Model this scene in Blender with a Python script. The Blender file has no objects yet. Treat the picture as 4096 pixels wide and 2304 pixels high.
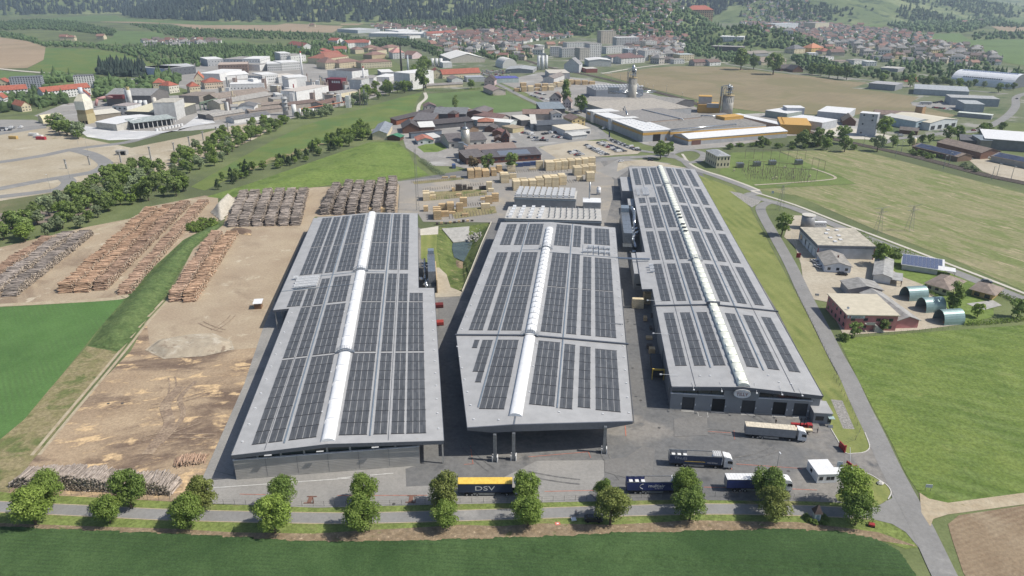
import bpy,bmesh,math,random
import numpy as np
from mathutils import Vector,Matrix
from mathutils.geometry import tessellate_polygon

scene = bpy.context.scene
col = scene.collection
R = math.radians

# ---------------------------------------------------------------- camera
FPX,PITCH,CAMH = 2800.0,math.atan(1192 / 2800.0),117.0      # focal length in px of a 4096 px frame, pitch, flying height (m)
cam_data = bpy.data.cameras.new('camera')
cam = bpy.data.objects.new('camera',cam_data)
col.objects.link(cam)
cam.location = (0,0,CAMH)
cam.rotation_euler = (math.pi / 2 - PITCH,0,0)
cam_data.sensor_width = 36.0
cam_data.lens = 36.0 * FPX / 4096
cam_data.clip_start = 1.0
cam_data.clip_end = 40000.0
scene.camera = cam

# ---------------------------------------------------------------- light
SUN_EL,SUN_AZ = 50.5,98.0                                        # azimuth clockwise from +Y
world = bpy.data.worlds.new('World')
scene.world = world
world.use_nodes = True
nt = world.node_tree
bg = nt.nodes['Background']
sky = nt.nodes.new('ShaderNodeTexSky')
sky.sky_type = 'NISHITA'
sky.sun_disc = False
sky.sun_elevation = R(SUN_EL)
sky.sun_rotation = R(SUN_AZ)
sky.altitude = 500
sky.dust_density = 2.0
nt.links.new(sky.outputs[0],bg.inputs[0])
bg.inputs[1].default_value = 0.095
sd = bpy.data.lights.new('sun','SUN')
sd.energy = 4.2
sd.angle = R(0.53)
sd.color = (1.0,0.945,0.85)
sun = bpy.data.objects.new('sun',sd)
col.objects.link(sun)
_d = Vector((-math.cos(R(SUN_EL)) * math.sin(R(SUN_AZ)),-math.cos(R(SUN_EL)) * math.cos(R(SUN_AZ)),-math.sin(R(SUN_EL))))
sun.rotation_euler = _d.to_track_quat('-Z','Y').to_euler()
sun.location = (300,0,400)
scene.view_settings.view_transform = 'Standard'
scene.view_settings.look = 'None'
scene.view_settings.exposure = 0.38
scene.view_settings.gamma = 1.0
scene.cycles.max_bounces = 6
scene.cycles.diffuse_bounces = 3
scene.cycles.glossy_bounces = 2
scene.cycles.transmission_bounces = 2
scene.cycles.volume_bounces = 0
scene.cycles.transparent_max_bounces = 6
scene.cycles.use_adaptive_sampling = True
scene.cycles.adaptive_threshold = 0.015

# ---------------------------------------------------------------- survey: where a sighted point meets the ground (or level z)
FR = dict(X=(0,0,.62891),J=(1580,620,2.9216),K=(1460,400,2.9273),L=(2300,240,2.576),M=(200,300,3.22),
          N=(800,170,2.8622),O=(1650,150,2.576),P=(0,0,1.2578),Q=(2048,0,1.2578),T=(3300,260,3.1495),
          U=(3080,840,2.6838),V=(2640,1560,2.576),W=(0,270,3.68),S=(0,0,1.0))
for _i,_k in enumerate('ABCDEFGHI'):
    FR[_k] = ((0,1350,2696)[_i % 3],(0,750,1514)[_i // 3],1.8343)
_c,_s = math.cos(PITCH),math.sin(PITCH)
def at(k,x,y,z=0.0):
    ox,oy,sc = FR[k]
    a = (ox + x / sc - 2048) / FPX
    b = (oy + y / sc - 1152) / FPX
    t = (z - CAMH) / (-_s - b * _c)
    return Vector((a * t,(_c - b * _s) * t,z))
def mpp(k,y):                                                     # metres per sighted pixel across the view, at ground
    ox,oy,sc = FR[k]
    return CAMH / (FPX * _s + (oy + y / sc - 1152) * _c) / sc

# ---------------------------------------------------------------- materials
def C(r,g,b,k=0.80):                                            # picture colour -> surface colour
    f = lambda v: ((v / 255 + .055) / 1.055) ** 2.4 if v > 10 else v / 255 / 12.92
    a = [f(r) * k,f(g) * k,f(b) * k]; y = .3 * a[0] + .59 * a[1] + .11 * a[2]
    return tuple(min(.85,y + (v - y) * .86) for v in a) + (1,)
MATS = {}
def _bsdf(m):
    return m.node_tree.nodes['Principled BSDF']
def _noise(nt,scale,detail=3,rough=.55,vec=None,dist=0):
    n = nt.nodes.new('ShaderNodeTexNoise')
    n.inputs['Scale'].default_value = scale
    n.inputs['Detail'].default_value = detail
    n.inputs['Roughness'].default_value = rough
    n.inputs['Distortion'].default_value = dist
    if vec is not None: nt.links.new(vec,n.inputs['Vector'])
    return n.outputs['Fac']
def _ramp(nt,fac,lo,hi):
    n = nt.nodes.new('ShaderNodeMapRange')
    n.inputs['From Min'].default_value = lo
    n.inputs['From Max'].default_value = hi
    n.interpolation_type = 'SMOOTHSTEP'
    nt.links.new(fac,n.inputs['Value'])
    return n.outputs['Result']
def _mix(nt,fac,a,b,mode='MIX'):
    n = nt.nodes.new('ShaderNodeMix')
    n.data_type = 'RGBA'
    n.blend_type = mode
    if isinstance(fac,float): n.inputs[0].default_value = fac
    else: nt.links.new(fac,n.inputs[0])
    for sk,v in ((n.inputs[6],a),(n.inputs[7],b)):
        if isinstance(v,tuple): sk.default_value = v
        else: nt.links.new(v,sk)
    return n.outputs[2]
def _mul(nt,a,k):
    n = nt.nodes.new('ShaderNodeMath'); n.operation = 'MULTIPLY'
    nt.links.new(a,n.inputs[0])
    if isinstance(k,float): n.inputs[1].default_value = k
    else: nt.links.new(k,n.inputs[1])
    return n.outputs[0]
def mat(name,c,rough=.75,metal=0.0,var=0.10,vs=1.2,spec=.35,bump=0.0,bs=6.0,rnd=0.0,world_xy=False,emit=None):
    """plain surface with weathering: value noise 'var' at scale 'vs', random tint per object 'rnd'"""
    if name in MATS: return MATS[name]
    m = bpy.data.materials.new(name); m.use_nodes = True
    nt = m.node_tree; b = _bsdf(m)
    b.inputs['Roughness'].default_value = rough
    b.inputs['Metallic'].default_value = metal
    b.inputs['Specular IOR Level'].default_value = spec
    tc = nt.nodes.new('ShaderNodeTexCoord').outputs['Object']
    out = c
    if var:
        f = _noise(nt,vs,4,.6,tc)
        dark = tuple(x * (1 - var * 1.6) for x in c[:3]) + (1,)
        lite = tuple(min(.9,x * (1 + var)) for x in c[:3]) + (1,)
        out = _mix(nt,_ramp(nt,f,.3,.7),dark,lite)
    if rnd:
        oi = nt.nodes.new('ShaderNodeObjectInfo')
        hsv = nt.nodes.new('ShaderNodeHueSaturation')
        mr = nt.nodes.new('ShaderNodeMapRange')
        mr.inputs['To Min'].default_value = 1 - rnd
        mr.inputs['To Max'].default_value = 1 + rnd
        nt.links.new(oi.outputs['Random'],mr.inputs['Value'])
        nt.links.new(mr.outputs['Result'],hsv.inputs['Value'])
        if isinstance(out,tuple): hsv.inputs['Color'].default_value = out
        else: nt.links.new(out,hsv.inputs['Color'])
        out = hsv.outputs['Color']
    if isinstance(out,tuple): b.inputs['Base Color'].default_value = out
    else: nt.links.new(out,b.inputs['Base Color'])
    if bump:
        bn = nt.nodes.new('ShaderNodeBump'); bn.inputs['Strength'].default_value = bump
        bn.inputs['Distance'].default_value = .1
        nt.links.new(_noise(nt,bs,3,.6,tc),bn.inputs['Height'])
        nt.links.new(bn.outputs['Normal'],b.inputs['Normal'])
    MATS[name] = m
    return m
def stripes(nt,tc,ang,period,dist=.4,sharp=0):
    mp = nt.nodes.new('ShaderNodeMapping')
    mp.inputs['Rotation'].default_value = (0,0,ang)
    nt.links.new(tc,mp.inputs['Vector'])
    w = nt.nodes.new('ShaderNodeTexWave')
    w.wave_type = 'BANDS'; w.bands_direction = 'X'
    w.inputs['Scale'].default_value = 0.31416 / period * 1.0
    w.inputs['Distortion'].default_value = dist
    w.inputs['Detail'].default_value = 2
    w.inputs['Detail Scale'].default_value = 1.5
    nt.links.new(mp.outputs['Vector'],w.inputs['Vector'])
    return w.outputs['Fac'],mp.outputs['Vector']
def ground(name,c1,c2,sc=.15,c3=None,sc3=.03,t3=(.5,.65),c4=None,sc4=.5,t4=(.55,.7),fine=.12,fs=1.2,stripe=None,stretch=None,
           rough=.95,bump=.3,bs=1.5,tram=None):
    """natural ground: two tones, up to two more patch colours, optional furrow stripes (angle, period, colour, amount), optional stretch (angle, factor)"""
    if name in MATS: return MATS[name]
    m = bpy.data.materials.new(name); m.use_nodes = True
    nt = m.node_tree; b = _bsdf(m)
    b.inputs['Roughness'].default_value = rough
    b.inputs['Specular IOR Level'].default_value = .15
    tc = nt.nodes.new('ShaderNodeTexCoord').outputs['Object']
    v = tc
    if stretch:
        r0 = nt.nodes.new('ShaderNodeMapping'); r0.inputs['Rotation'].default_value = (0,0,stretch[0])
        nt.links.new(tc,r0.inputs['Vector'])
        mp = nt.nodes.new('ShaderNodeMapping'); mp.inputs['Scale'].default_value = (1,1 / stretch[1],1)
        nt.links.new(r0.outputs['Vector'],mp.inputs['Vector'])
        v = mp.outputs['Vector']
    out = _mix(nt,_ramp(nt,_noise(nt,sc,5,.6,v),.3,.7),c1,c2)
    if c3: out = _mix(nt,_ramp(nt,_noise(nt,sc3,6,.62,v,.6),*t3),out,c3)
    if c4: out = _mix(nt,_ramp(nt,_noise(nt,sc4,5,.65,v,.3),*t4),out,c4)
    if stripe:
        f,_ = stripes(nt,tc,stripe[0],stripe[1],1.2)
        n2 = _ramp(nt,_noise(nt,.04,3,.6,tc),.3,.7)
        out = _mix(nt,_mul(nt,_mul(nt,f,n2),float(stripe[3])),out,stripe[2])
    if tram:
        f,_ = stripes(nt,tc,tram[0],tram[1],.15)
        out = _mix(nt,_mul(nt,_ramp(nt,f,.93,.99),float(tram[3])),out,tram[2])
    fn = _noise(nt,fs,4,.7,tc)
    out = _mix(nt,float(1.0),out,_mix(nt,_ramp(nt,fn,.25,.75),(1 - fine * 1.5,) * 3 + (1,),(1 + fine,) * 3 + (1,)),'MULTIPLY')
    nt.links.new(out,b.inputs['Base Color'])
    if bump:
        bn = nt.nodes.new('ShaderNodeBump'); bn.inputs['Strength'].default_value = bump
        bn.inputs['Distance'].default_value = .3
        nt.links.new(_noise(nt,bs,4,.7,tc),bn.inputs['Height'])
        nt.links.new(bn.outputs['Normal'],b.inputs['Normal'])
    MATS[name] = m
    return m
def ribbed(name,c,period=.33,axis='X',depth=.5,rough=.45,metal=.0,var=.06,spec=.5):
    """profiled sheet metal"""
    if name in MATS: return MATS[name]
    m = mat(name,c,rough,metal,var,.25,spec)
    nt = m.node_tree; b = _bsdf(m)
    tc = nt.nodes.new('ShaderNodeTexCoord').outputs['Object']
    w = nt.nodes.new('ShaderNodeTexWave'); w.wave_type = 'BANDS'; w.bands_direction = axis
    w.inputs['Scale'].default_value = .31416 / period
    nt.links.new(tc,w.inputs['Vector'])
    bn = nt.nodes.new('ShaderNodeBump'); bn.inputs['Strength'].default_value = depth; bn.inputs['Distance'].default_value = .08
    nt.links.new(w.outputs['Fac'],bn.inputs['Height'])
    nt.links.new(bn.outputs['Normal'],b.inputs['Normal'])
    return m
def leafmat(name,c1,c2,rnd=.25,trans=.25):
    if name in MATS: return MATS[name]
    m = bpy.data.materials.new(name); m.use_nodes = True
    nt = m.node_tree
    b = _bsdf(m); b.inputs['Roughness'].default_value = .65; b.inputs['Specular IOR Level'].default_value = .25
    g = nt.nodes.new('ShaderNodeNewGeometry')
    tc = nt.nodes.new('ShaderNodeTexCoord').outputs['Object']
    n = _noise(nt,.9,3,.6,tc)
    colr = _mix(nt,_ramp(nt,n,.3,.7),c1,c2)
    oi = nt.nodes.new('ShaderNodeObjectInfo')
    hsv = nt.nodes.new('ShaderNodeHueSaturation')
    mr = nt.nodes.new('ShaderNodeMapRange'); mr.inputs['To Min'].default_value = 1 - rnd; mr.inputs['To Max'].default_value = 1 + rnd
    nt.links.new(oi.outputs['Random'],mr.inputs['Value']); nt.links.new(mr.outputs['Result'],hsv.inputs['Value'])
    nt.links.new(colr,hsv.inputs['Color'])
    isl = nt.nodes.new('ShaderNodeHueSaturation')
    mr2 = nt.nodes.new('ShaderNodeMapRange'); mr2.inputs['To Min'].default_value = .7; mr2.inputs['To Max'].default_value = 1.3
    nt.links.new(g.outputs['Random Per Island'],mr2.inputs['Value']); nt.links.new(mr2.outputs['Result'],isl.inputs['Value'])
    nt.links.new(hsv.outputs['Color'],isl.inputs['Color'])
    nt.links.new(isl.outputs['Color'],b.inputs['Base Color'])
    tr = nt.nodes.new('ShaderNodeBsdfTranslucent'); nt.links.new(isl.outputs['Color'],tr.inputs['Color'])
    mx = nt.nodes.new('ShaderNodeMixShader'); mx.inputs[0].default_value = trans
    nt.links.new(b.outputs[0],mx.inputs[1]); nt.links.new(tr.outputs[0],mx.inputs[2])
    nt.links.new(mx.outputs[0],nt.nodes['Material Output'].inputs['Surface'])
    MATS[name] = m
    return m

# ---------------------------------------------------------------- object helpers
def tag(o,label=None,cat=None,group=None,kind=None):
    if label: o['label'] = label
    if cat: o['category'] = cat
    if group: o['group'] = group
    if kind: o['kind'] = kind
    return o
def empty(name,loc=(0,0,0),rz=0.0,label=None,cat=None,group=None):
    o = bpy.data.objects.new(name,None)
    o.empty_display_size = .5
    o.location = loc; o.rotation_euler = (0,0,rz)
    col.objects.link(o)
    return tag(o,label,cat,group)
def link(name,me,parent=None,loc=None,rot=None,scale=None,m=None):
    o = bpy.data.objects.new(name,me)
    col.objects.link(o)
    if parent: o.parent = parent
    if loc is not None: o.location = loc
    if rot is not None: o.rotation_euler = rot
    if scale is not None: o.scale = scale
    if m is not None:                                               # own material on shared mesh
        if not me.materials: me.materials.append(m)
        o.material_slots[0].link = 'OBJECT'; o.material_slots[0].material = m
    return o
class MB:
    """collects geometry for ONE mesh"""
    def __init__(s): s.v = []; s.f = []
    def add(s,vs,fs):
        n = len(s.v); s.v += [tuple(p) for p in vs]; s.f += [tuple(i + n for i in f) for f in fs]; return s
    def box(s,x0,y0,z0,x1,y1,z1,rz=0,piv=None,bottom=True):
        vs = [(x0,y0,z0),(x1,y0,z0),(x1,y1,z0),(x0,y1,z0),(x0,y0,z1),(x1,y0,z1),(x1,y1,z1),(x0,y1,z1)]
        if rz:
            px,py = piv if piv else ((x0 + x1) / 2,(y0 + y1) / 2)
            c_,s_ = math.cos(rz),math.sin(rz)
            vs = [(px + (x - px) * c_ - (y - py) * s_,py + (x - px) * s_ + (y - py) * c_,z) for x,y,z in vs]
        fs = [(4,5,6,7),(0,1,5,4),(1,2,6,5),(2,3,7,6),(3,0,4,7)]
        if bottom: fs.append((3,2,1,0))
        return s.add(vs,fs)
    def prism(s,poly,z0,z1):
        n = len(poly)
        vs = [(p[0],p[1],z0) for p in poly] + [(p[0],p[1],z1) for p in poly]
        return s.add(vs,[tuple(range(n,2 * n)),tuple(range(n - 1,-1,-1))] + [(i,(i + 1) % n,n + (i + 1) % n,n + i) for i in range(n)])
    def hexa(s,lo,hi):                                             # four bottom, four top points
        return s.add(list(lo) + list(hi),[(4,5,6,7),(3,2,1,0)] + [(i,(i + 1) % 4,4 + (i + 1) % 4,4 + i) for i in range(4)])
    def tube(s,a,b,r,r2=None,n=8,cap=True):
        a,b = Vector(a),Vector(b); r2 = r if r2 is None else r2
        d = (b - a).normalized(); u = d.orthogonal().normalized(); w = d.cross(u)
        vs = [a + (u * math.cos(2 * math.pi * i / n) + w * math.sin(2 * math.pi * i / n)) * r for i in range(n)]
        vs += [b + (u * math.cos(2 * math.pi * i / n) + w * math.sin(2 * math.pi * i / n)) * r2 for i in range(n)]
        fs = [(i,(i + 1) % n,n + (i + 1) % n,n + i) for i in range(n)]
        if cap: fs += [tuple(range(n - 1,-1,-1)),tuple(range(n,2 * n))]
        return s.add(vs,fs)
    def path(s,pts,r,n=8):
        for a,b in zip(pts[:-1],pts[1:]): s.tube(a,b,r,n=n)
        return s
    def quad(s,*p): return s.add(p,[tuple(range(len(p)))])
    def loft(s,rings,cap=True,closed=True):
        n = len(rings[0]); b0 = len(s.v)
        for r in rings: s.v += [tuple(p) for p in r]
        m = n if closed else n - 1
        for k in range(len(rings) - 1):
            for i in range(m):
                a = b0 + k * n + i; b = b0 + k * n + (i + 1) % n
                s.f.append((a,b,b + n,a + n))
        if cap:
            s.f.append(tuple(b0 + i for i in range(n - 1,-1,-1)))
            s.f.append(tuple(b0 + (len(rings) - 1) * n + i for i in range(n)))
        return s
    def mesh(s,name,m=None,smooth=False):
        me = bpy.data.meshes.new(name)
        me.from_pydata(s.v,[],s.f)
        if m: me.materials.append(m)
        if smooth:
            me.polygons.foreach_set('use_smooth',[True] * len(me.polygons))
        me.update()
        return me
    def build(s,name,m,parent=None,smooth=False,loc=None,rot=None):
        return link(name,s.mesh(name,m,smooth),parent,loc,rot)
def npmesh(name,V,F,m=None,smooth=False):
    """V (n,3) F (k,3|4) numpy -> mesh, fast"""
    me = bpy.data.meshes.new(name)
    V = np.asarray(V,dtype=np.float32); F = np.asarray(F,dtype=np.int32)
    k = F.shape[1]
    me.vertices.add(len(V)); me.vertices.foreach_set('co',V.ravel())
    me.loops.add(F.size); me.loops.foreach_set('vertex_index',F.ravel())
    me.polygons.add(len(F)); me.polygons.foreach_set('loop_start',np.arange(0,F.size,k,dtype=np.int32))
    me.update(calc_edges=True)
    me.shade_smooth() if smooth else me.shade_flat()
    if m: me.materials.append(m)
    return me
def replicate(V,F,X,Y,Z,A,SX,SY=None,SZ=None):
    """copies of a small template at many places, as arrays"""
    SY = SX if SY is None else SY; SZ = SX if SZ is None else SZ
    n = len(X); c_,s_ = np.cos(A)[:,None],np.sin(A)[:,None]
    vx = V[None,:,0] * np.asarray(SX)[:,None]; vy = V[None,:,1] * np.asarray(SY)[:,None]; vz = V[None,:,2] * np.asarray(SZ)[:,None]
    W = np.stack([vx * c_ - vy * s_ + np.asarray(X)[:,None],vx * s_ + vy * c_ + np.asarray(Y)[:,None],vz + np.asarray(Z)[:,None]],2)
    FF = (F[None] + (np.arange(n) * len(V))[:,None,None]).reshape(-1,F.shape[1])
    return W.reshape(-1,3),FF
_lay = [0]
def sheet(name,pts,z,m,kind='structure',parent=None):
    _lay[0] += 1; z = z + _lay[0] * .0007                           # no two sheets share a level
    pts = [Vector((p[0],p[1],z)) for p in pts]
    tris = tessellate_polygon([pts])
    me = bpy.data.meshes.new(name)
    fs = []
    for t in tris:
        a,b,c = (pts[i] for i in t)
        fs.append(t if (b - a).cross(c - a).z > 0 else (t[0],t[2],t[1]))
    me.from_pydata([tuple(p) for p in pts],[],fs)
    me.materials.append(m); me.update()
    o = link(name,me,parent)
    if kind: o['kind'] = kind
    return o
def smooth_line(pts,n=6):
    out = []
    P = [pts[0] * 2 - pts[1]] + list(pts) + [pts[-1] * 2 - pts[-2]]
    for i in range(1,len(P) - 2):
        for k in range(n):
            t = k / n
            a,b,c,d = P[i - 1],P[i],P[i + 1],P[i + 2]
            out.append(.5 * ((2 * b) + (c - a) * t + (2 * a - 5 * b + 4 * c - d) * t * t + (3 * b - a - 3 * c + d) * t ** 3))
    out.append(P[-2])
    return out
def offset_line(line,off):
    out = []
    for i,p in enumerate(line):
        d = (line[min(i + 1,len(line) - 1)] - line[max(i - 1,0)]); d.z = 0; d.normalize()
        out.append(Vector((p.x + d.y * off,p.y - d.x * off,p.z)))   # positive = right of travel
    return out
def ribbon(name,line,w,z,m,off=0.0,kind='structure',thick=0.0,parent=None):
    _lay[0] += 1; z = z + _lay[0] * .0007
    L = offset_line(line,off - w / 2); Rr = offset_line(line,off + w / 2)
    b = MB(); n = len(L)
    b.v = [(p.x,p.y,z) for p in L] + [(p.x,p.y,z) for p in Rr]
    b.f = [(i,n + i,n + i + 1,i + 1) for i in range(n - 1)]
    if thick:
        b.v += [(p.x,p.y,z - thick) for p in L] + [(p.x,p.y,z - thick) for p in Rr]
        b.f += [(i,i + 1,2 * n + i + 1,2 * n + i) for i in range(n - 1)] + [(n + i + 1,n + i,3 * n + i,3 * n + i + 1) for i in range(n - 1)]
    o = b.build(name,m,parent)
    if kind: o['kind'] = kind
    return o
def inside(p,poly):
    x,y = p[0],p[1]; r = False; j = len(poly) - 1
    for i in range(len(poly)):
        xi,yi,xj,yj = poly[i][0],poly[i][1],poly[j][0],poly[j][1]
        if (yi > y) != (yj > y) and x < (xj - xi) * (y - yi) / (yj - yi) + xi: r = not r
        j = i
    return r
def X(*p): return [at('X',a,b) for a,b in zip(p[::2],p[1::2])]
def PK(k,*p): return [at(k,a,b) for a,b in zip(p[::2],p[1::2])]
def copy_tree(o,parent=None):
    c_ = o.copy(); col.objects.link(c_); c_.parent = parent
    for ch in o.children: copy_tree(ch,c_)
    return c_
ORD = ['first','second','third','fourth','fifth','sixth','seventh','eighth','ninth','tenth','eleventh','twelfth','thirteenth','fourteenth','fifteenth','sixteenth','seventeenth','eighteenth','nineteenth','twentieth']
def ordn(i): return ORD[i] if i < 20 else '%dth' % (i + 1)
# ================================================================ GROUND
random.seed(5); rng = np.random.default_rng(5)
g_base = ground('meadow',C(104,118,68),C(124,134,84),.05,C(98,108,72),.006,(.45,.6),C(140,138,98),.25,(.62,.75))
g_wheat = ground('wheat',C(70,100,52),C(84,114,62),.1,C(60,90,46),.025,(.45,.7),fine=.22,fs=2.6,bump=.7,bs=3,stripe=(R(94),1.1,C(62,84,52),.5))
g_verge = ground('mown_verge',C(112,128,58),C(134,150,72),.3,C(150,144,92),.09,(.55,.7),C(168,150,112),.5,(.66,.74),fine=.2)
g_dry = ground('dry_litter',C(164,144,116),C(140,120,92),.6,C(120,122,74),.25,(.6,.7),C(190,170,142),1.2,(.6,.7),fine=.3)
g_road = ground('road_asphalt',C(150,149,147),C(140,139,137),.12,C(164,162,158),.05,(.55,.7),C(126,128,130),.35,(.64,.7),fine=.07,bump=.1,bs=3)
g_yard = ground('yard_asphalt',C(116,117,118),C(128,127,125),.06,C(146,142,136),.016,(.5,.58),C(100,101,103),.1,(.55,.72),fine=.12,fs=.7,bump=.1)
g_yardlite = ground('pale_asphalt',C(162,159,154),C(150,148,144),.08,C(140,139,137),.03,(.55,.65),fine=.08,bump=.1)
g_lumb = ground('lumber_yard',C(160,155,148),C(150,146,140),.06,C(174,164,148),.03,(.5,.65),fine=.09,bump=.1)
g_dirt = ground('bark_dirt',C(188,164,132),C(164,140,112),.05,C(126,106,90),.03,(.46,.62),C(226,192,142),.1,(.53,.66),fine=.16,stretch=(R(-12),.45),bump=.4)
g_clay = ground('clay_yard',C(188,170,142),C(174,154,128),.05,C(152,132,110),.03,(.5,.66),C(204,190,164),.12,(.58,.7),fine=.12,bump=.3)
g_track = ground('dirt_track',C(194,180,152),C(178,160,130),.3,C(150,140,100),.2,(.6,.75),fine=.14)
g_green = ground('young_crop',C(84,124,58),C(94,134,66),.1,C(76,114,54),.03,(.5,.7),stripe=(R(-38),1.6,C(86,118,62),.8),fine=.12)
g_bank = ground('bank_grass',C(88,112,60),C(106,126,70),.35,C(78,100,54),.08,(.5,.7),C(122,132,88),.6,(.64,.74),fine=.25,fs=.8,bump=.8,bs=1)
g_tan = ground('dry_grass',C(160,146,108),C(138,132,86),.25,C(110,120,66),.12,(.52,.66),fine=.22,fs=.9)
g_mead1 = ground('hill_meadow',C(106,124,58),C(120,134,66),.05,C(98,126,62),.02,(.45,.6),C(140,140,90),.04,(.62,.75))
g_mead2 = ground('bright_meadow',C(110,134,54),C(124,144,64),.1,C(96,120,48),.05,(.5,.65),fine=.18,fs=.5,bump=.6,bs=.6)
g_hay = ground('mown_strip',C(122,134,64),C(138,146,78),.1,C(110,126,58),.04,(.5,.66),stripe=(R(-6),4.5,C(160,160,88),.5),fine=.1)
g_right = ground('right_meadow',C(108,130,50),C(122,140,58),.07,C(96,120,44),.04,(.42,.62),C(136,146,74),.12,(.58,.78),fine=.22,fs=.9,bump=.5,bs=.8,stripe=(R(-62),6,C(142,160,90),.35))
g_plow = ground('ploughed_soil',C(158,138,110),C(146,126,100),.1,C(168,150,122),.05,(.5,.65),stripe=(R(70),1.4,C(132,108,86),.6),fine=.14)
g_brown = ground('sown_field',C(154,140,108),C(144,130,100),.02,C(136,128,92),.008,(.48,.6),stripe=(R(40),9,C(130,124,94),.5),fine=.07)
g_stub = ground('hay_field',C(158,150,112),C(134,138,86),.04,C(122,134,74),.03,(.45,.6),C(176,162,128),.06,(.55,.66),stretch=(R(66),.22),fine=.14,fs=.5)
g_fieldgreen = ground('pasture',C(102,126,70),C(110,134,76),.02,C(96,118,66),.008,(.5,.65),fine=.08,fs=.2)
g_tanfield = ground('far_tan_field',C(178,156,126),C(168,146,118),.01,C(160,142,112),.004,(.5,.6),stripe=(R(70),14,C(156,136,108),.4),fine=.05,fs=.1)
g_pad = ground('gravel_pad',C(190,178,154),C(176,162,136),.03,C(206,196,174),.02,(.55,.68),C(158,150,116),.06,(.62,.72),fine=.1,fs=.5)
g_white = ground('lime_ground',C(214,214,214),C(196,197,200),.05,C(232,232,230),.03,(.5,.65),fine=.08)
g_ind = ground('works_ground',C(168,164,158),C(150,147,143),.03,C(184,182,178),.02,(.52,.65),C(138,126,112),.05,(.6,.72),fine=.1,fs=.4)
g_town = ground('town_ground',C(106,118,82),C(124,128,98),.02,C(158,156,146),.02,(.56,.62),C(86,104,66),.03,(.5,.65),fine=.1,fs=.2)
g_gravel = ground('gravel_lot',C(194,184,164),C(182,170,148),.05,C(170,158,136),.03,(.5,.65),fine=.1,fs=.6)
g_conc = ground('concrete_path',C(212,206,192),C(200,194,180),.15,fine=.08)
g_balast = ground('railway_ballast',C(118,108,98),C(104,96,90),.5,fine=.2)
m_orange = mat('orange_line',C(214,122,92),.8,var=.2,vs=.8)
m_whiteline = mat('white_line',C(226,226,222),.8,var=.12,vs=.8)
m_kerb = mat('kerb_stone',C(206,202,194),.85,var=.1)

# the retention basin between the halls is a real hollow: the base sheet has a hole there
BAS = PK('E',735,310,760,288,960,282,1120,258,1000,540,915,765,800,738,750,600,722,450)
outer = [Vector(p) for p in ((-9000,-400,0),(9000,-400,0),(9000,16000,0),(-9000,16000,0))]
hole = [Vector((p.x,p.y,0)) for p in BAS]
allp = outer + hole
me = bpy.data.meshes.new('ground')
fs = []
for t in tessellate_polygon([outer,hole]):
    a,b,c = (allp[i] for i in t)
    fs.append(tuple(t) if (b - a).cross(c - a).z > 0 else (t[0],t[2],t[1]))
me.from_pydata([tuple(p) for p in allp],[],fs); me.materials.append(g_base); me.update()
tag(link('ground',me),kind='structure')

def field(name,m,z,*polys):
    pts = []
    for pl in polys: pts += PK(pl[0],*pl[1:])
    return sheet(name,pts,z,m)
# ---- far fields (left to right)
field('far_field',g_tanfield,.30,('A',0,275,190,300,335,345,320,440,200,500,0,505,-200,505,-200,270))
field('far_meadow',g_mead1,.20,('A',330,352,700,360,950,400,1050,450,1160,490,1080,505,720,540,350,530,200,512,320,440))
field('far_meadow',g_fieldgreen,.22,('A',-200,515,0,517,250,542,310,572,80,585,-200,600))
field('far_meadow',g_fieldgreen,.24,('A',300,136,700,113,1350,122,2060,158,2040,182,1500,185,1000,160,300,156))
field('far_field',g_tanfield,.22,('A',700,152,1010,160,1510,186,2040,183,2100,172,2520,192,2440,240,1450,215,1250,175,750,162))
field('far_field',g_tanfield,.24,('A',680,46,820,34,960,32,1010,60,1320,92,1335,120,800,98))
field('far_meadow',g_fieldgreen,.26,('A',830,225,1190,238,1205,265,1290,288,1800,300,1840,316,1100,325,690,322,830,272))
field('far_meadow',g_fieldgreen,.26,('B',760,200,820,145,960,150,960,185,1060,190,860,225,720,225))
field('far_meadow',g_mead1,.28,('B',1060,190,1330,130,1580,150,1590,190,1280,215,900,235))
field('far_field',g_tanfield,.30,('B',930,215,1200,195,1215,215,1000,245,900,240))
field('far_field',g_tanfield,.30,('B',30,165,110,155,230,165,150,185,20,185))
field('far_meadow',g_mead1,.30,('C',1190,170,1340,140,1440,150,1560,185,1500,200,1240,190))
field('far_meadow',g_fieldgreen,.32,('C',1870,250,2100,245,2160,290,2568,290,2800,300,2800,500,2568,480,2440,460,2200,360,2000,330,1890,310))
field('far_field',g_tanfield,.36,('C',2330,195,2568,190,2800,190,2800,240,2568,235,2400,230))
field('far_meadow',g_fieldgreen,.34,('C',2360,180,2450,130,2568,125,2800,120,2800,188,2568,188))
field('far_field',ground('rape_field',C(176,178,112),C(166,170,104),.01),.36,('C',1810,30,1900,24,2110,32,2080,76,1850,78))
# ---- town floor
field('town_ground',g_town,.08,('C',-900,120,200,90,700,100,1250,190,1900,250,2000,330,2450,470,2568,500,2900,520,2900,900,2300,900,2050,1010,1500,990,
      1200,850,1260,848,1450,830,1880,880,2080,850,1730,760,1800,712,1300,648,1430,608,1000,562,430,492,0,487),('B',2300,502,1950,547,1800,620,1200,620,650,690,450,470,250,330,-100,320,-100,230,700,190))
field('works_ground',g_ind,.10,('A',250,850,480,760,900,720,1500,690,1000,560,1500,430,2300,470,2568,540),('B',420,560,600,520,450,660,120,760),('A',2400,800,2100,880,1800,910,1600,940,1400,960,1000,975,600,930))
field('lime_yard',g_white,.14,('A',470,905,700,935,1000,962,1300,962,1345,925,1480,830,1580,900,1420,925,1135,990,1020,1022,800,1030,640,1005,560,945))
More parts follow.
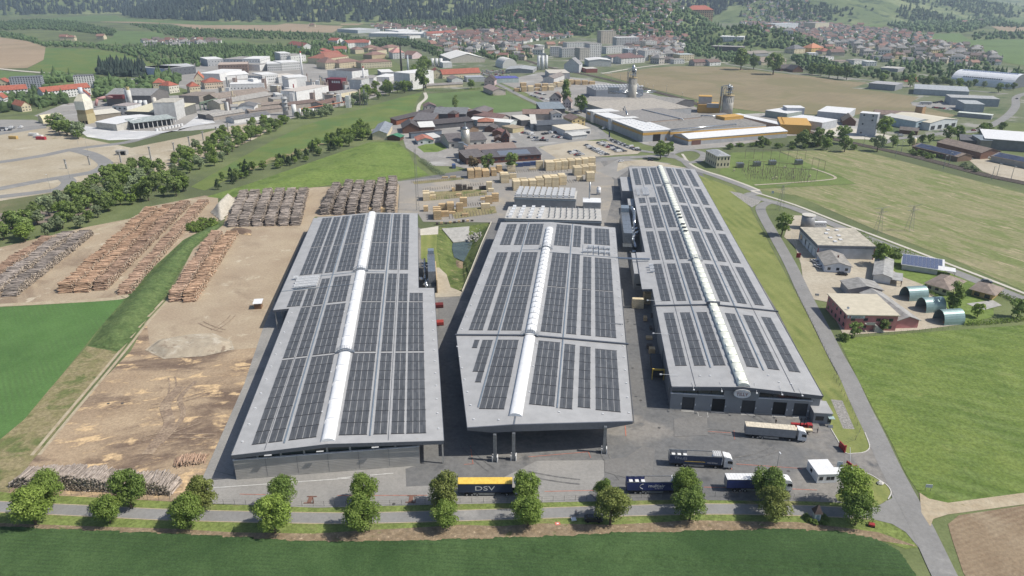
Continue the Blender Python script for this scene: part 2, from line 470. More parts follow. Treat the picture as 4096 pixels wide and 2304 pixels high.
# ---- building land by the river
field('gravel_pad',g_pad,.05,('X',-60,330,0,322,140,318,200,345,330,372,500,338,560,322,640,306,690,320,640,350,540,392,430,422,400,442,300,452,130,485,-60,515))
field('river_bank',ground('river_grass',C(120,122,84),C(104,112,70),.06,C(140,130,100),.05,(.52,.66)),.06,('X',-60,516,130,486,300,453,330,440,300,470,220,500,130,520,-60,560))
field('fallow_strip',ground('fallow',C(150,136,124),C(138,126,112),.06),.07,('X',-60,545,130,520,225,505,240,530,130,560,-60,590))
field('concrete_basin',g_gravel,.09,('A',860,1160,960,1130,1090,1130,1140,1160,1120,1185,960,1205,870,1190))
def road(name,k,pts,w,z,m=None,off=0,n=6):
    line = smooth_line(PK(k,*pts),n)
    return line,ribbon(name,line,w,z,m or g_road,off)
road('pad_road','A',(-200,1215,0,1190,300,1145,560,1092,900,1050,1050,1012,1140,985),10,.10)
road('pad_road','A',(520,1095,660,1130,760,1185,770,1220,700,1258,560,1285,300,1328,0,1385,-200,1420),10,.12)
road('pad_road','A',(470,1300,505,1340,440,1385,300,1410,0,1445,-200,1470),9,.14)
road('pad_road','A',(-200,1005,0,985,200,950,340,935),9,.11)
field('car_park',g_yardlite,.09,('A',-200,880,60,878,250,880,350,905,330,940,0,992,-200,1000))
road('farm_track','A',(-200,495,0,507,150,522,400,541,620,556),9,.40,g_conc)
road('farm_track','A',(680,65,720,85,760,100),12,.45,g_conc)
# ---- slopes and meadows
def mound(name,m,pts,hmax,cell=4.0,edge=25.0,z0=.1,shape=None):
    """a real swell of ground: grid clipped to outline, rising smoothly from its rim"""
    xs = [p.x for p in pts]; ys = [p.y for p in pts]
    poly = [(p.x,p.y) for p in pts]
    nx = int((max(xs) - min(xs)) / cell) + 2; ny = int((max(ys) - min(ys)) / cell) + 2
    def dist(x,y):
        best = 1e9
        for (ax,ay),(bx,by) in zip(poly,poly[1:] + poly[:1]):
            dx,dy = bx - ax,by - ay
            t = max(0,min(1,((x - ax) * dx + (y - ay) * dy) / (dx * dx + dy * dy + 1e-9)))
            best = min(best,math.hypot(x - ax - t * dx,y - ay - t * dy))
        return best
    idx = {}; b = MB()
    for j in range(ny):
        for i in range(nx):
            x = min(xs) + i * cell; y = min(ys) + j * cell
            if inside((x,y),poly):
                d = min(1,dist(x,y) / edge); h = hmax * d * d * (3 - 2 * d)
                idx[i,j] = len(b.v); b.v.append((x,y,z0 + h + .25 * random.random() * d))
    for (i,j),a in idx.items():
        q = [idx.get(k) for k in ((i,j),(i + 1,j),(i + 1,j + 1),(i,j + 1))]
        if None not in q: b.f.append(tuple(q))
        elif q[1] is not None and q[2] is not None and q[3] is None: b.f.append((q[0],q[1],q[2]))
    o = b.build(name,m,smooth=True); o['kind'] = 'structure'
    return o
MEAD1 = X(1062,232,1045,262,1030,290,985,305,930,335,870,347,700,397,560,457,515,480,480,470,540,435,600,400,690,352,760,317,900,277,1000,247)
sheet('hill_meadow',MEAD1,.06,g_mead1); mound('meadow_swell',g_mead1,MEAD1,3.0,6,60)
field('dry_meadow',g_tan,.08,('X',590,432,700,372,870,318,960,296,975,304,880,340,740,388,620,432))
MEAD2 = X(520,495,620,465,850,385,930,358,1000,358,1030,385,1040,410,1078,440,1000,452,860,462,740,478,560,500)
sheet('bright_meadow',MEAD2,.07,g_mead2); mound('meadow_swell',g_mead2,MEAD2,3.5,3,35)
field('green_field',g_fieldgreen,.10,('B',650,690,1050,665,1150,702,1230,672,1500,800,1080,835,1030,800,720,792,640,745))
road('meadow_path','B',(640,680,650,720,600,770,590,840),4,.14,g_conc)
field('sown_field',g_brown,.13,('B',1950,547,2300,500),('C',0,486,430,491,700,531,1000,561,1200,591,1430,608,1300,647,1500,670,1800,712,1730,760,2080,850,1880,880,1450,830,1260,850,660,825,400,790,0,690),('B',2300,652))
field('hay_field',g_stub,.05,('C',780,1110,1350,1100,1550,1150,2568,1420,2900,1500),('F',2900,860,2568,760,2000,510,1500,320,900,60),('C',600,1388,1340,1352,1180,1290))
field('substation_lawn',ground('lawn',C(108,128,62),C(120,138,70),.1,C(98,118,56),.05),.07,('C',330,1270,420,1120,760,1112,1200,1280,1340,1350,600,1386))
field('right_meadow',g_right,.04,('F',1205,1112,1330,1100,2568,1010,2950,990),('I',2950,790,2568,840,2000,915,1880,890,1790,830,1700,700,1600,480,1345,0))
field('field_track',g_track,.055,('I',1850,880,1930,905,2000,915,2568,840,2950,795,2950,880,2568,925,2000,1000,1905,1030,1880,1060))
field('ploughed_field',g_plow,.045,('I',2010,1070,2090,1005,2568,932,2950,885,3000,1900,2300,1750,2120,1420,2040,1180))
# ---- the timber works
field('clay_yard',g_clay,.03,('D',1640,275,1700,60,2280,0),('E',450,-25,470,190),('D',2310,215,2050,800,1950,1010,1930,1180,1300,1240,1080,1290,1060,1000,1220,830,1420,450))
field('bark_yard',g_dirt,.035,('D',1075,985,1110,1232,1300,1232,1900,1175,1890,1449),('G',1840,60,1600,700,1480,860,1260,905,60,840,240,600),('D',720,1449,960,1200))
field('log_yard',g_clay,.033,('D',-300,890,0,865,500,845,930,800,1340,390,1600,250,1600,70,1500,60,1050,150,1000,220,640,290,0,440,-300,500))
field('young_crop',g_green,.04,('D',-300,905,0,880,500,850,930,803,860,900,740,1020,400,1440),('G',380,60,180,300,0,450,-300,700))
BANK = PK('D',1345,385,1600,255,1635,275,1540,340,1420,450,1210,800,1100,950,960,1130,880,1210,640,1165,740,1020,930,800,1050,650,1200,520)
sheet('grass_bank',BANK,.05,g_bank); mound('bank_swell',g_bank,BANK,1.8,1.2,7)
field('dry_verge',g_tan,.048,('D',400,1440,640,1165,880,1210,690,1449),('G',720,0,240,600,60,840,-300,800,-300,700,0,450,180,300,380,60))
_tr = smooth_line(PK('D',1220,825,1060,1000,900,1200,700,1440,480,1700,260,1965),6)
ribbon('dirt_track',_tr,1.0,.060,g_track,-.95); ribbon('dirt_track',_tr,1.0,.061,g_track,.95)
ribbon('dirt_track',smooth_line(PK('D',680,325,800,285,960,240,1060,190)),5,.05,g_track)
ribbon('dirt_track',smooth_line(PK('D',-200,880,0,865,400,845,860,815,925,790)),3,.052,g_track)
YARD = PK('X',536,1268,508,1206,614,968,662,825,760,600,800,545,1005,542) + PK('E',612,305) + [BAS[i] for i in (8,7,6,5,4,3)] + PK('J',1120,760,330,780,270,690,30,680,50,360) \
    + PK('X',1005,478,1010,455,1170,428,1300,412,1470,392,1560,398,1620,412,1760,424,2072,1000,2092,1062,2130,1135,2185,1140,2215,1180,2250,1225,2230,1262,2160,1268,2040,1262,1700,1258,1500,1262,1100,1270,800,1278)
sheet('asphalt_yard',YARD,.064,g_yard)
field('pale_asphalt',g_yardlite,.072,('X',536,1268,508,1206,520,1180,590,1200,1060,1168,1020,1180,1022,1225,1240,1215,1350,1160,1520,1158,1520,1200,1480,1240,1500,1262,1100,1270,800,1278))
field('pale_asphalt',g_yardlite,.071,('X',520,1180,614,968,662,825,690,760,720,770,690,900,585,1195))
field('lumber_yard',g_lumb,.070,('J',55,365,20,310,800,240,1300,200,1650,165,2350,60,2390,60,2560,300,2560,440,2450,830,2420,830,1290,780,1220,800,1140,790,330,782,270,690,45,680))
field('gateway',g_yardlite,.073,('X',1560,398,1640,405,1690,412,1585,425,1550,450,1500,430))
field('basin_lawn',g_hay,.088,('E',612,352,730,345,726,450,752,600,690,592,612,520)); field('basin_pad',g_conc,.087,('E',608,306,740,284,738,345,608,352))
# fans of lighter grass islands at the gate, the strip right of the third hall
STRIP = PK('C',165,1280) + PK('F',430,0,560,150,640,300,800,600,950,880,1180,1350) + PK('I',1220,0,1430,450,1432,520,1370,553,1250,548,1150,370,1085,150) + PK('F',1040,1449,765,920,215,0)
sheet('mown_strip',STRIP,.085,g_hay)
ISL = PK('I',1345,688,1430,705,1500,745,1565,790,1592,840,1570,890,1480,945,1380,945,1200,900,1180,860,1300,760)
sheet('gate_island',ISL,.084,g_hay)
field('pebble_bed',ground('pebbles',C(186,182,176),C(150,147,142),1.5,fine=.35,fs=3,bump=1,bs=4),.10,('I',1150,155,1235,165,1325,375,1240,370))
field('pebble_bed',ground('pebbles',C(186,182,176),C(150,147,142)),.10,('F',405,28,480,40,640,95,620,120,570,148))
ribbon('kerb',smooth_line(PK('I',1150,370,1200,455,1255,546,1330,552,1390,545,1425,525,1433,490,1400,400),5),.25,.2,m_kerb,thick=.15)
ribbon('kerb',smooth_line(PK('I',1340,686,1430,705,1500,745,1565,790,1592,840,1570,890),5),.25,.2,m_kerb,thick=.15)
# ---- verge, lane and crop along the front
field('mown_verge',g_verge,.02,('G',-300,780,60,840,1260,905,1480,860,1560,925),('H',300,938,900,918,1500,908,2150,885),('I',300,872,960,890,1250,905,1480,945,1590,985,1690,1080,1800,1240,1700,1250,1500,1180,1300,1130,1000,1110,700,1110,0,1115),('H',2000,1125,1500,1150,800,1175),('G',2300,1185,1500,1140,700,1105,0,1080,-300,1070))
field('dry_litter_strip',g_dry,.045,('G',-300,1050,0,1062,700,1088,1300,1105,1700,1130,2300,1140),('H',300,1110,600,1095,900,1075,1200,1085,1500,1065,2000,1075,2400,1055),('I',100,1040,500,1050,900,1055,1200,1090,1500,1130,1790,1235,1500,1190,1000,1130,0,1135),('H',2000,1145,1500,1170,800,1195),('G',2300,1205,1500,1160,700,1125,0,1100,-300,1090))
LANE = smooth_line(PK('S',-250,2012,0,2028,371,2045,682,2060,1200,2072,1513,2072,2184,2053,2500,2044,2832,2037,3170,2042,3400,2052,3600,2066),5)
ribbon('lane',LANE,3.5,.075,g_road)
ribbon('lane_edge',LANE,.35,.072,g_track,1.85); ribbon('lane_edge',LANE,.3,.071,g_track,-1.85)
MAIN = smooth_line(PK('I',2420,2300,2190,1850,1985,1449,1900,1270,1800,1060,1690,850,1580,640,1470,400,1370,200,1280,0) + PK('F',1180,1220,1070,1000,960,790,850,560,750,380,680,260,640,180,640,140,690,112,770,108),5)
ribbon('main_road',MAIN,5.6,.105,g_road)
def dashes(line,m,z,w,on,gap,off,name='road_marking'):
    b = MB(); acc = 0.0
    L = offset_line(line,off)
    for a,c_ in zip(L[:-1],L[1:]):
        d = (c_ - a); n = d.length; d.normalize(); s = Vector((d.y,-d.x,0)) * w / 2
        t = 0.0
        while t < n:
            ph = (acc + t) % (on + gap)
            if ph < on:
                e = min(n,t + on - ph); p,q = a + d * t,a + d * e
                b.quad((p.x - s.x,p.y - s.y,z),(p.x + s.x,p.y + s.y,z),(q.x + s.x,q.y + s.y,z),(q.x - s.x,q.y - s.y,z)); t = e + .001
            else: t += on + gap - ph
        acc += n
    if b.f: tag(b.build(name,m),kind='structure')
dashes(MAIN,m_whiteline,.112,.16,400,1,-2.65); dashes(MAIN,m_whiteline,.112,.16,400,1,2.65)
field('road_mouth',g_road,.080,('I',1400,950,1480,945,1600,880,1592,840,1680,780,1800,1000,1880,1250,1800,1250,1700,1130,1600,1070,1460,1035,1380,1020))
field('gate_mouth',g_yard,.082,('I',1250,550,1390,550,1432,520,1436,480,1560,600,1660,800,1600,850,1560,785,1500,742,1430,702,1340,685,1250,640))
field('road_mouth',g_track,.107,('I',1815,990,1800,840,1870,885,2010,915,2010,1000,1900,1035,1880,1090))
# ---- state road with cycle path, roundabout, works road
STATE = smooth_line(PK('B',1880,930,2010,1030,2130,1085,2280,1115,2440,1130) + PK('C',-40,1150,60,1170,140,1235,330,1300,600,1405) + PK('F',560,60,870,150,1200,285,1800,520,2230,690,2568,825,2950,980),5)
ribbon('state_road',STATE,6.5,.11,g_road)
CYC = smooth_line(PK('C',60,1130,110,1195,200,1245,400,1310,620,1395) + PK('F',580,30,890,130,1200,252,1500,365,1800,480,2230,645,2568,778,2950,930),5)
ribbon('cycle_path',CYC,2.0,.112,g_conc)
dashes(STATE,m_whiteline,.118,.15,4,7,0)
WORKS = smooth_line(PK('B',1040,560,1180,620,1400,730,1650,835,1880,930),5)
ribbon('works_road',WORKS,7,.108,g_road)
ribbon('roundabout',smooth_line(PK('B',2440,1130,2560,1190,2650,1180,2690,1140,2640,1110,2540,1105,2440,1130),6),6,.114,g_road)
ribbon('works_road',smooth_line(PK('B',1880,1180,2060,1160,2280,1150,2460,1140),5),9,.109,g_road)
ribbon('works_road',smooth_line(PK('B',1180,830,1260,930,1350,1030,1470,1095,1580,1165),5),6,.109,g_yardlite)
ribbon('works_road',smooth_line(PK('B',2000,1010,1700,1040,1480,1070,1370,1040),5),5,.107,g_yardlite)
field('craft_yard',g_ind,.075,('K',450,470,480,560,620,650,730,770,1080,780,1200,810,2000,740,2240,700,2000,560,2330,490,2500,480,2576,300,2400,200,2050,110,1780,140,1400,160,1200,90,850,90,450,230,0,370))
field('gravel_lot',g_gravel,.095,('B',1465,1090,1560,1060,1800,1032,2030,1040,2240,1105,2200,1130,1900,1150,1700,1165,1600,1170,1540,1140))
field('car_lot',g_yardlite,.09,('B',1370,990,1620,900,1900,930,2000,1000,1750,1040,1440,1050))
field('gravel_lot',g_gravel,.094,('B',2060,1190,2250,1170,2568,1235,2150,1215,2050,1260))
field('lawn_patch',g_mead2,.088,('K',610,550,700,520,880,500,960,570,850,610,690,615))
field('works_apron',g_yardlite,.078,('L',900,850,1170,880,1500,870,1290,900,1060,930,960,910))
field('factory_apron',g_conc,.08,('C',1050,930,1170,910,1400,960,1600,1000,1560,1030,1300,1020,1120,990))
field('works_ground',g_ind,.078,('B',1180,600,1500,530,2050,620,2300,690,2568,760),('C',300,850,660,830,1300,860,1480,900,1300,1010,1060,985,820,1000,380,1080,0,1110),('B',2250,1060,1830,870,1560,770,1380,680))
field('right_apron',g_gravel,.075,('U',150,290,230,60,330,60,520,140,700,200,1110,460,1130,520,1420,720,1660,810,2060,1230,1600,1290,900,1340,780,1330,610,990,460,960,350,720,330,580,270,400))
field('garden_lawn',g_mead2,.07,('U',1120,480,1200,420,1560,500,2020,650,2400,900,2400,1150,2080,1240,1680,820,1430,720,1180,560))
field('right_car_yard',g_gravel,.10,('T',1800,1190,2060,1180,2100,1230,2600,1330,2600,1500,2200,1420,1980,1340))
field('right_car_yard',g_yardlite,.10,('T',1080,470,1560,470,1760,560,1560,570,1240,530,1100,510))
ROADR = smooth_line(PK('T',2640,330,2420,400,2400,520,2300,640,2100,760,1850,840,1500,860,1200,900,900,930,700,990),5)
ribbon('town_road',ROADR,8,.12,g_road)
ribbon('town_road',smooth_line(PK('C',380,470,700,520,1000,548,1430,590,1900,640,2450,690),4),6,.2,g_yardlite)
ribbon('town_road',smooth_line(PK('B',1940,540,2250,490,2568,455) + PK('C',200,440,400,465),4),6,.2,g_conc)
field('tennis_court',ground('red_clay',C(176,104,84),C(164,96,78),.1),.25,('T',975,185,1060,150,1290,160,1270,215,1010,215))
# ---- railway
RAIL = smooth_line(PK('B',1050,380,1300,420,1530,490,1780,540,2050,600,2300,665,2568,740) + PK('C',330,820,620,880,880,940,1170,1020,1400,1070,1700,1135,2000,1210,2300,1290,2568,1345,2900,1420),5)
ribbon('railway_ballast',RAIL,9,.30,g_balast,thick=.3)
m_rail = mat('rail_steel',C(120,104,92),.5,.6)
for o_ in (-2.9,-1.4,1.4,2.9): ribbon('rail',RAIL,.14,.45,m_rail,o_,thick=.14)
# ---- painted lines in the yard
for k,p,m_,w in (('H',(0,862,660,860),m_orange,.15),('H',(1520,832,1880,824),m_orange,.15),('I',(220,800,560,806),m_orange,.15),('I',(850,813,1050,822),m_orange,.15),
                 ('I',(0,374,415,402),m_orange,.15),('I',(455,630,930,663),m_orange,.15),('I',(930,663,940,672),m_orange,.15),('H',(1400,578,1850,540),m_orange,.15),
                 ('H',(1840,540,1858,584),m_orange,.15),('H',(975,500,995,630),m_orange,.15),('H',(930,634,1000,628),m_orange,.15),('H',(2110,345,2116,425),m_orange,.2),
                 ('I',(440,385,445,450),m_orange,.15),('I',(415,630,422,672),m_orange,.15),('G',(1760,852,1950,856),m_orange,.15),('H',(0,734,410,698),m_whiteline,.2),('G',(1560,806,2568,734),m_whiteline,.2),
                 ('V',(388,232,398,276),m_whiteline,.1),('V',(398,276,496,284),m_whiteline,.1),('V',(486,236,496,284),m_whiteline,.1)):
    a,c_ = PK(k,*p); ribbon('yard_line',[a,c_],w,.086,m_)
# ---- wheel marks, patches and drains in the yards
rw_ = random.Random(17)
m_mark = ground('tyre_mark',C(116,116,116),C(126,125,123),.35,C(132,130,127),.2,(.5,.6),fine=.25); m_rut = ground('wheel_rut',C(146,125,106),C(166,144,120),.35,C(176,154,128),.2,(.5,.6),fine=.25); m_patch = ground('asphalt_patch',C(134,132,129),C(126,125,123),.2,fine=.1)
def marks(k,x0,y0,x1,y1,n,m,z,w,L):
    for i in range(n):
        p = at(k,rw_.uniform(x0,x1),rw_.uniform(y0,y1)); a = rw_.uniform(0,3.14); c_ = rw_.uniform(-.06,.06); line = [p]
        for j in range(9): a += c_; p = p + Vector((math.cos(a),math.sin(a),0)) * L / 9; line.append(p)
        for o_ in (-.95,.95): ribbon('wheel_mark',line,w,z,m,o_)
marks('H',1100,600,2400,800,3,m_mark,.088,.4,14); marks('I',150,350,900,600,3,m_mark,.088,.4,14); marks('G',850,100,1250,450,4,m_rut,.05,.5,16); marks('D',1550,900,1800,1100,2,m_rut,.05,.45,14)
for k,x0,y0,x1,y1,w in (('G',1080,560,1330,60,3.2),('G',1180,480,1440,20,1.6)):
    a,c_ = at(k,x0,y0),at(k,x1,y1); ribbon('wheel_rut',smooth_line([a,a.lerp(c_,.4) + Vector((2,0,0)),a.lerp(c_,.7) - Vector((2,0,0)),c_]),w,.047,m_rut)
for k,pts in (('H',(1960,600,2120,580,2240,500,2330,520,2300,780,1960,690)),('I',(0,300,240,280,250,420,0,430)),('E',(740,830,900,800,830,1000,745,1060))): field('asphalt_patch',m_patch,.079,(k,) + pts)
for k,x,y in (('H',2360,362),('H',2225,160),('I',840,680),('E',2130,985),('E',2165,1325),('H',412,922),('G',795,183),('G',898,182)):
    q = at(k,x,y,.09); b = MB().tube((q.x,q.y,.05),(q.x,q.y,.13),.45,n=12).build('drain_cover',mat('cast_iron',C(84,82,80),.7)); b['kind'] = 'structure'
# ================================================================ THE THREE HALLS
A1,A2 = math.atan((1660 - 2048) / 3043.),math.atan((2371 - 2048) / 3043.)
m_roof = ribbed('roof_sheet',C(176,176,176),.66,'Y',.16,.5,.0,.06)
m_fascia = mat('dark_fascia',C(98,104,115),.5,.2,.06)
m_trim = mat('galvanised_trim',C(150,156,164),.4,.6,.08)
m_tray = mat('cable_tray',C(158,172,184),.4,.5,.08)
m_sky = mat('skylight_sheet',C(240,241,242,.86),.4,0,.04,.6)
m_skyc = mat('cream_skylight',C(228,230,216,.95),.4,0,.07,.6)
m_wall1 = ribbed('grey_cladding',C(178,175,170),.5,'Z',.25,.6)
m_wall3 = ribbed('slate_cladding',C(140,145,151),.4,'Z',.25,.6)
m_conc = mat('concrete',C(178,176,170),.9,0,.1,.6,bump=.15)
m_glass = mat('dark_glazing',(.012,.015,.018,1),.12,0,.0,spec=.6)
m_glassg = mat('green_glazing',(.03,.045,.04,1),.15,0,.1,spec=.6)
m_dark = mat('dark_opening',(.012,.012,.013,1),.9,0,0)
m_steel = mat('galvanised_steel',C(168,174,180),.38,.7,.12)
m_duct = mat('shiny_duct',C(198,204,210),.22,.85,.08)
m_white = mat('white_paint',C(236,237,238),.5,0,.05)
m_lamp = mat('lamp_housing',C(220,222,224),.4,0,.03)
m_red = mat('red_paint',C(176,40,44),.45,0,.1)
m_yellow = mat('yellow_paint',C(250,206,50),.5,0,.08)
def panel_mat():
    m = bpy.data.materials.new('solar_glass'); m.use_nodes = True
    nt = m.node_tree; b = _bsdf(m)
    b.inputs['Roughness'].default_value = .35; b.inputs['Specular IOR Level'].default_value = .4
    tc = nt.nodes.new('ShaderNodeTexCoord').outputs['Object']
    gi = nt.nodes.new('ShaderNodeNewGeometry').outputs['Random Per Island']
    oi = nt.nodes.new('ShaderNodeObjectInfo').outputs['Random']
    ad = nt.nodes.new('ShaderNodeMath'); ad.operation = 'ADD'; nt.links.new(gi,ad.inputs[0]); nt.links.new(oi,ad.inputs[1])
    fr = nt.nodes.new('ShaderNodeMath'); fr.operation = 'FRACT'; nt.links.new(ad.outputs[0],fr.inputs[0])
    c_ = _mix(nt,fr.outputs[0],C(82,84,87),C(98,100,103))
    nt.links.new(c_,b.inputs['Base Color'])
    return m
m_panel = panel_mat()
PW,PH = .87,1.80
panel_me = MB().box(-PW / 2,-PH / 2,0,PW / 2,PH / 2,.05).mesh('solar_panel',m_panel)
def add_panels(hall,blocks,zf,slope_of,cam_y):
    """blocks: (x0, x1, y0, y1); three module rows to a 5.58 m bay, columns in pairs"""
    pos = []
    for x0,x1,y0,y1 in blocks:
        nb = max(1,round((y1 - y0) / 5.58)); pitch = (y1 - y0) / nb
        n = max(1,round((x1 - x0 + .06) / .90)); pw = (x1 - x0) / n
        for b_ in range(nb):
            for r_ in range(3):
                y = y0 + b_ * pitch + .1 + (r_ + .5) * (pitch - .30) / 3
                for i in range(n):
                    x = x0 + (i + .5) * pw + (.04 if i % 2 == 0 else -.04)
                    pos.append((x,y,pw,(pitch - .30) / 3))
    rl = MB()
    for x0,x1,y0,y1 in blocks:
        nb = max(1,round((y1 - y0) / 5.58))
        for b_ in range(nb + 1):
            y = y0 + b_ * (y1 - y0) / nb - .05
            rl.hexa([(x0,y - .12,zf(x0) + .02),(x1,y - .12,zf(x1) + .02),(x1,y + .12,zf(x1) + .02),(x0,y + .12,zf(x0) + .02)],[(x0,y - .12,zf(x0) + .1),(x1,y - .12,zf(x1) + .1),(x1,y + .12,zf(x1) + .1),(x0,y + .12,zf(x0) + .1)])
    o = rl.build('gap_shade_strips',mat('gap_shade',C(56,56,60),.6),hall); o['kind'] = 'stuff'  # dark strips added as painted shade in the gaps between panel bays
    pos.sort(key=lambda p: p[1])
    for x,y,pw,ph in pos[:300]:
        link('solar_panel',panel_me,hall,(x,y,zf(x) + .06),(0,slope_of(x),0),((pw - .15) / PW,(ph - .012) / PH,1))
    rest = pos[300:]
    if rest:
        A = np.array(rest); n = len(A)
        hx,hy = (A[:,2] - .15) / 2,(A[:,3] - .012) / 2
        zl = np.array([zf(x - h) for x,h in zip(A[:,0],hx)]) + .06; zr = np.array([zf(x + h) for x,h in zip(A[:,0],hx)]) + .06
        V = np.zeros((n,8,3))
        for k,(sx,sy,top) in enumerate(((-1,-1,0),(1,-1,0),(1,1,0),(-1,1,0),(-1,-1,1),(1,-1,1),(1,1,1),(-1,1,1))):
            V[:,k,0] = A[:,0] + sx * hx; V[:,k,1] = A[:,1] + sy * hy; V[:,k,2] = (zl if sx < 0 else zr) + (.05 if top else 0)
        F = np.array([(4,5,6,7),(0,1,5,4),(1,2,6,5),(2,3,7,6),(3,0,4,7)])
        FF = (F[None] + (np.arange(n) * 8)[:,None,None]).reshape(-1,4)
        o = link('solar_panel_field',npmesh('solar_panel_field',V.reshape(-1,3),FF,m_panel),hall); o['kind'] = 'stuff'
        tag(o,'dark solar panels in rows further up the roof')
def slab(poly,zf,t):
    n = len(poly); b = MB()
    b.v = [(x,y,zf(x)) for x,y in poly] + [(x,y,zf(x) - t) for x,y in poly]
    b.f = [tuple(range(n)),tuple(range(2 * n - 1,n - 1,-1))] + [((i + 1) % n,i,n + i,n + (i + 1) % n) for i in range(n)]
    return b
def vault(x,w,h,y0,y1,z,n=12,ends=True):
    b = MB(); rings = []
    for y in (y0,y1):
        rings.append([(x - w / 2 * math.cos(math.pi * i / n),y,z + h * math.sin(math.pi * i / n)) for i in range(n + 1)])
    b.v = rings[0] + rings[1]; m_ = n + 1
    b.f = [(i,i + 1,m_ + i + 1,m_ + i) for i in range(n)]
    if ends: b.f += [tuple(range(m_ - 1,-1,-1)),tuple(range(m_,2 * m_))]
    return b
def fan_units(hall,spots,zf,m=m_white):
    me = MB().box(-.9,-.5,.5,.9,.5,1.2).box(-.2,-.2,0,.2,.2,.5).box(-.95,-.15,1.2,.95,.15,1.6).mesh('roof_fan',m)
    for x,y in spots: link('roof_fan',me,hall,(x,y,zf(x)))
def lightning(hall,spots,zf):
    me = MB().box(-.22,-.22,0,.22,.22,.25).mesh('roof_vent',m_lamp)
    for x,y in spots: link('roof_vent',me,hall,(x,y,zf(x)))
# ---------------------------------------------------------------- hall one
h1 = empty('sawmill_hall',(-71.38,147.46,0),-A1,'long grey hall with white barrel skylight and solar roof beside the bark yard','hall')
zf1 = lambda x: 9.6 - 1.4 * abs(x - 24) / 24
sl1 = lambda x: math.atan(1.4 / 24) * (1 if x > 24 else -1)
slab([(0,-.4),(24,-.6),(24,204.6),(-5.9,204.2),(-5.9,89.4),(0,89.4)],zf1,.45).build('roof',m_roof,h1)
slab([(24.001,-.6),(53.8,-.4),(53.8,103),(47.7,103),(47.7,204.8),(24.001,204.6)],zf1,.45).build('roof',m_roof,h1)
def fascia_strip(hall,pts,zf,h,m=m_fascia,name='fascia',out=.06):
    b = MB()
    for (xa,ya),(xb,yb) in zip(pts[:-1],pts[1:]):
        d = Vector((xb - xa,yb - ya,0)); d.normalize(); nx,ny = d.y * out,-d.x * out
        b.hexa([(xa - nx,ya - ny,zf(xa) - h),(xb - nx,yb - ny,zf(xb) - h),(xb + nx,yb + ny,zf(xb) - h),(xa + nx,ya + ny,zf(xa) - h)],
               [(xa - nx,ya - ny,zf(xa) + .05),(xb - nx,yb - ny,zf(xb) + .05),(xb + nx,yb + ny,zf(xb) + .05),(xa + nx,ya + ny,zf(xa) + .05)])
    return b.build(name,m,hall)
fascia_strip(h1,[(0,-.65),(24,-.68),(53.8,-.65)],zf1,1.0)
fascia_strip(h1,[(53.88,-.4),(53.88,103.1)],zf1,.6); fascia_strip(h1,[(-.08,89.3),(-.08,-.4)],zf1,.6)
fascia_strip(h1,[(-5.98,204),(-5.98,89.3)],zf1,.6); fascia_strip(h1,[(-5.9,89.3),(0,89.3)],zf1,.8)
fascia_strip(h1,[(47.78,103.1),(47.78,204.8)],zf1,.6)
MB().box(-.05,.2,.5,47.2,.5,6.1).build('front_wall',m_wall1,h1)
MB().box(-.1,.15,0,47.25,.55,.5).build('plinth',m_conc,h1)
MB().box(-.15,.05,6.1,47.3,.6,6.25).build('wall_cap',m_white,h1)
for i in range(8): MB().box(.2 + i * 5.85,.9,6.25,.2 + i * 5.85 + 5.5,1.0,8.2).build('clerestory_pane',m_glassg,h1)
for i in range(9): MB().box(i * 5.85 - .1,.55,6.1,i * 5.85 + .35,.95,8.3).build('column',m_conc,h1)
for i in range(1,6): MB().box(i * 7.85 - .03,.17,.5,i * 7.85 + .03,.2,6.1).build('wall_joint',m_fascia,h1)
for x in (9,22,36): MB().box(x - .9,-1.05,7.6,x + .9,-.72,7.75).build('wall_light',m_lamp,h1)
MB().box(0,.5,0,.3,204,8.0).box(46.9,.5,0,47.2,204,8.0).box(0,203.7,0,47,204,8.2).build('side_wall',m_wall1,h1)
for i in range(11): MB().box(53.2,i * 10 + .1,0,53.6,i * 10 + .5,7.6).build('column',m_conc,h1)
for i in range(12): MB().box(-5.6,90 + i * 10,0,-5.2,90.4 + i * 10,7.6).build('column',m_conc,h1)
sk = MB().box(22.2,.5,9.45,25.8,204,9.75).build('skylight',m_white,h1)
y = .5; k = 0
while y < 202:
    L = 8.0 if y < 100 else 10.5
    vault(24,3.4,.75,y,min(204,y + L),9.72).build('skylight_dome',m_sky,sk,smooth=False)
    if y + L + 2 < 204: vault(24,3.2,.45,y + L,y + L + 1.9,9.72).build('skylight_hatch',m_sky,sk)
    y += L + 1.9
for x,y0,y1 in ((12.75,2,202),(34.6,2.5,202)): MB().box(x - .18,y0,zf1(x) + .02,x + .18,y1,zf1(x) + .22).build('cable_tray',m_tray,h1)
for x in (8.15,39.4): MB().box(x - .05,.2,zf1(x) + .02,x + .05,204,zf1(x) + .1).build('roof_seam',m_fascia,h1)
for xa,xb,yy in ((-5.8,22,106.9),(8,22,119.6),(26,34.6,119.8)):
    b = MB(); b.hexa([(xa,yy - .1,zf1(xa)),(xb,yy - .1,zf1(xb)),(xb,yy + .1,zf1(xb)),(xa,yy + .1,zf1(xa))],[(xa,yy - .1,zf1(xa) + .2),(xb,yy - .1,zf1(xb) + .2),(xb,yy + .1,zf1(xb) + .2),(xa,yy + .1,zf1(xa) + .2)])
    b.build('fire_strip',m_tray,h1)
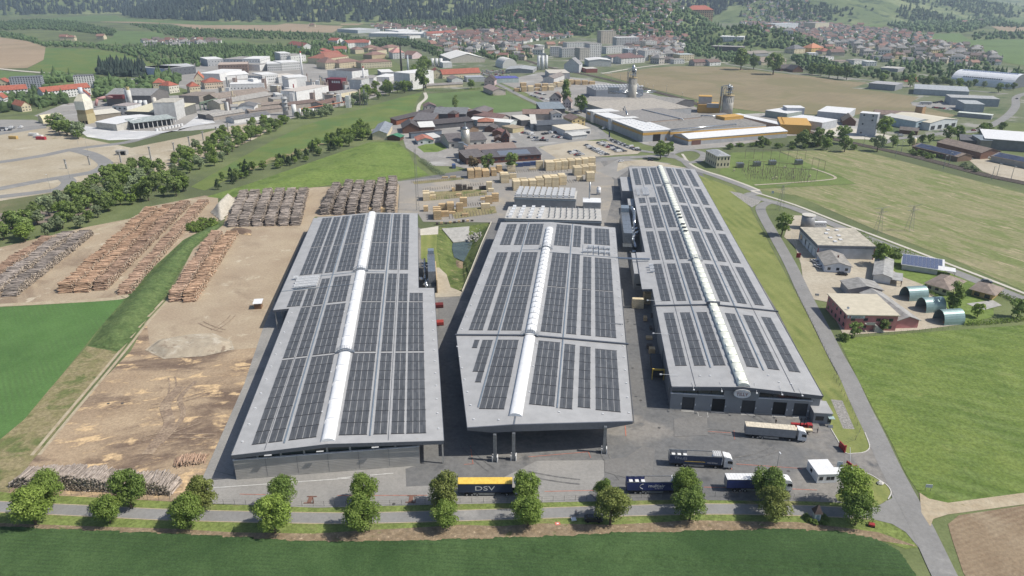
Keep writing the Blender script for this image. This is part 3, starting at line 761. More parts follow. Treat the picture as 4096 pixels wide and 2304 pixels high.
def catwalk(hall,x,y,z,w=6.2):
    b = MB(); n = 8
    pts = [(x - w / 2 + w * i / n,z + 1.35 * math.sin(math.pi * i / n)) for i in range(n + 1)]
    for (xa,za),(xb,zb) in zip(pts[:-1],pts[1:]):
        for yy in (y - .5,y + .5): b.tube((xa,yy,za + 1),(xb,yy,zb + 1),.05,n=5); b.tube((xa,yy,za),(xa,yy,za + 1),.04,n=5)
        b.hexa([(xa,y - .5,za),(xb,y - .5,zb),(xb,y + .5,zb),(xa,y + .5,za)],[(xa,y - .5,za + .08),(xb,y - .5,zb + .08),(xb,y + .5,zb + .08),(xa,y + .5,za + .08)])
    b.build('roof_catwalk',m_steel,hall)
catwalk(h1,24,49.2,9.6); catwalk(h1,24,121,9.6)
R_ = [(26.5,33.8),(35.4,39.0),(40.0,43.5)]; L_ = [(4.3,7.9),(8.5,12.1),(13.6,20.8)]; LW = [(-1.2,3.8),(4.6,8.0),(9.0,12.4),(14.0,20.9)]
bl = [(a,b,3.2,48.4) for a,b in L_ + R_ + [(44.0,49.3)]] + [(a,b,49.8,88.8) for a,b in L_ + R_ + [(44.0,49.3)]]
bl += [(a,b,90,117.9) for a,b in R_] + [(44.2,49.4,90,97.7),(-1.2,3.7,91,105.8),(4.5,7.8,90,106.4),(8.7,12.1,90.3,115.9),(13.8,20.6,91,116.7)]
bl += [(a,b,122.8,156.3) for a,b in R_ + LW] + [(a,b,157.5,202) for a,b in R_ + LW]
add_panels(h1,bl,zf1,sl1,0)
fan_units(h1,[(-.2 + i * 1.75 + (j == 3) * 0,108.6 + j * 2.7) for i in range(5) for j in range(4)] + [(-1.9,118.4)],zf1)
MB().box(-1.3,107.2,zf1(0) + .02,8,107.35,zf1(0) + .5).box(-1.3,119,zf1(0),8,119.15,zf1(0) + .5).build('fan_rail',m_tray,h1)
lightning(h1,[(52.6,5 + i * 7.5) for i in range(13)] + [(1.6,5 + i * 8) for i in range(11)] + [(20.9,15 + i * 22) for i in range(9)],zf1)
# filter plant on the right flank
fp = empty('filter_plant',h1.matrix_basis @ Vector((49.5,119,0)),-A1,'silver filter unit with curved ducts against the right side of the left hall','filter plant')
for i in range(3): MB().box(2.2,i * 7.2,3.2,5.4,i * 7.2 + 7,8.6).build('filter_housing',m_steel,fp)
MB().box(2.5,21.7,4,5.2,25,10).build('filter_tower',m_tray,fp)
MB().box(2.0,-3,0,5.6,21.5,3.1).build('base_frame',mat('dark_steel',C(96,102,106),.6,.3),fp)
MB().path([(.8,24,5.2),(.8,13,5.2),(.8,11,3.6),(.8,4,3.4)],.62,12).build('duct',m_duct,fp,smooth=True)
MB().path([(.4,-1,3),(1.8,1,3.8),(2.6,4,3.6)],.7,12).path([(-1.5,3,4.6),(.8,4,3.4),(1.4,-2,2.6)],.65,12).build('duct',m_duct,fp,smooth=True)
MB().path([(-2,19.5,5),(2.4,19.5,5)],.45,10).path([(-2,16,5),(2.4,16,5)],.45,10).build('duct',m_duct,fp,smooth=True)
MB().box(5.5,-3.5,0,5.9,19,6).build('retaining_panel',mat('timber_wall',C(196,170,128),.8),fp)
# ---------------------------------------------------------------- hall two
h2 = empty('sorting_hall',(32.78,160.89,0),-A2,'middle grey hall with skewed open canopy front and red-footed columns','hall')
zf2 = lambda x: 10.5 - 1.3 * abs(x + 31.7) / 28
sl2 = lambda x: math.atan(1.3 / 28) * (1 if x > -31.7 else -1)
slab([(-43.9,-9),(-31.7,-7.1),(-31.7,171),(-56.7,171.6),(-56.8,45.6)],zf2,.45).build('roof',m_roof,h2)
slab([(-31.699,-7.1),(0,0),(.3,170),(-31.699,171)],zf2,.45).build('roof',m_roof,h2)
def deep_fascia(hall,pts):
    b = MB()
    for (xa,ya,ta,da),(xb,yb,tb,db) in zip(pts[:-1],pts[1:]):
        b.hexa([(xa,ya,ta - da),(xb,yb,tb - db),(xb,yb + .4,tb - db),(xa,ya + .4,ta - da)],[(xa,ya,ta + .05),(xb,yb,tb + .05),(xb,yb + .4,tb + .05),(xa,ya + .4,ta + .05)])
    b.build('fascia',m_fascia,hall)
P2 = [(-43.95,-9.1,zf2(-43.9),.7),(-37.4,-8.1,zf2(-37.4),1.95),(-31.7,-7.2,zf2(-31.7),2.05),(-7,-1.65,zf2(-7),2.0),(.1,-.08,zf2(0),.7)]
deep_fascia(h2,P2)
fascia_strip(h2,[(.35,0),(.38,170)],zf2,.6); fascia_strip(h2,[(-56.86,171),(-56.86,45.6),(-43.95,-9)],zf2,.6)
h2inv = (Matrix.Translation(h2.location) @ Matrix.Rotation(-A2,4,'Z')).inverted()
for (u,v) in ((1156,606),(1292,596),(1955,546)):
    q = h2inv @ at('H',u,v)
    c_ = MB().box(q.x - .4,q.y - .4,0,q.x + .4,q.y + .4,8.6).build('column',m_steel,h2)
    g_ = MB(); g_.box(q.x - .75,q.y - .75,0,q.x - .55,q.y + .75,1.8).box(q.x + .55,q.y - .75,0,q.x + .75,q.y + .75,1.8)
    g_.build('column_guard',m_white,c_)
for x,y in ((-46,14),(-50,30),(-55,44),(-28,20),(-28,44),(-1.2,20),(-1.2,40)):
    MB().box(x - .3,y - .3,0,x + .3,y + .3,9).build('column',m_steel,h2)
MB().box(-56.5,46,0,-56.2,171,8.8).box(-.3,46,0,0,170,8.8).box(-56.5,170,0,0,170.3,9).box(-56.2,60,0,-.3,60.3,9.4).build('side_wall',m_wall3,h2)
b = MB()
for xa,xb in ((-57.2,-31.7),(-31.7,1.0)):
    b.hexa([(xa,44.9,zf2(xa)),(xb,44.9,zf2(xb)),(xb,45.5,zf2(xb)),(xa,45.5,zf2(xa))],[(xa,44.9,zf2(xa) + .5),(xb,44.9,zf2(xb) + .5),(xb,45.5,zf2(xb) + .5),(xa,45.5,zf2(xa) + .5)])
b.build('fire_wall_coping',m_fascia,h2)
sk = MB().box(-33.5,-3,10.3,-29.9,160,10.62).build('skylight',m_white,h2)
for i in range(12): vault(-31.7,3.5,.85,-3 + i * 3.95,-3 + i * 3.95 + 3.93,10.6).build('skylight_dome',m_sky,sk)
for i in range(24): vault(-31.7,3.4,1.0,47.5 + i * 4.7,47.5 + i * 4.7 + 4.55,10.6).build('skylight_dome',m_sky,sk)
for i in range(24):
    yy = 47.5 + i * 4.7
    a_ = MB(); n = 10
    for j in range(n):
        t0,t1 = math.pi * j / n,math.pi * (j + 1) / n
        a_.tube((-31.7 - 1.75 * math.cos(t0),yy,10.62 + 1.04 * math.sin(t0)),(-31.7 - 1.75 * math.cos(t1),yy,10.62 + 1.04 * math.sin(t1)),.07,n=4,cap=False)
    a_.box(-31.75,yy,11.6,-31.65,yy + 2.2,11.7).build('skylight_frame',m_steel,sk)
MB().box(-31.9,-7,zf2(-31.7),-31.5,-3,zf2(-31.7) + .12).build('ridge_flashing',m_trim,h2)
for x,y0,y1 in ((-42.5,1,170),(-20.6,3,170)):
    MB().box(x - .18,y0,zf2(x) + .02,x + .18,y1,zf2(x) + .22).build('cable_tray',m_tray,h2)
for xa,xb,yy in ((-31.7,.2,127.2),(-42,-31.7,130)):
    b = MB(); b.hexa([(xa,yy - .1,zf2(xa)),(xb,yy - .1,zf2(xb)),(xb,yy + .1,zf2(xb)),(xa,yy + .1,zf2(xa))],[(xa,yy - .1,zf2(xa) + .2),(xb,yy - .1,zf2(xb) + .2),(xb,yy + .1,zf2(xb) + .2),(xa,yy + .1,zf2(xa) + .2)])
    b.build('fire_strip',m_tray,h2)
catwalk(h2,-31.7,45.2,10.5); catwalk(h2,-31.7,131.6,10.5)
RR = [(-28.5,-21.3),(-19.8,-16.3),(-14.9,-11.3),(-9.9,-2.8)]; LL = [(-53.2,-48.2),(-46.7,-43.1),(-41.9,-34.9)]
bl = [(-42.2,-35.1,.4,42.1),(-28.6,-21.4,3.7,42.3),(-20,-16.4,3.2,41.6),(-15,-11.4,4.6,41),(-10,-3,4.1,40.2),(-50,-48.2,36.4,41.9),(-47.3,-43.7,21,41.9),(-45.6,-43.7,14.7,20.9)]
bl += [(a,b,49.4,88.3) for a,b in RR + LL] + [(a,b,89.3,127) for a,b in RR[:2] + LL] + [(a,b,89.3,125) for a,b in RR[2:]]
bl += [(a,b,137.2,168) for a,b in RR[:2] + LL] + [(a,b,142.8,166.2) for a,b in RR[2:]]
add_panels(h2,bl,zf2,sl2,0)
fan_units(h2,[(-12 + i * 2.6,131 + j * 5.5) for i in range(4) for j in range(2)] + [(-14.2,130.5)],zf2)
for i in range(6): MB().box(-15.3 + i * 2.4,128.4,zf2(-9),-15.15 + i * 2.4,140.5,zf2(-9) + .4).build('fan_rail',m_tray,h2)
lightning(h2,[(-.8,4 + i * 8) for i in range(21)] + [(-42.8 - .29 * (i * 7),-5 + i * 7) for i in range(7)] + [(-55.6,50 + i * 10) for i in range(12)] + [(-29,10 + i * 15) for i in range(10)] + [(-20,1),(-8,2.2),(-36,-5)],zf2)
# pipe bridge between halls two and three
pb = empty('pipe_bridge',h2.matrix_basis @ Vector((0,127,0)),-A2,'galvanised pipe bridge crossing the lane between the middle and right halls','pipe bridge')
MB().box(-.4,-.4,8.7,14,.4,8.9).build('deck',m_tray,pb); MB().tube((-.4,-.3,9.2),(14,-.3,9.2),.15).tube((-.4,.3,9.2),(14,.3,9.2),.15).build('pipe',m_duct,pb)
# ---------------------------------------------------------------- hall three
h3 = empty('planing_hall',(47.75,180.85,0),-A2,'long grey hall with cream skylight, five loading gates and oval company sign','hall')
zf3 = lambda x: 9.5 - 1.5 * abs(x - 20.7) / 21.5
sl3 = lambda x: math.atan(1.5 / 21.5) * (1 if x > 20.7 else -1)
slab([(0,0),(20.7,-.5),(20.7,282),(.5,283),(0,192),(0,117),(-4,117),(-4,74.5),(0,74.5)],zf3,.4).build('roof',m_roof,h3)
slab([(20.701,-.5),(43.3,-.5),(43.7,282),(20.701,282)],zf3,.4).build('roof',m_roof,h3)
fascia_strip(h3,[(0,-.6),(20.7,-.65),(43.3,-.6)],zf3,1.1); fascia_strip(h3,[(43.5,-.5),(43.8,282)],zf3,.5); fascia_strip(h3,[(-.08,74.4),(-.08,0)],zf3,.6)
fascia_strip(h3,[(-4,74.4),(0,74.4)],zf3,.9); fascia_strip(h3,[(-4.08,117),(-4.08,74.4)],zf3,.6); fascia_strip(h3,[(.0,283),(-.08,117)],zf3,.6)
G5 = [(3.5,7.2),(12.3,16.1),(21,24.9),(30,33.9),(36,40)]
edges = [0] + [e for g_ in G5 for e in g_] + [40.6]
for a_,b_ in zip(edges[::2],edges[1::2]):
    MB().box(a_,.1,.4,b_,.4,5.4).build('front_wall',m_wall3,h3)
    MB().box(a_,.05,0,b_,.45,.4).build('plinth',m_conc,h3)
MB().box(0,.12,4.6,40.6,.42,5.55).build('lintel',m_wall3,h3)
for i,(a_,b_) in enumerate(G5):
    MB().box(a_,.5,0,b_,.6,4.6).build('gate',m_dark if i in (1,3) else mat('shutter_gate',C(58,62,68),.5),h3)
    MB().box(a_ - .05,-.9,0,b_ + .05,.08,.16).build('gate_ramp',m_conc,h3)
    for xx in (a_ - .25,b_ + .25): MB().box(xx - .14,-.1,1.9,xx + .14,.08,2.5).build('gate_light',m_lamp,h3)
MB().box(-.1,0,5.56,15.5,.6,5.72).build('wall_cap',m_white,h3); MB().box(25.5,0,5.56,41,.6,5.72).build('wall_cap',m_white,h3)
for i in range(4): MB().box(.3 + i * 3.85,.55,5.75,.3 + i * 3.85 + 3.6,.65,7.3).build('clerestory_pane',m_glassg,h3)
for i in range(4): MB().box(25.8 + i * 3.85,.55,5.75,25.8 + i * 3.85 + 3.6,.65,7.3).build('clerestory_pane',m_glass,h3)
MB().box(15.4,.1,5.4,25.6,.5,7.6).build('front_wall',m_wall3,h3)
MB().box(0,.5,0,.3,192,7.6).box(43,.5,0,43.3,281,7.6).box(.5,280.7,0,43,281,8).box(.3,192,0,.6,281,7.6).build('side_wall',m_wall3,h3)
MB().box(40.6,.4,0,43,.7,7.6).build('front_wall',m_wall3,h3)
b = MB()
for xa,xb in ((-.9,20.7),(20.7,44.4)):
    b.hexa([(xa,57.6,zf3(xa)),(xb,57.6,zf3(xb)),(xb,58.1,zf3(xb)),(xa,58.1,zf3(xa))],[(xa,57.6,zf3(xa) + .55),(xb,57.6,zf3(xb) + .55),(xb,58.1,zf3(xb) + .55),(xa,58.1,zf3(xa) + .55)])
b.box(18.3,57.4,9.3,23.1,58.3,11.0).build('fire_wall_coping',m_fascia,h3)
sk = MB().box(18.9,-.3,9.2,22.5,281,9.62).build('skylight',m_trim,h3)
for i in range(52):
    yy = -.2 + i * 5.4; yb = yy + 5.32
    vault(20.7,3.4,1.05,yy,yb,9.6).build('skylight_dome',m_skyc,sk)
    if 25 < i < 33 and i != 29: # vents standing open
        MB().hexa([(19.6,yy + 2.4,10.35),(21.8,yy + 2.4,10.35),(21.8,yy + 2.6,10.4),(19.6,yy + 2.6,10.4)],[(19.6,yy + .4,11.5),(21.8,yy + .4,11.5),(21.8,yy + .5,11.6),(19.6,yy + .5,11.6)]).build('open_vent',m_trim,sk)
    else:
        MB().box(19.5,yy + 1.6,10.35,21.9,yy + 3.4,10.74).build('vent_hatch',m_skyc,sk)
for x in (12.9,28.9): MB().box(x - .18,11,zf3(x) + .02,x + .18,279,zf3(x) + .22).build('cable_tray',m_tray,h3)
for x in (6.9,35.4): MB().box(x - .06,0,zf3(x) + .02,x + .06,280,zf3(x) + .1).build('roof_seam',m_fascia,h3)
for yy in (105,232): catwalk(h3,20.7,yy,9.5)
B3 = [(2.3,5.9),(8.1,11.7),(14,17.7),(24,27.7),(30.5,34.1),(36.9,40.4)]
bl = [(a,b,12.6,51.8) for a,b in B3] + [(a,b,62.6,101.6) for a,b in B3] + [(a,b,107,146) for a,b in B3] + [(a,b,152,190.6) for a,b in B3] + [(a,b,196.5,206.6) for a,b in B3[:2]] + [(a,b,196.7,230) for a,b in B3[2:]] + [(a,b,236,278) for a,b in B3]
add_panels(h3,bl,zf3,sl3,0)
fan_units(h3,[(x,211 + j * 3.2) for x in (2.6,6.0,7.8) for j in range(5)] + [(1.2,92 + 3 * j) for j in range(3)],zf3)
lightning(h3,[(12,16 + i * 14) for i in range(16)] + [(29.6,8 + i * 14) for i in range(17)] + [(9,6),(12,6),(32,4.5),(35.5,4.4)],zf3)
for x in (6.2,14.3,24.3,31.5,37.2):
    MB().tube((x,2,zf3(x) + .4),(x,-1.6,8.4),.05,n=6).tube((x,2,zf3(x)),(x,2,zf3(x) + .5),.05,n=6).box(x - .22,-2.0,8.2,x + .22,-1.5,8.45).build('arm_lamp',m_lamp,h3)
for y_ in (6,34,62): MB().tube((2.5,y_,zf3(2.5) + .5),(-2.6,y_,8.6),.06,n=6).tube((2.5,y_,zf3(2.5)),(2.5,y_,zf3(2.5) + .5),.06,n=6).box(-3.1,y_ - .2,8.4,-2.5,y_ + .2,8.7).build('arm_lamp',m_lamp,h3)
for y_ in range(3,280,22): MB().box(-.35,y_,0,-.12,y_ + .2,7.8).build('downpipe',m_trim,h3)
sg = MB(); n = 28
sg.loft([[(20.4 + 2.55 * math.cos(2 * math.pi * i / n),yy,7.3 + 1.5 * math.sin(2 * math.pi * i / n)) for i in range(n)] for yy in (-.95,-.75)])
sign = sg.build('oval_sign',m_white,h3)
rim = MB()
for i in range(n):
    t0,t1 = 2 * math.pi * i / n,2 * math.pi * (i + 1) / n
    rim.tube((20.4 + 2.5 * math.cos(t0),-1.0,7.3 + 1.45 * math.sin(t0)),(20.4 + 2.5 * math.cos(t1),-1.0,7.3 + 1.45 * math.sin(t1)),.06,n=4,cap=False)
rim.build('sign_rim',m_trim,sign)
MB().tube((18.5,-.7,8.5),(18.5,1,9.3),.08).tube((22.3,-.7,8.5),(22.3,1,9.3),.08).build('sign_bracket',m_steel,sign)
def text(name,s,parent,loc,rot,size,m,depth=.02,xs=1.0,align='CENTER',shear=0.0):
    cu = bpy.data.curves.new(name,'FONT'); cu.body = s; cu.size = size; cu.extrude = depth; cu.align_x = align; cu.align_y = 'CENTER'; cu.shear = shear
    cu.resolution_u = 3
    o = bpy.data.objects.new(name + '_curve',cu); col.objects.link(o)
    bpy.context.view_layer.update()
    me = bpy.data.meshes.new_from_object(o.evaluated_get(bpy.context.evaluated_depsgraph_get()))
    bpy.data.objects.remove(o)
    me.materials.clear(); me.materials.append(m)
    return link(name,me,parent,loc,rot,(xs,1,1))
m_letter = mat('maroon_letters',C(128,66,58),.6,0,.05)
text('lettering','TILLY',sign,(20.4,-1.02,7.15),(R(90),0,0),1.5,m_letter,.03,.92)
MB().box(18.9,-1.02,8.02,21.0,-.96,8.08).build('lettering_line',m_letter,sign)
# annexes of hall three
def annex(name,hall,x0,y0,x1,y1,h,label,wallm,roofm=None):
    p = hall.matrix_basis @ Vector((x0,y0,0))
    e = empty(name,p,hall.rotation_euler.z,label,'annex')
    w,d = x1 - x0,y1 - y0
    MB().box(0,0,0,w,d,h).build('wall',wallm,e); MB().box(-.15,-.15,h,w + .15,d + .15,h + .25).build('roof',roofm or m_roof,e)
    return e
bpy.context.view_layer.update()
an = annex('gate_office',h3,40.9,-3.2,46,3.4,3.6,'small slate-clad office annex with glass porch at the right hall corner',m_wall3)
MB().box(.6,-.06,1.2,2.9,-.01,2.6).build('window',m_glass,an); MB().box(3.9,-1.4,2.7,5.6,.2,2.78).build('porch_roof',mat('porch_glass',C(168,190,190),.15),an)
MB().box(4.1,-.08,.7,5.1,-.02,2.6).build('door',m_glass,an)
for i in range(3): MB().box(3.9,-1.4 - i * .3,0,5.3,-1.1 - i * .3,.6 - i * .2).build('step',m_steel,an)
annex('side_annex',h3,-5.8,229,.2,263,6,'tall grey annex at the far left end of the right hall',m_wall3)
annex('side_canopy',h3,-3.3,199.5,.3,213,5.6,'short grey lean-to halfway along the right hall',m_wall3)
an = annex('stair_tower',h3,-6,92,-.2,117,7.2,'pale concrete dust-lock tower under the pipe bridge',m_conc,m_roof)
MB().box(1,-.06,2,4,-.02,2.7).build('window',m_dark,an)
f3 = empty('filter_plant',h3.matrix_basis @ Vector((-8.5,134,0)),-A2,'silver filter unit with fat ducts in the lane beside the right hall','filter plant')
for i in range(5): MB().box(0,9 + i * 7,3,4.2,15.8 + i * 7,8.2).build('filter_housing',m_steel,f3)
MB().box(0,44,3,4.2,50,10.4).build('filter_tower',m_tray,f3)
MB().box(-.3,4,0,4.5,50,2.9).build('base_frame',MATS['dark_steel'],f3)
MB().path([(5.6,48,9.8),(6.6,44,9),(6.6,30,4.6),(5.4,28,4),(5.2,12,3.2),(6,6,2)],.95,12).build('duct',m_duct,f3,smooth=True)
MB().path([(8.4,20,5.5),(6.2,19,4.8),(5.2,14,4)],.8,12).path([(8.4,26,5.5),(6.2,25,5),(5.4,22,4.2)],.8,12).build('duct',m_duct,f3,smooth=True)
bf = MB().tube((4.5,3,0),(4.5,3,1.4),1.6,n=16).build('fan_case',m_duct,f3)
# ================================================================ BASIN, KILNS, LUMBER, LOGS
rnd = random.Random(11)
# ---- retention basin: grass batters falling to a pond, concrete apron at the far end, rip-rap
g_bas = ground('basin_grass',C(118,130,66),C(100,116,54),.25,C(82,100,44),.12,(.48,.62),C(160,148,104),.2,(.58,.7),fine=.22,fs=.9,bump=.6)
WAT = [at('E',x,y,-3.6) for x,y in ((852,412),(950,398),(985,402),(968,450),(925,534),(862,505),(848,450))]
cw = sum(WAT,Vector()) / len(WAT)
b = MB(); n = 48
def ring(poly,z,k):
    per = [(poly[(i + 1) % len(poly)] - poly[i]).length for i in range(len(poly))]; tot = sum(per); out = []
    for j in range(k):
        t = tot * j / k; i = 0
        while t > per[i]: t -= per[i]; i += 1
        p = poly[i].lerp(poly[(i + 1) % len(poly)],t / per[i]); out.append(Vector((p.x,p.y,z)))
    return out
ro = ring(BAS,0.0,n); rw0 = ring(WAT,-3.9,n)
def best(ro,rw):   # start the inner ring where it faces the outer one
    k = min(range(n),key=lambda s_: sum((ro[i] - rw[(i + s_) % n]).length for i in range(n)))
    return [rw[(i + k) % n] for i in range(n)]
rw = best(ro,rw0)
rings = [ro]
for f in (.12,.3,.55,.8,1.0):
    rings.append([Vector((a.x + (c_.x - a.x) * f + rnd.uniform(-.5,.5) * (f < 1),a.y + (c_.y - a.y) * f + rnd.uniform(-.6,.6) * (f < 1),-4.0 * f ** 1.05 + rnd.uniform(-.25,.25) * (f < 1))) for a,c_ in zip(ro,rw)])
b.loft(rings,cap=False); b.f.append(tuple(b.f and range(len(b.v) - n,len(b.v))))
tag(b.build('basin_slope',g_bas,smooth=True),kind='structure')
m_water = mat('pond_water',C(78,92,84),.12,0,.15,.2,spec=.5)
sheet('pond_water',[p + (p - cw) * .12 for p in WAT],-3.6,m_water)
def patch(name,m,pts,z):
    return sheet(name,pts,z,m)
aq = [at('E',x,y,z) for x,y,z in ((850,402,-3.2),(955,390,-3.2),(968,284,.15),(765,300,.15))]
ap = MB().hexa([(p.x,p.y,-6) for p in aq],aq).build('concrete_apron',m_conc); ap['kind'] = 'structure'
field('gravel_strip',g_gravel,.09,('E',690,592,745,590,800,640,830,735,915,768,900,800,720,810))
rk = empty('riprap_bank',at('E',1010,350,0),0,'heap of pale quarry stones lining the pond inlet','rock bank')
for i in range(70):
    p = at('E',955 + rnd.random() * 110,300 + rnd.random() * 95,-1.4 - rnd.random() * 1.2) - Vector((rk.location.x,rk.location.y,0))
    s_ = rnd.uniform(.35,.8); bb = MB()
    bb.loft([[(p.x + s_ * k * (math.cos(a) + rnd.uniform(-.2,.2)),p.y + s_ * k * (math.sin(a) + rnd.uniform(-.2,.2)),p.z + dz) for a in (0,1.3,2.5,3.8,5.1)] for k,dz in ((.8,-.3),(1,.1),(.5,.45))])
    bb.build('stone',mat('quarry_stone',C(176,172,166),.9,0,.2,1.5,rnd=.2),rk)
wr = empty('basin_guard',at('E',1125,258),0,'low pale kerb wall running along the basin beside the middle hall','kerb wall')
L_ = PK('E',1128,258,1060,410,985,600,915,768)
for a,c_ in zip(L_[:-1],L_[1:]):
    d = c_ - a; MB().box(-.15,0,0,.15,d.length,.7,rz=math.atan2(-d.x,d.y),piv=(0,0)).build('wall_length',mat('cream_wall',C(214,208,186),.8),wr,loc=a - wr.location)
# ---- drying kilns behind the middle hall
def footprint(k,x0,y0,x1,y1,z=0):
    a,b_ = at(k,x0,y0,z),at(k,x1,y1,z); a.z = b_.z = 0
    return a,(b_ - a).length,math.atan2(b_.y - a.y,b_.x - a.x)
def kiln(label,k,x0,y0,x1,y1,dep,h,z):
    p,w,an = footprint(k,x0,y0,x1,y1,z)
    e = empty('drying_kiln',p,an,label,'kiln','drying kilns')
    MB().box(0,0,0,w,dep,h - .3).build('wall',ribbed('kiln_cladding',C(164,168,172),.5,'X',.3,.5,.2),e)
    MB().box(-.3,-.4,h - .3,w + .3,dep + .3,h).build('roof',ribbed('kiln_roof',C(198,194,186),.6,'X',.3,.5),e)
    MB().box(-.3,-1.0,h - 1.3,w + .3,-.42,h - .7).build('gutter_pipe',m_tray,e)
    return e,w
e,w = kiln('near drying kiln with pale ribbed roof and rows of vents','J',1290,745,2410,775,21,7.0,6.6)
hood = MB().hexa([(-.9,-1.2,0),(.9,-1.2,0),(.9,1.2,0),(-.9,1.2,0)],[(-.9,-.4,1.3),(.9,-.4,1.3),(.9,1.3,1.6),(-.9,1.3,1.6)]).mesh('vent_hood',m_lamp)
pipe = MB().tube((0,0,0),(0,0,1.1),.3,n=8).tube((0,0,1.1),(.5,-.3,1.3),.32,n=8).mesh('vent_pipe',m_steel)
for r_ in range(4):
    for i in range(4): link('vent_hood',hood,e,(2.4 + i * 5.2 + r_ * .3,2 + r_ * 5.3,7.0))
    for i in range(9): link('vent_pipe',pipe,e,(22.5 + i * (w - 24) / 8.5,2.4 + r_ * 5.3,7.0))
e,w = kiln('far drying kiln crowded with large roof vents','J',1395,495,2110,520,17,8.2,7.8)
big = MB().hexa([(-1.3,-1.4,0),(1.3,-1.4,0),(1.3,1.4,0),(-1.3,1.4,0)],[(-1.3,-1.0,1.4),(1.3,-1.0,1.4),(1.3,1.4,2.1),(-1.3,1.4,2.1)]).mesh('vent_hood',mat('pale_steel',C(196,198,200),.5))
for r_ in range(4):
    for i in range(10): link('vent_hood',big,e,(2.2 + i * (w - 4.2) / 9,1.8 + r_ * 4.3,8.2))
p,w,an = footprint('J',2200,555,2405,560,5)
bh = empty('boiler_house',p,an,'white flat-roofed boiler house with tall steel chimney by the kilns','boiler house')
MB().box(0,0,0,w,9,5).build('wall',mat('pale_grey_wall',C(176,178,180),.7),bh); MB().box(-.2,-.2,5,w + .2,9.2,5.3).build('roof',m_white,bh)
MB().tube((w * .36,8,5),(w * .36,8,15),.45,n=12).build('chimney',m_steel,bh,smooth=True)
bt = empty('buffer_tank',at('J',2378,465),0,'upright white cylinder tank beside the boiler house','tank')
MB().tube((0,0,0),(0,0,4.6),1.3,n=20).tube((0,0,4.6),(0,0,5.1),1.3,.5,n=20).build('shell',m_white,bt,smooth=True)
for z in (1.4,3.0): MB().tube((0,0,z),(0,0,z + .12),1.33,n=20).build('band',m_trim,bt)
# ---- sawn timber stacks
def timber(name,a,b_,bare=None):
    m = ground(name,a,b_,.9,fine=.18,fs=2.5,bump=.2,bs=6)
    nt = m.node_tree; bs = _bsdf(m)
    oi = nt.nodes.new('ShaderNodeObjectInfo'); mr = nt.nodes.new('ShaderNodeMapRange'); mr.inputs['To Min'].default_value = .82; mr.inputs['To Max'].default_value = 1.1
    hs = nt.nodes.new('ShaderNodeHueSaturation'); src = bs.inputs['Base Color'].links[0].from_socket
    nt.links.new(oi.outputs['Random'],mr.inputs['Value']); nt.links.new(mr.outputs['Result'],hs.inputs['Value']); nt.links.new(src,hs.inputs['Color']); nt.links.new(hs.outputs['Color'],bs.inputs['Base Color'])
    if 'log' in name:                                               # every log its own tone
        gi = nt.nodes.new('ShaderNodeNewGeometry'); m3 = nt.nodes.new('ShaderNodeMapRange'); m3.inputs['To Min'].default_value = .45; m3.inputs['To Max'].default_value = 1.35
        h3_ = nt.nodes.new('ShaderNodeHueSaturation'); nt.links.new(gi.outputs['Random Per Island'],m3.inputs['Value']); nt.links.new(m3.outputs['Result'],h3_.inputs['Value']); nt.links.new(hs.outputs['Color'],h3_.inputs['Color']); nt.links.new(h3_.outputs['Color'],bs.inputs['Base Color'])
    return m
m_fresh = timber('fresh_timber',C(246,228,186),C(236,212,168)); m_warm = timber('warm_timber',C(230,200,150),C(216,182,132)); m_old = timber('grey_timber',C(112,102,94),C(90,82,78))
pk_me = MB().box(0,0,.1,1,1,1).mesh('timber_package',m_fresh)
be_me = MB().box(0,0,0,1,1,1).mesh('bearer',m_old)
def stack(k,x0,x1,yb,h,dep,m=m_fresh,label=None,group=None,ang=-A1,rag=.5):
    a,b_ = at(k,x0,yb),at(k,x1,yb)
    w = (b_ - a).length
    e = empty('timber_stack',a,ang,label,'timber stack',group)
    nl = max(1,round(h / 1.15)); nr = max(1,round(dep / 1.9)); dr = dep / nr
    for r_ in range(nr):
        top = nl - (1 if (r_ and rnd.random() < rag * .5) else 0)
        jx = rnd.uniform(-.25,.1) if r_ else 0
        for l_ in range(max(1,top)):
            if 0 < r_ and l_ < top - 1 and r_ < nr - 1 and jx > -.1: pass
            link('timber_package',pk_me,e,(jx,r_ * dr,.15 + l_ * h / nl),None,(w * rnd.uniform(.97,1.0),dr - .25,h / nl),m)
    link('bearer',be_me,e,(.3,0,0),None,(.15,dep - .3,.15)); link('bearer',be_me,e,(w - .5,0,0),None,(.15,dep - .3,.15))
    return e
GB,GC,GE,GF,GL = 'warm-toned timber stacks below the craft yard','pale timber stacks in the long back row','pale timber stacks behind the kilns','pale timber stacks by the yard exit','timber stacks in the left bays'
n_ = 0
for i,(x0,x1,yb,h,d) in enumerate(((855,930,280,5.5,8),(938,1015,270,5.5,8),(1027,1107,262,4.2,9),(1130,1190,250,4.2,9),(1190,1253,205,4.6,5),(1210,1270,214,1.1,2))):
    stack('J',x0,x1,yb,h,d,m_warm,'warm-toned timber stack, %s from the left in the row below the craft yard' % ORD[i],GB)
stack('J',1318,1410,203,4.8,2.6,m_fresh,'single pale timber stack standing left of the blue containers')
for i,(x0,x1,yb,h,d) in enumerate(((1650,1735,168,5.6,3),(1765,1870,190,6,9),(1872,1948,182,6,9),(1952,2028,175,6,9),(2035,2108,166,6,9),(2112,2185,156,6,8),(2190,2265,148,6,7),(2265,2345,132,6,7))):
    stack('J',x0,x1,yb,h,d,m_fresh,'tall pale timber stack, %s from the containers in the back row' % ORD[i],GC)
stack('J',1570,1655,180,1.3,1.8,m_fresh,'low pale timber bundle lying before the blue containers')
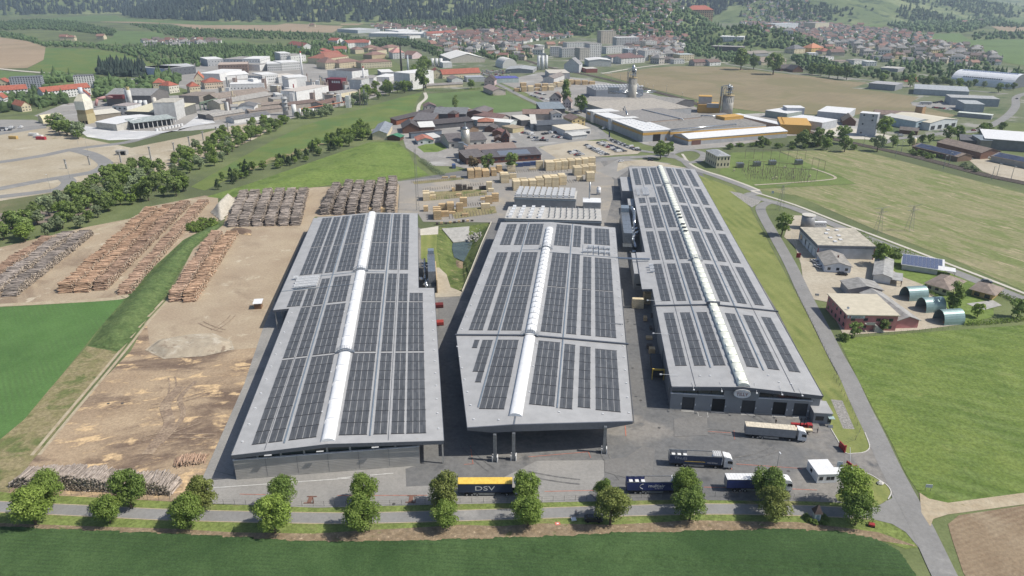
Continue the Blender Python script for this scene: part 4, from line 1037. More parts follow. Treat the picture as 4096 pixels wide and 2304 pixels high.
stack('J',1240,1337,333,5.8,8,m_fresh,'pale timber stack left of the row behind the kilns'); stack('J',1340,1423,285,3.6,3,m_fresh,'half-high pale timber stack at the kiln crossing')
for i,(x0,x1,yb,h,d) in enumerate(((1385,1470,420,5.9,9),(1478,1562,412,5.8,9),(1572,1655,404,5.6,9),(1660,1745,396,6,9),(1750,1832,390,6.6,9),(1836,1920,384,6.6,9),(1924,2007,358,6,9))):
    stack('J',x0,x1,yb,h,d,m_fresh,'pale timber stack, %s from the left behind the far kiln' % ORD[i],GE)
for i,(x0,x1,yb,h,d) in enumerate(((2095,2190,245,5.6,7),(2192,2270,232,5.6,7),(2272,2347,220,5.6,7))):
    stack('J',x0,x1,yb,h,d,m_fresh,'pale timber stack, %s of three by the yard exit' % ORD[i],GF)
stack('J',2240,2335,315,6,5,m_fresh,'tall pale timber stack right of the kiln chimney'); stack('J',2125,2200,302,2.7,2.6,m_fresh,'small pale timber stack beside the tall one by the chimney')
for x0,x1,yb,h,d,m_,lab in ((330,407,540,4.6,8,m_fresh,'pale timber stack beside the lattice mast'),(410,480,512,2,2,m_fresh,'low timber bundle right of the stack by the mast'),(405,465,478,2.1,2,m_fresh,'timber bundle behind the low one near the mast'),
        (1070,1135,415,5.3,2.4,m_fresh,'slim tall pale stack among dark boards'),(1088,1155,434,2,2,m_fresh,'low pale bundle before the slim tall stack'),(1005,1075,455,1.6,1.5,m_fresh,'single pale package on the middle bearers'),(712,778,484,1.6,1.5,m_warm,'lone small package in the middle bay'),
        (455,545,762,5,10,m_warm,'large brown timber stack nearest the left hall'),(545,632,728,3,3,m_warm,'half-high brown stack beside the large one'),(515,605,660,4,5,m_warm,'brown stack behind the half-high one'),(610,692,668,5,5,m_warm,'tall banded brown stack in the near left bay'),
        (722,798,668,5.2,3,m_warm,'slim brown stack standing alone in the near bay'),(760,845,610,5.4,2.6,m_warm,'tall brown stack at the far edge of the near bay'),(335,388,665,3,3,m_warm,'small brown stack at the near left corner'),(633,708,694,1.3,1.6,m_warm,'flat brown bundle before the banded stack'),
        (785,860,718,1.5,1.6,m_warm,'flat brown bundle nearest the basin lane'),(1008,1115,635,3,2.6,m_fresh,'wide pale stack on the grass by the lane'),(1057,1140,577,4.6,2.6,m_warm,'brown stack by the kiln lane'),(1135,1215,552,5,3,m_warm,'tallest brown stack by the kiln lane'),(1000,1055,534,1.6,1.5,m_warm,'small bundle left of the stacks by the kiln lane'),
        (665,705,430,2.2,2.5,m_warm,'brown plank pile left of the dark boards'),(710,785,425,4,3,m_old,'dark weathered board pile in the middle bay'),(790,840,415,3,3,m_old,'weathered grey board pile right of the dark one'),(850,910,412,2,3,m_old,'low grey board heap in the middle bay'),(985,1065,410,2.2,2,m_old,'dark boards left of the slim tall stack'),
        (550,620,275,1,1.5,m_warm,'thin timber bundle at the upper left bay'),(645,715,270,1.1,1.5,m_warm,'thin timber bundle right of its twin in the upper bay')):
    stack('J',x0,x1,yb,h,d,m_,lab)
for i in range(2): stack('E',232 + i * 78,285 + i * 78,190,2.6 + i * .2,3,m_warm,'timber crate behind the left hall, %s of two' % ORD[i],'crates behind the left hall')
stack('E',2160,2245,890,4.1,4,m_fresh,'pale timber stack in the lane left of the right hall',ang=-A2)
stack('E',2250,2300,860,4.6,8,m_warm,'brown timber stack under the eave of the right hall',ang=-A2)
# bearers laid out on the ground of the bays
bb = MB()
for (x0,y0,x1,y1,nn,dep) in ((190,330,800,280,26,8),(1280,220,1700,190,16,8),(330,420,1060,350,26,8),(430,530,1080,470,22,9),(640,750,1170,690,15,12),(860,600,1060,590,7,9),(2010,330,2230,310,8,8),(1700,215,2060,190,10,4)):
    for i in range(nn):
        t = i / nn; p = at('J',x0 + (x1 - x0) * t,y0 + (y1 - y0) * t)
        bb.box(p.x - .1,p.y,.07,p.x + .1,p.y + dep * rnd.uniform(.6,1),.26,rz=-A1,piv=(p.x,p.y))
tag(bb.build('ground_bearers',m_old),'rows of dark wooden bearers lying on the lumber bays','bearers',kind='stuff')
for pts in ((640,640,1170,600,1190,680,700,750),(320,440,1060,400,1080,470,420,535),(200,315,800,262,810,285,230,345)):
    field('weedy_bay',g_tan,.078,('J',) + pts)
# ---- log piles
m_log = timber('bark_logs',C(204,170,142),C(170,138,114)); m_logg = timber('grey_logs',C(190,176,164),C(154,142,132)); m_logo = timber('orange_logs',C(214,178,144),C(182,144,114))
m_end = timber('log_ends',C(236,220,196),C(210,190,166))
LS = 7
def log_template():
    a = np.arange(LS) * 2 * np.pi / LS
    c0 = np.stack([np.zeros(LS),np.cos(a),np.sin(a)],1); c1 = c0.copy(); c1[:,0] = 1
    V = np.concatenate([c0,c1]); F = [(i,(i + 1) % LS,LS + (i + 1) % LS) for i in range(LS)] + [(i,LS + (i + 1) % LS,LS + i) for i in range(LS)]
    F += [(0,i + 1,i) for i in range(1,LS - 1)] + [(LS,LS + i,LS + i + 1) for i in range(1,LS - 1)]
    return V,np.array(F)
LV,LF = log_template()
def log_pile(near,far,length,h,m,label,group=None,dia=.42,parts=0,rag=.35,name='log_pile'):
    """logs lie square to the pile's run from near to far"""
    d = far - near; run = d.length; ux = Vector((d.x / run,d.y / run,0)); lx = Vector((ux.y,-ux.x,0))
    e = empty(name,near,0,label,'log pile',group)
    rg = np.random.default_rng(int(abs(near.x * 7 + near.y)) + 3)
    S,Z,RAD,OFF,LEN = [],[],[],[],[]
    s = 0.0
    prof = lambda s: h * min(1,(s + 1.2) / 4.0,(run - s + 1.2) / 4.0) * (.86 + .14 * math.sin(s * .21 + near.x) + .07 * math.sin(s * .9))
    while s < run:
        z = 0.0; top = prof(s)
        while z < top:
            r_ = dia / 2 * rg.uniform(.7,1.25)
            S.append(s + rg.uniform(-.12,.12)); Z.append(z + r_); RAD.append(r_); OFF.append(rg.normal(0,rag)); LEN.append(length * rg.uniform(.93,1.03)); z += r_ * 1.82
        s += dia * .92
    S,Z,RAD,OFF,LEN = map(np.array,(S,Z,RAD,OFF,LEN)); n = len(S)
    tilt = rg.normal(0,.03,n); yaw = rg.normal(0,.035,n)
    top = Z > np.array([prof(s) for s in S]) - .8
    yaw[top] = rg.normal(0,.14,top.sum()); tilt[top] = rg.normal(0,.07,top.sum())
    x = (LV[None,:,0] - .5) * LEN[:,None]; y = LV[None,:,1] * RAD[:,None]; z = LV[None,:,2] * RAD[:,None]
    xx = x * np.cos(yaw)[:,None] - y * np.sin(yaw)[:,None] + OFF[:,None]; yy = x * np.sin(yaw)[:,None] + y * np.cos(yaw)[:,None] + S[:,None]; zz_ = z + x * np.sin(tilt)[:,None] + Z[:,None]
    W = np.stack([xx * lx.x + yy * ux.x,xx * lx.y + yy * ux.y,np.maximum(zz_,.02)],2)
    order = np.argsort(-top.astype(float)) if parts else None
    idx = np.arange(n)
    if parts:
        face = np.argsort(-(Z + rg.uniform(0,1.5,n)))[:parts]
        for i in face:
            o = link('log',npmesh('log',W[i],LF,m),e); o.data.materials.append(m_end)
            o.data.polygons.foreach_set('material_index',[0] * (2 * LS) + [1] * (2 * LS - 4))
        idx = np.setdiff1d(idx,face)
    me = npmesh('stacked_logs',W[idx].reshape(-1,3),(LF[None] + (np.arange(len(idx)) * len(LV))[:,None,None]).reshape(-1,3),m)
    me.materials.append(m_end)
    me.polygons.foreach_set('material_index',np.tile(np.array([0] * (2 * LS) + [1] * (2 * LS - 4),dtype=np.int32),len(idx)))
    o = link('stacked_logs',me,e); o['kind'] = 'stuff'
    return e
GLG = 'long log piles in the left log yard'
for i,(a,c_,L,h,m_) in enumerate((((75,800),(650,345),5.6,3.4,m_logg),((-70,790),(520,345),5.6,3.2,m_logg),((-215,780),(380,385),5.6,3.0,m_log))):
    log_pile(at('D',*a),at('D',*c_),L,h,m_,'long greyish log pile at the left picture edge, %s from the dirt track' % ORD[i],GLG)
for i,(a,c_,L,h,m_) in enumerate((((480,775),(1130,170),5.6,3.6,m_logo),((602,772),(1250,160),5.6,3.4,m_logo),((735,755),(1370,125),5.2,3.5,m_log),((915,785),(1505,105),4.8,3.2,m_log))):
    log_pile(at('D',*a),at('D',*c_),L,h,m_,'long reddish log pile in the middle log yard, %s from the left' % ORD[i],GLG)
for i,(a,c_,L,h,m_) in enumerate((((1288,838),(1600,345),4.8,3.6,m_log),((1392,842),(1712,345),4.8,3.4,m_logo))):
    log_pile(at('D',*a),at('D',*c_),L,h,m_,'reddish log pile right of the grass bank, %s of two' % ORD[i],'log piles right of the grass bank')
for i,(x,xf) in enumerate(((1712,1800),(1798,1880),(1890,1975),(1985,2065),(2082,2150),(2170,2235))):
    log_pile(at('D',x,290 - i * 2),at('D',xf,62 - i * 6),4.6,4.6,m_logg,'tall grey log pile in the upper yard, %s from the gravel heap' % ORD[i],'tall grey log piles in the upper yard',dia=.5)
for i,(x,xf) in enumerate(((818,850),(852,882),(884,908),(916,935),(948,962),(982,990))):
    log_pile(at('X',x,541 - i * .6),at('X',xf,474 - i * 3),4.4,5.4,m_logg,'high brown-grey log pile behind the left hall, %s from the left' % ORD[i],'high log piles behind the left hall',dia=.5)
# the pile along the lane: its log ends face the lane, logs run away to the upper right
pa,pb_ = at('G',50,805),at('G',1235,862)
lp = log_pile(pa + Vector((1.2,2.8,0)),pb_ + Vector((1.2,2.6,0)),5.2,4.2,m_logg,'wide pile of pale logs with ends facing the lane at bottom left',dia=.36,parts=300,rag=.16)
lp2 = log_pile(at('G',1262,640) + Vector((.3,1,0)),at('G',1490,612) + Vector((.3,1,0)),3.4,1.7,m_log,'small heap of short logs in the bark yard corner',dia=.3,parts=60)
gh = mound('gravel_heap',ground('pale_gravel',C(206,198,182),C(190,182,166),.4,fine=.15),PK('D',1535,185,1660,60,1745,90,1700,170,1625,262),5.5,1.0,6.5)
gh['kind'] = 'thing'; tag(gh,'pale gravel heap between the grass bank and the grey logs','gravel heap')
for nm,lab,m_,hm,pts in (('soil_heap','dark soil heap at the tip of the log rows',g_dirt,1.6,(1660,330,1720,292,1850,310,1850,360,1760,345)),('spoil_heap','grey spoil mound in the bark yard',ground('spoil',C(194,180,156),C(172,158,136),.3,C(206,196,176),.2,(.5,.7),C(150,132,112),.25,(.58,.7)),1.6,(1065,1195,1160,1120,1400,1080,1560,1070,1700,1130,1720,1190,1500,1240,1200,1260)),
                         ('soil_heap','dark brown soil pile on the spoil mound',ground('dark_soil',C(120,104,90),C(104,90,78),.5),1.2,(1370,1215,1380,1150,1440,1125,1520,1080,1540,1100,1470,1160,1420,1225)),('sand_heap','small ochre sand pile in the bark yard',ground('ochre',C(208,172,122),C(196,158,110),.5),.8,(1605,1215,1640,1165,1700,1160,1690,1195))):
    if 'spoil' in nm: sheet('spoil_ground',PK('D',*pts),.07,m_)
    o = mound(nm,m_,PK('D',*pts),hm,.8,4,z0=.12 if hm < 1.3 else .08); o['kind'] = 'thing'; tag(o,lab,'heap')
sh = empty('log_measuring_hut',at('D',1868,895),R(8),'little white-roofed wooden hut alone in the clay yard','hut')
MB().box(0,0,0,2.6,3,2.4).build('wall',mat('brown_wood',C(140,104,74),.8,0,.2,3),sh); MB().hexa([(-.4,-.5,2.5),(3.1,-.5,2.5),(3.1,3.6,2.9),(-.4,3.6,2.9)],[(-.4,-.5,2.65),(3.1,-.5,2.65),(3.1,3.6,3.05),(-.4,3.6,3.05)]).build('roof',m_white,sh)

for r_,(y,x0,x1,st_) in enumerate(((672,1300,1560,50),(648,1345,1720,54),(625,1590,1900,52))):
    x = x0; i = 0
    while x < x1:
        stack('B',x,x + st_ * .8,y - (x - x0) * .03 + rnd.uniform(-5,5),rnd.uniform(3,6),rnd.uniform(5,10),m_warm if rnd.random() < .6 else m_fresh,'timber stack in the far factory yard by the railway, %s of its %s row' % (ordn(i),('near','middle','back')[r_]),'timber stacks in the far factory yard'); x += st_; i += 1
gd = MB()
for i in range(90):
    p = at('O',rnd.uniform(720,1010),rnd.uniform(345,430)); s_ = rnd.uniform(.8,2.6); gd.box(p.x - s_,p.y - s_,.1,p.x + s_,p.y + s_,rnd.uniform(1,3.2))
tag(gd.build('market_goods',ground('mixed_goods',C(206,204,200),C(120,128,120),.15,C(150,84,70),.12,(.55,.6),C(96,120,140),.2,(.55,.6))),'clutter of pallets and goods outside the garden market','goods',kind='stuff')

for i,(x,y,w_,h_) in enumerate(((2245,985,26,1.6),(2290,1050,20,1.0),(2265,1120,46,.8),(2270,1190,40,1.4),(2285,1225,44,2.0),(2300,960,30,1.2))):
    stack('E',x,x + w_,y,h_,2.2,m_old if i % 2 else m_warm,'low pallet pile in the shaded lane by the right hall, %s from the far end' % ORD[i],'pallet piles in the hall lane',ang=-A2)
for i in range(9): stack('E',722 + i * 32,742 + i * 32,276 - i * 3.2,rnd.uniform(.5,1.3),1.2,m_warm if i % 2 else m_old,'offcut bundle on the rack above the pond, %s from the left' % ORD[i],'offcut bundles above the pond')

o = mound('reed_litter',g_dry,[at('E',x,y,-2.6) for x,y in ((862,520),(925,535),(930,585),(880,605),(855,570))],.9,.6,3,z0=-3.2); o['kind'] = 'structure'
# ================================================================ BUILDINGS ROUND THE WORKS
rb = random.Random(4)
WM = {}
def wm(r,g,b): # plaster / sheet wall by picture colour
    return mat('wall_%d_%d_%d' % (r,g,b),C(r,g,b),.85,0,.08,.35,bump=.1)
def rm(r,g,b): # roof by picture colour
    return mat('roof_%d_%d_%d' % (r,g,b),C(r,g,b),.8,0,.16 if r < 200 else .05,.5,bump=.2 if r < 200 else .05,bs=3)
TILE,BROWN,DARKR,GREYR,WHITER,PALER = rm(176,96,72),rm(128,106,96),rm(92,86,86),rm(128,130,134),rm(226,227,228),rm(186,180,170)
WHITEW,CREAM,PALEW,YELW,GREYW,WOODW,DARKW,PINKW = wm(226,226,224),wm(220,206,172),wm(204,203,200),wm(226,200,134),wm(160,162,166),mat('brown_boards',C(116,82,64),.85,0,.2,2),wm(92,92,96),wm(200,128,128)
m_win = mat('window_glass',(.03,.035,.045,1),.15,0,0,spec=.6)
m_frame = mat('window_frame',C(226,226,224),.5,0,0)
win_me = MB().box(-.5,-.05,0,.5,.02,1).mesh('window',m_win)
def windows(e,w,d,h,rows,cols,sides,fine=True,wd=1.1,wh=1.2,z0=1.0,skip=0.0):
    """sides: f front, l left, r right, b back; every window a part, or one part of many when too small to pick out"""
    sp = []
    fh = (h - .3) / rows
    for s_ in sides:
        L_ = w if s_ in 'fb' else d
        n = max(1,round(cols * L_ / w)) if s_ in 'lr' else cols
        for r_ in range(rows):
            for i in range(n):
                if rb.random() < skip: continue
                t = L_ * (i + .5) / n; z = r_ * fh + z0
                if s_ == 'f': sp.append((t,0,z,0))
                elif s_ == 'b': sp.append((t,d,z,math.pi))
                elif s_ == 'l': sp.append((0,t,z,-math.pi / 2))
                else: sp.append((w,t,z,math.pi / 2))
    if fine:
        for x,y,z,a in sp: link('window',win_me,e,(x,y,z),(0,0,a),(wd,1,wh))
    elif sp:
        b = MB()
        for x,y,z,a in sp:
            b.box(x - wd / 2,y - .06,z,x + wd / 2,y + .06,z + wh,rz=a,piv=(x,y))
        o = b.build('window_rows',m_win,e); o['kind'] = 'stuff'
def roof(e,kind,w,d,h,rh,m,ov=.5,ridge=None,th=.22):
    """gable ridge along x ('x') or y ('y'); hip; flat; shed; arch; saw"""
    if ridge is None: ridge = 'x' if w >= d else 'y'
    b = MB()
    if kind == 'flat':
        b.box(-ov * .3,-ov * .3,h,w + ov * .3,d + ov * .3,h + th + .1)
    elif kind == 'shed':
        b.hexa([(-ov,-ov,h),(w + ov,-ov,h),(w + ov,d + ov,h + rh),(-ov,d + ov,h + rh)],[(-ov,-ov,h + th),(w + ov,-ov,h + th),(w + ov,d + ov,h + rh + th),(-ov,d + ov,h + rh + th)])
    elif kind == 'gable':
        if ridge == 'x':
            for s_ in (0,1):
                y0 = -ov if s_ == 0 else d + ov; k = rh * ov / (d / 2)
                lo = [(-ov,y0,h - k),(w + ov,y0,h - k),(w + ov,d / 2,h + rh),(-ov,d / 2,h + rh)]
                if s_: lo = lo[::-1]
                b.hexa(lo,[(x,y,z + th) for x,y,z in lo])
        else:
            for s_ in (0,1):
                x0 = -ov if s_ == 0 else w + ov; k = rh * ov / (w / 2)
                lo = [(x0,d + ov,h - k),(x0,-ov,h - k),(w / 2,-ov,h + rh),(w / 2,d + ov,h + rh)]
                if s_: lo = lo[::-1]
                b.hexa(lo,[(x,y,z + th) for x,y,z in lo])
    elif kind == 'hip':
        A = [(-ov,-ov,h),(w + ov,-ov,h),(w + ov,d + ov,h),(-ov,d + ov,h)]
        if w >= d: r0,r1 = (d / 2,d / 2,h + rh),(w - d / 2,d / 2,h + rh); fs = [(0,1,5,4),(1,2,5),(2,3,4,5),(3,0,4),(3,2,1,0)]
        else: r0,r1 = (w / 2,w / 2,h + rh),(w / 2,d - w / 2,h + rh); fs = [(0,1,4),(1,2,5,4),(2,3,5),(3,0,4,5),(3,2,1,0)]
        b.add(A + [r0,r1],fs)
    elif kind == 'arch':
        n = 14
        if ridge == 'x':
            R0 = [[(x,d / 2 - d / 2 * math.cos(math.pi * i / n),h + rh * math.sin(math.pi * i / n)) for i in range(n + 1)] for x in (0,w)]
        else:
            R0 = [[(w / 2 + w / 2 * math.cos(math.pi * i / n),y,h + rh * math.sin(math.pi * i / n)) for i in range(n + 1)] for y in (0,d)]
        b.loft(R0,cap=True,closed=False)
        b.f = [tuple(reversed(f)) if False else f for f in b.f]
    return b.build('roof',m,e)
def gable_wall(w,d,h,rh,ridge):
    b = MB().box(0,0,0,w,d,h)
    if ridge == 'y':
        for y in (0,d): b.add([(0,y,h),(w,y,h),(w / 2,y,h + rh)],[(0,1,2) if y == 0 else (1,0,2)])
    else:
        for x in (0,w): b.add([(x,0,h),(x,d,h),(x,d / 2,h + rh)],[(1,0,2) if x == 0 else (0,1,2)])
    return b
def bld(name,label,cat,k,x0,y0,x1,y1,dep,h,kind='flat',rh=2.0,wall=None,rf=None,z=0,ridge=None,win=None,ov=.5,group=None,door=None,chim=False):
    """x0,y0 -> x1,y1: near wall line as sighted at level z; dep metres away from the viewer"""
    p,w,an = footprint(k,x0,y0,x1,y1,z)
    e = empty(name,p,an,label,cat,group)
    rdg = ridge or ('x' if w >= dep else 'y')
    wall = wall or WHITEW
    (gable_wall(w,dep,h,rh,rdg) if kind == 'gable' else MB().box(0,0,0,w,dep,h + (0 if kind != 'shed' else 0))).build('wall',wall,e)
    if kind == 'shed':
        MB().add([(0,0,h),(w,0,h),(w,dep,h + rh),(0,dep,h + rh),(0,dep,h),(w,dep,h)],[(0,4,3),(1,2,5),(4,5,2,3)]).build('gable_wall',wall,e)
    r_ = roof(e,kind,w,dep,h,rh,rf or GREYR,ov,rdg)
    if win: windows(e,w,dep,h,*win)
    if door:
        for t in door: MB().box(w * t - .9,-.08,0,w * t + .9,.03,2.4).build('door',m_dark,e)
    if chim: MB().box(w * .6,dep * .45,h + rh * .5,w * .6 + .6,dep * .45 + .6,h + rh + .8).build('chimney',rm(140,100,86),r_)
    e['_w'] = w
    return e,w
# ---- right-hand businesses -------------------------------------------------
e,w = bld('workshop_building','flat gravel-roofed workshop with seven square roof lights and red posts','workshop','U',490,520,1105,535,27,6.5,'flat',0,wm(196,200,206),rm(190,182,164),0,win=(1,4,'l',True,2.4,2.6,1.2))
MB().box(-.3,-.3,5.3,w + .3,27.3,6.55).build('parapet_band',wm(126,130,138),e)
for x,y in ((9.5,5),(13,8),(9.2,10.5),(14.3,14),(9.4,17),(12,22.5),(16.3,22.5)): MB().box(x - .75,y - .75,6.85,x + .75,y + .75,7.25).build('roof_light',m_white,e)
for x in (.2,w - .4): MB().box(x,-.35,0,x + .3,-.12,5.3).build('post',m_red,e)
for yy in (2,7,12,17): MB().box(-.12,yy,0,-.04,yy + 3.4,3.6).build('gate',m_white,e)
e,w = bld('office_building','white single-storey office with patchy fibre-cement gable roof','office','U',580,665,860,682,16,3.2,'gable',1.7,wm(226,230,238),rm(156,152,146),ridge='y',win=(1,3,'f',True,1.3,1.3,1.1),chim=True)
e,w = bld('garage_row','long grey-roofed garage shed right of the white office','shed','U',1100,770,1285,800,24,3.3,'gable',.9,WHITEW,rm(168,168,166),ridge='y',ov=.6)
MB().box(w,-1,2.6,w + 4.5,9,2.8).build('lean_to_roof',rm(168,168,166),e)
for yy in (0,4,8): MB().box(w + 4.1,yy - .9,0,w + 4.3,yy - .7,2.6).build('post',WOODW,e)
e,w = bld('pink_office','pink two-storey office with flat stained roof and outside stair','office','U',800,1290,1340,1300,19,6.3,'flat',0,PINKW,rm(206,196,172),win=(2,4,'f',True,1.5,1.2,.9),ov=1.6)
windows(e,w,19,6.3,2,5,'l',True,1.3,1.4,.9)
MB().box(.1,-.12,5.0,6.4,-.03,6.2).build('sign_board',wm(206,216,222),e)
text('lettering','JANSCHITZ',e,(3.7,-.16,5.5),(R(90),0,0),.75,mat('dark_letters',C(70,74,84),.6),.01)
MB().tube((1.0,-.16,5.55),(1.0,-.12,5.55),.34,n=12).build('sign_mark',m_red,e)
st = MB()
for i in range(9): st.box(10.5 - i * .42 + 3,-1.6,0,10.9 - i * .42 + 3,-.3,.35 + i * .33)
st.build('outside_stair',m_conc,e); MB().box(6.6,-1.8,3.1,9.8,-.2,3.3).box(6.6,-1.8,3.3,9.8,-1.7,4.2).build('balcony',m_conc,e)
MB().tube((1.6,4,6.6),(1.6,4,7.4),.06).tube((1.6,4,7.4),(1.4,3.7,7.5),.45,.5,n=12).build('satellite_dish',m_white,e)
bld('pink_annex','lower pink workshop wing with sloping grey roof','workshop','U',1345,1275,1580,1268,26,3.4,'gable',1.6,PINKW,rm(166,164,160),ridge='y',ov=.5)
bld('rear_shed','grey fibre-cement roofed shed behind the pink office','shed','U',850,850,1210,860,9,3.4,'gable',1.6,GREYW,rm(158,156,152),ridge='y',z=3.4)
tank = empty('water_tank',at('U',395,195),0,'round grey tank with pale lid behind the workshop','tank')
MB().tube((0,0,0),(0,0,7.2),3.4,n=28).build('shell',ribbed('tank_sheet',C(150,152,156),.5,'Z',.3),tank,smooth=True); MB().tube((0,0,7.2),(0,0,7.5),3.5,n=28).build('lid',rm(206,202,192),tank)
for i,(x,y,x1,y1) in enumerate(((1490,985,1690,930),(1670,1110,1885,1050),(1865,1245,2090,1195))):
    p,w,an = footprint('U',x,y,x1,y1)
    an = R(8); w = 8.6
    ar = empty('arch_shed',p,an,'green sheet-metal arch shed, %s from the road' % ('farthest','middle','nearest')[i],'shed','three arch sheds')
    d = 6.4; n = 14; m_ar = ribbed('arch_sheet',C(140,170,170),.6,'X',.4,.4,.3)
    b = MB()
    for k_,o_ in ((0,0),(1,.12)):
        pass
    R0 = [[(x_,d / 2 - d / 2 * 1.0 * math.cos(math.pi * j / n),5.2 * math.sin(math.pi * j / n) ** .85) for j in range(n + 1)] for x_ in (0,w)]
    R1 = [[(x_,d / 2 - (d / 2 - .12) * math.cos(math.pi * j / n),(5.2 - .12) * math.sin(math.pi * j / n) ** .85) for j in range(n + 1)] for x_ in (0,w)]
    b.loft(R0,cap=False,closed=False); b.loft(R1,cap=False,closed=False)
    b.build('arch_shell',m_ar,ar)
    eb = MB(); m_ = n + 1; eb.add(R1[1],[tuple(range(m_))]); eb.build('end_wall',ribbed('arch_end',C(96,112,112),.6,'Y',.3),ar)
    for j in range(3): MB().box(1.2 + j * 2,1.2 + j,0,2.6 + j * 2,2.2 + j,1 + j * .4).build('stored_crate',mat('crate_wood',C(170,140,104),.8,0,.2,2),ar)
e,w = bld('bungalow','pale yellow bungalow with brown hipped roof near the arch sheds','house','U',1665,855,1900,925,15,3,'hip',2.4,wm(214,208,160),rm(150,134,122),win=(1,3,'f',True,1.4,1.2,1.1),ov=.9)
bld('bungalow_wing','brown-roofed wing of the bungalow facing the garden','house','F',2180,790,2330,830,10,2.8,'hip',2,wm(196,164,96),rm(150,134,122),ov=1.2,win=(1,2,'f',True,2,1.6,.4))
sheet('terrace',PK('F',2145,855,2260,905,2405,868,2340,830),.12,m_conc)
bh = empty('solar_carport',at('U',1410,640),R(-28),'blue-white solar panelled carport house beside the state road','carport')
MB().box(0,0,0,14,9,2.6).build('wall',wm(206,206,202),bh)
MB().hexa([(-.6,-.8,2.6),(16.5,-.8,2.6),(16.5,9.6,4.4),(-.6,9.6,4.4)],[(-.6,-.8,2.8),(16.5,-.8,2.8),(16.5,9.6,4.6),(-.6,9.6,4.6)]).build('roof',WHITER,bh)
m_bluep = mat('blue_panel',C(106,118,150),.2,0,.1,spec=.6)
pm = MB().box(0,0,0,1.5,1.0,.05).mesh('solar_panel',m_bluep)
for i in range(10):
    for j in range(8):
        if i > 8 and j < 3: continue
        link('solar_panel',pm,bh,(-.3 + i * 1.6,-.5 + j * 1.22,2.92 + (j * 1.22 + .3) * .173),(R(9.8),0,0))
MB().box(14.3,.5,2.3,21,6,2.5).build('carport_roof',WHITER,bh)
for x,y in ((20.7,.7),(20.7,5.6),(17,.7)): MB().box(x - .1,y - .1,0,x + .1,y + .1,2.3).build('post',m_steel,bh)
# ---- substation house
e,w = bld('transformer_house','cream substation house with grey hipped roof and tall windows','substation','C',308,1235,405,1232,21,8.6,'hip',1.8,wm(222,210,176),rm(168,172,176),win=(2,4,'f',True,1.0,2.0,1.6),ov=.4)
windows(e,w,21,8.6,2,3,'l',True,1.0,2.0,1.6)
# ---- yellow-grey factory (right of centre)
YEL = mat('yellow_band',C(214,164,60),.6,0,.08); SHEET = ribbed('factory_sheet',C(176,178,180),.7,'X',.25,.6)
def fact(label,k,x0,y0,x1,y1,dep,h,rf,z=0,kind='flat',rh=1.5,wall=None,band=True,name='factory_hall',ridge=None):
    e,w = bld(name,label,'factory',k,x0,y0,x1,y1,dep,h,kind,rh,wall or SHEET,rf,z,ridge=ridge,ov=.3)
    if band: MB().box(-.06,-.06,h * .62,w + .06,dep * .98,h * .86).build('yellow_band',YEL,e)
    return e,w
F1 = rm(148,144,138); F2 = rm(180,172,160); F3 = rm(150,146,142)
e,w = fact('long white-roofed production hall with yellow bands along the works road','L',695,848,985,828,118,9,WHITER,ridge='y')
for i in range(20): MB().box(-.14,3 + i * 5.8,.2,-.07,3.4 + i * 5.8,8.8).build('pilaster',m_conc,e)
for i in range(8):
    for j in range(4): MB().box(5 + j * 5.4,8 + i * 6.5,9.3,7.5 + j * 5.4,9.4 + i * 6.5,9.7).build('roof_light',m_white,e)
MB().box(w * .36,-.12,0,w * .62,-.07,6).build('gate',m_dark,e); MB().box(w * .8,-.12,0,w * .84,-.07,2.4).build('door',YEL,e)
for t in (58,97): MB().box(-1.6,t,0,4,t + 6,9.6).hexa([(-1.6,t,9.6),(26,t,9.6),(26,t + 8,9.6),(-1.6,t + 8,9.6)],[(-1.6,t,10.4),(26,t,9.9),(26,t + 8,9.9),(-1.6,t + 8,10.4)]).build('stair_block',WHITEW,e)
fact('flat grey-roofed factory block behind the white-roofed hall','L',985,730,1970,668,66,8.4,F1,z=8.4)
fact('flat brown-grey factory roof in the middle of the works','L',730,640,1290,590,60,9.4,F3,z=9.4,wall=wm(198,170,150),band=False)
fact('low pale factory roof reaching the railway','L',420,545,1200,495,75,8.2,F2,z=8.2,band=False)
e,w = fact('long low warehouse with white gable roof and yellow band','L',1165,882,2180,798,22,5.4,WHITER,kind='gable',rh=2.2,ridge='x')
MB().box(3,-.1,0,12,-.07,4).build('gate',wm(120,84,76),e)
e,w = fact('yellow-ochre warehouse by the railway trees','L',2105,760,2420,775,40,8,YEL,wall=YEL,band=False)
for i in range(6): MB().tube((3,4 + i * 6,8.2),(3,4 + i * 6,9.4),.5,n=8).build('roof_vent',YEL,e)
fact('long narrow conveyor building with white segmented roof','L',1610,560,2100,668,10,6.5,WHITER,z=6.5,wall=wm(176,150,130),band=False,name='conveyor_building')
e,w = fact('grey sheet boiler tower on a yellow base','L',1262,545,1480,552,22,8,YEL,wall=YEL,band=False,name='boiler_tower')
MB().box(.4,3,8.2,w * .62,14,16).build('tower_box',SHEET,e); MB().box(.2,2.8,16,w * .62 + .2,14.2,16.4).build('tower_roof',YEL,e)
MB().box(w * .4,-2.5,6,w,-.1,10).build('hopper',SHEET,e)
e,w = fact('small yellow penthouse block at the silo foot','L',1540,630,1735,612,12,11,YEL,z=8,wall=YEL,band=False,name='penthouse_block')
fact('dry-kiln row crowned by white fans','L',215,398,700,385,40,9,rm(150,154,160),wall=ribbed('kiln_blue',C(150,158,170),.7,'X',.3),band=False,name='drying_kiln')
kz = at('L',215,398); kr = footprint('L',215,398,700,385)[2]
kf = empty('fan_gallery',(kz.x,kz.y,9.4),kr,'rows of white fans standing on the kiln roof','fans')
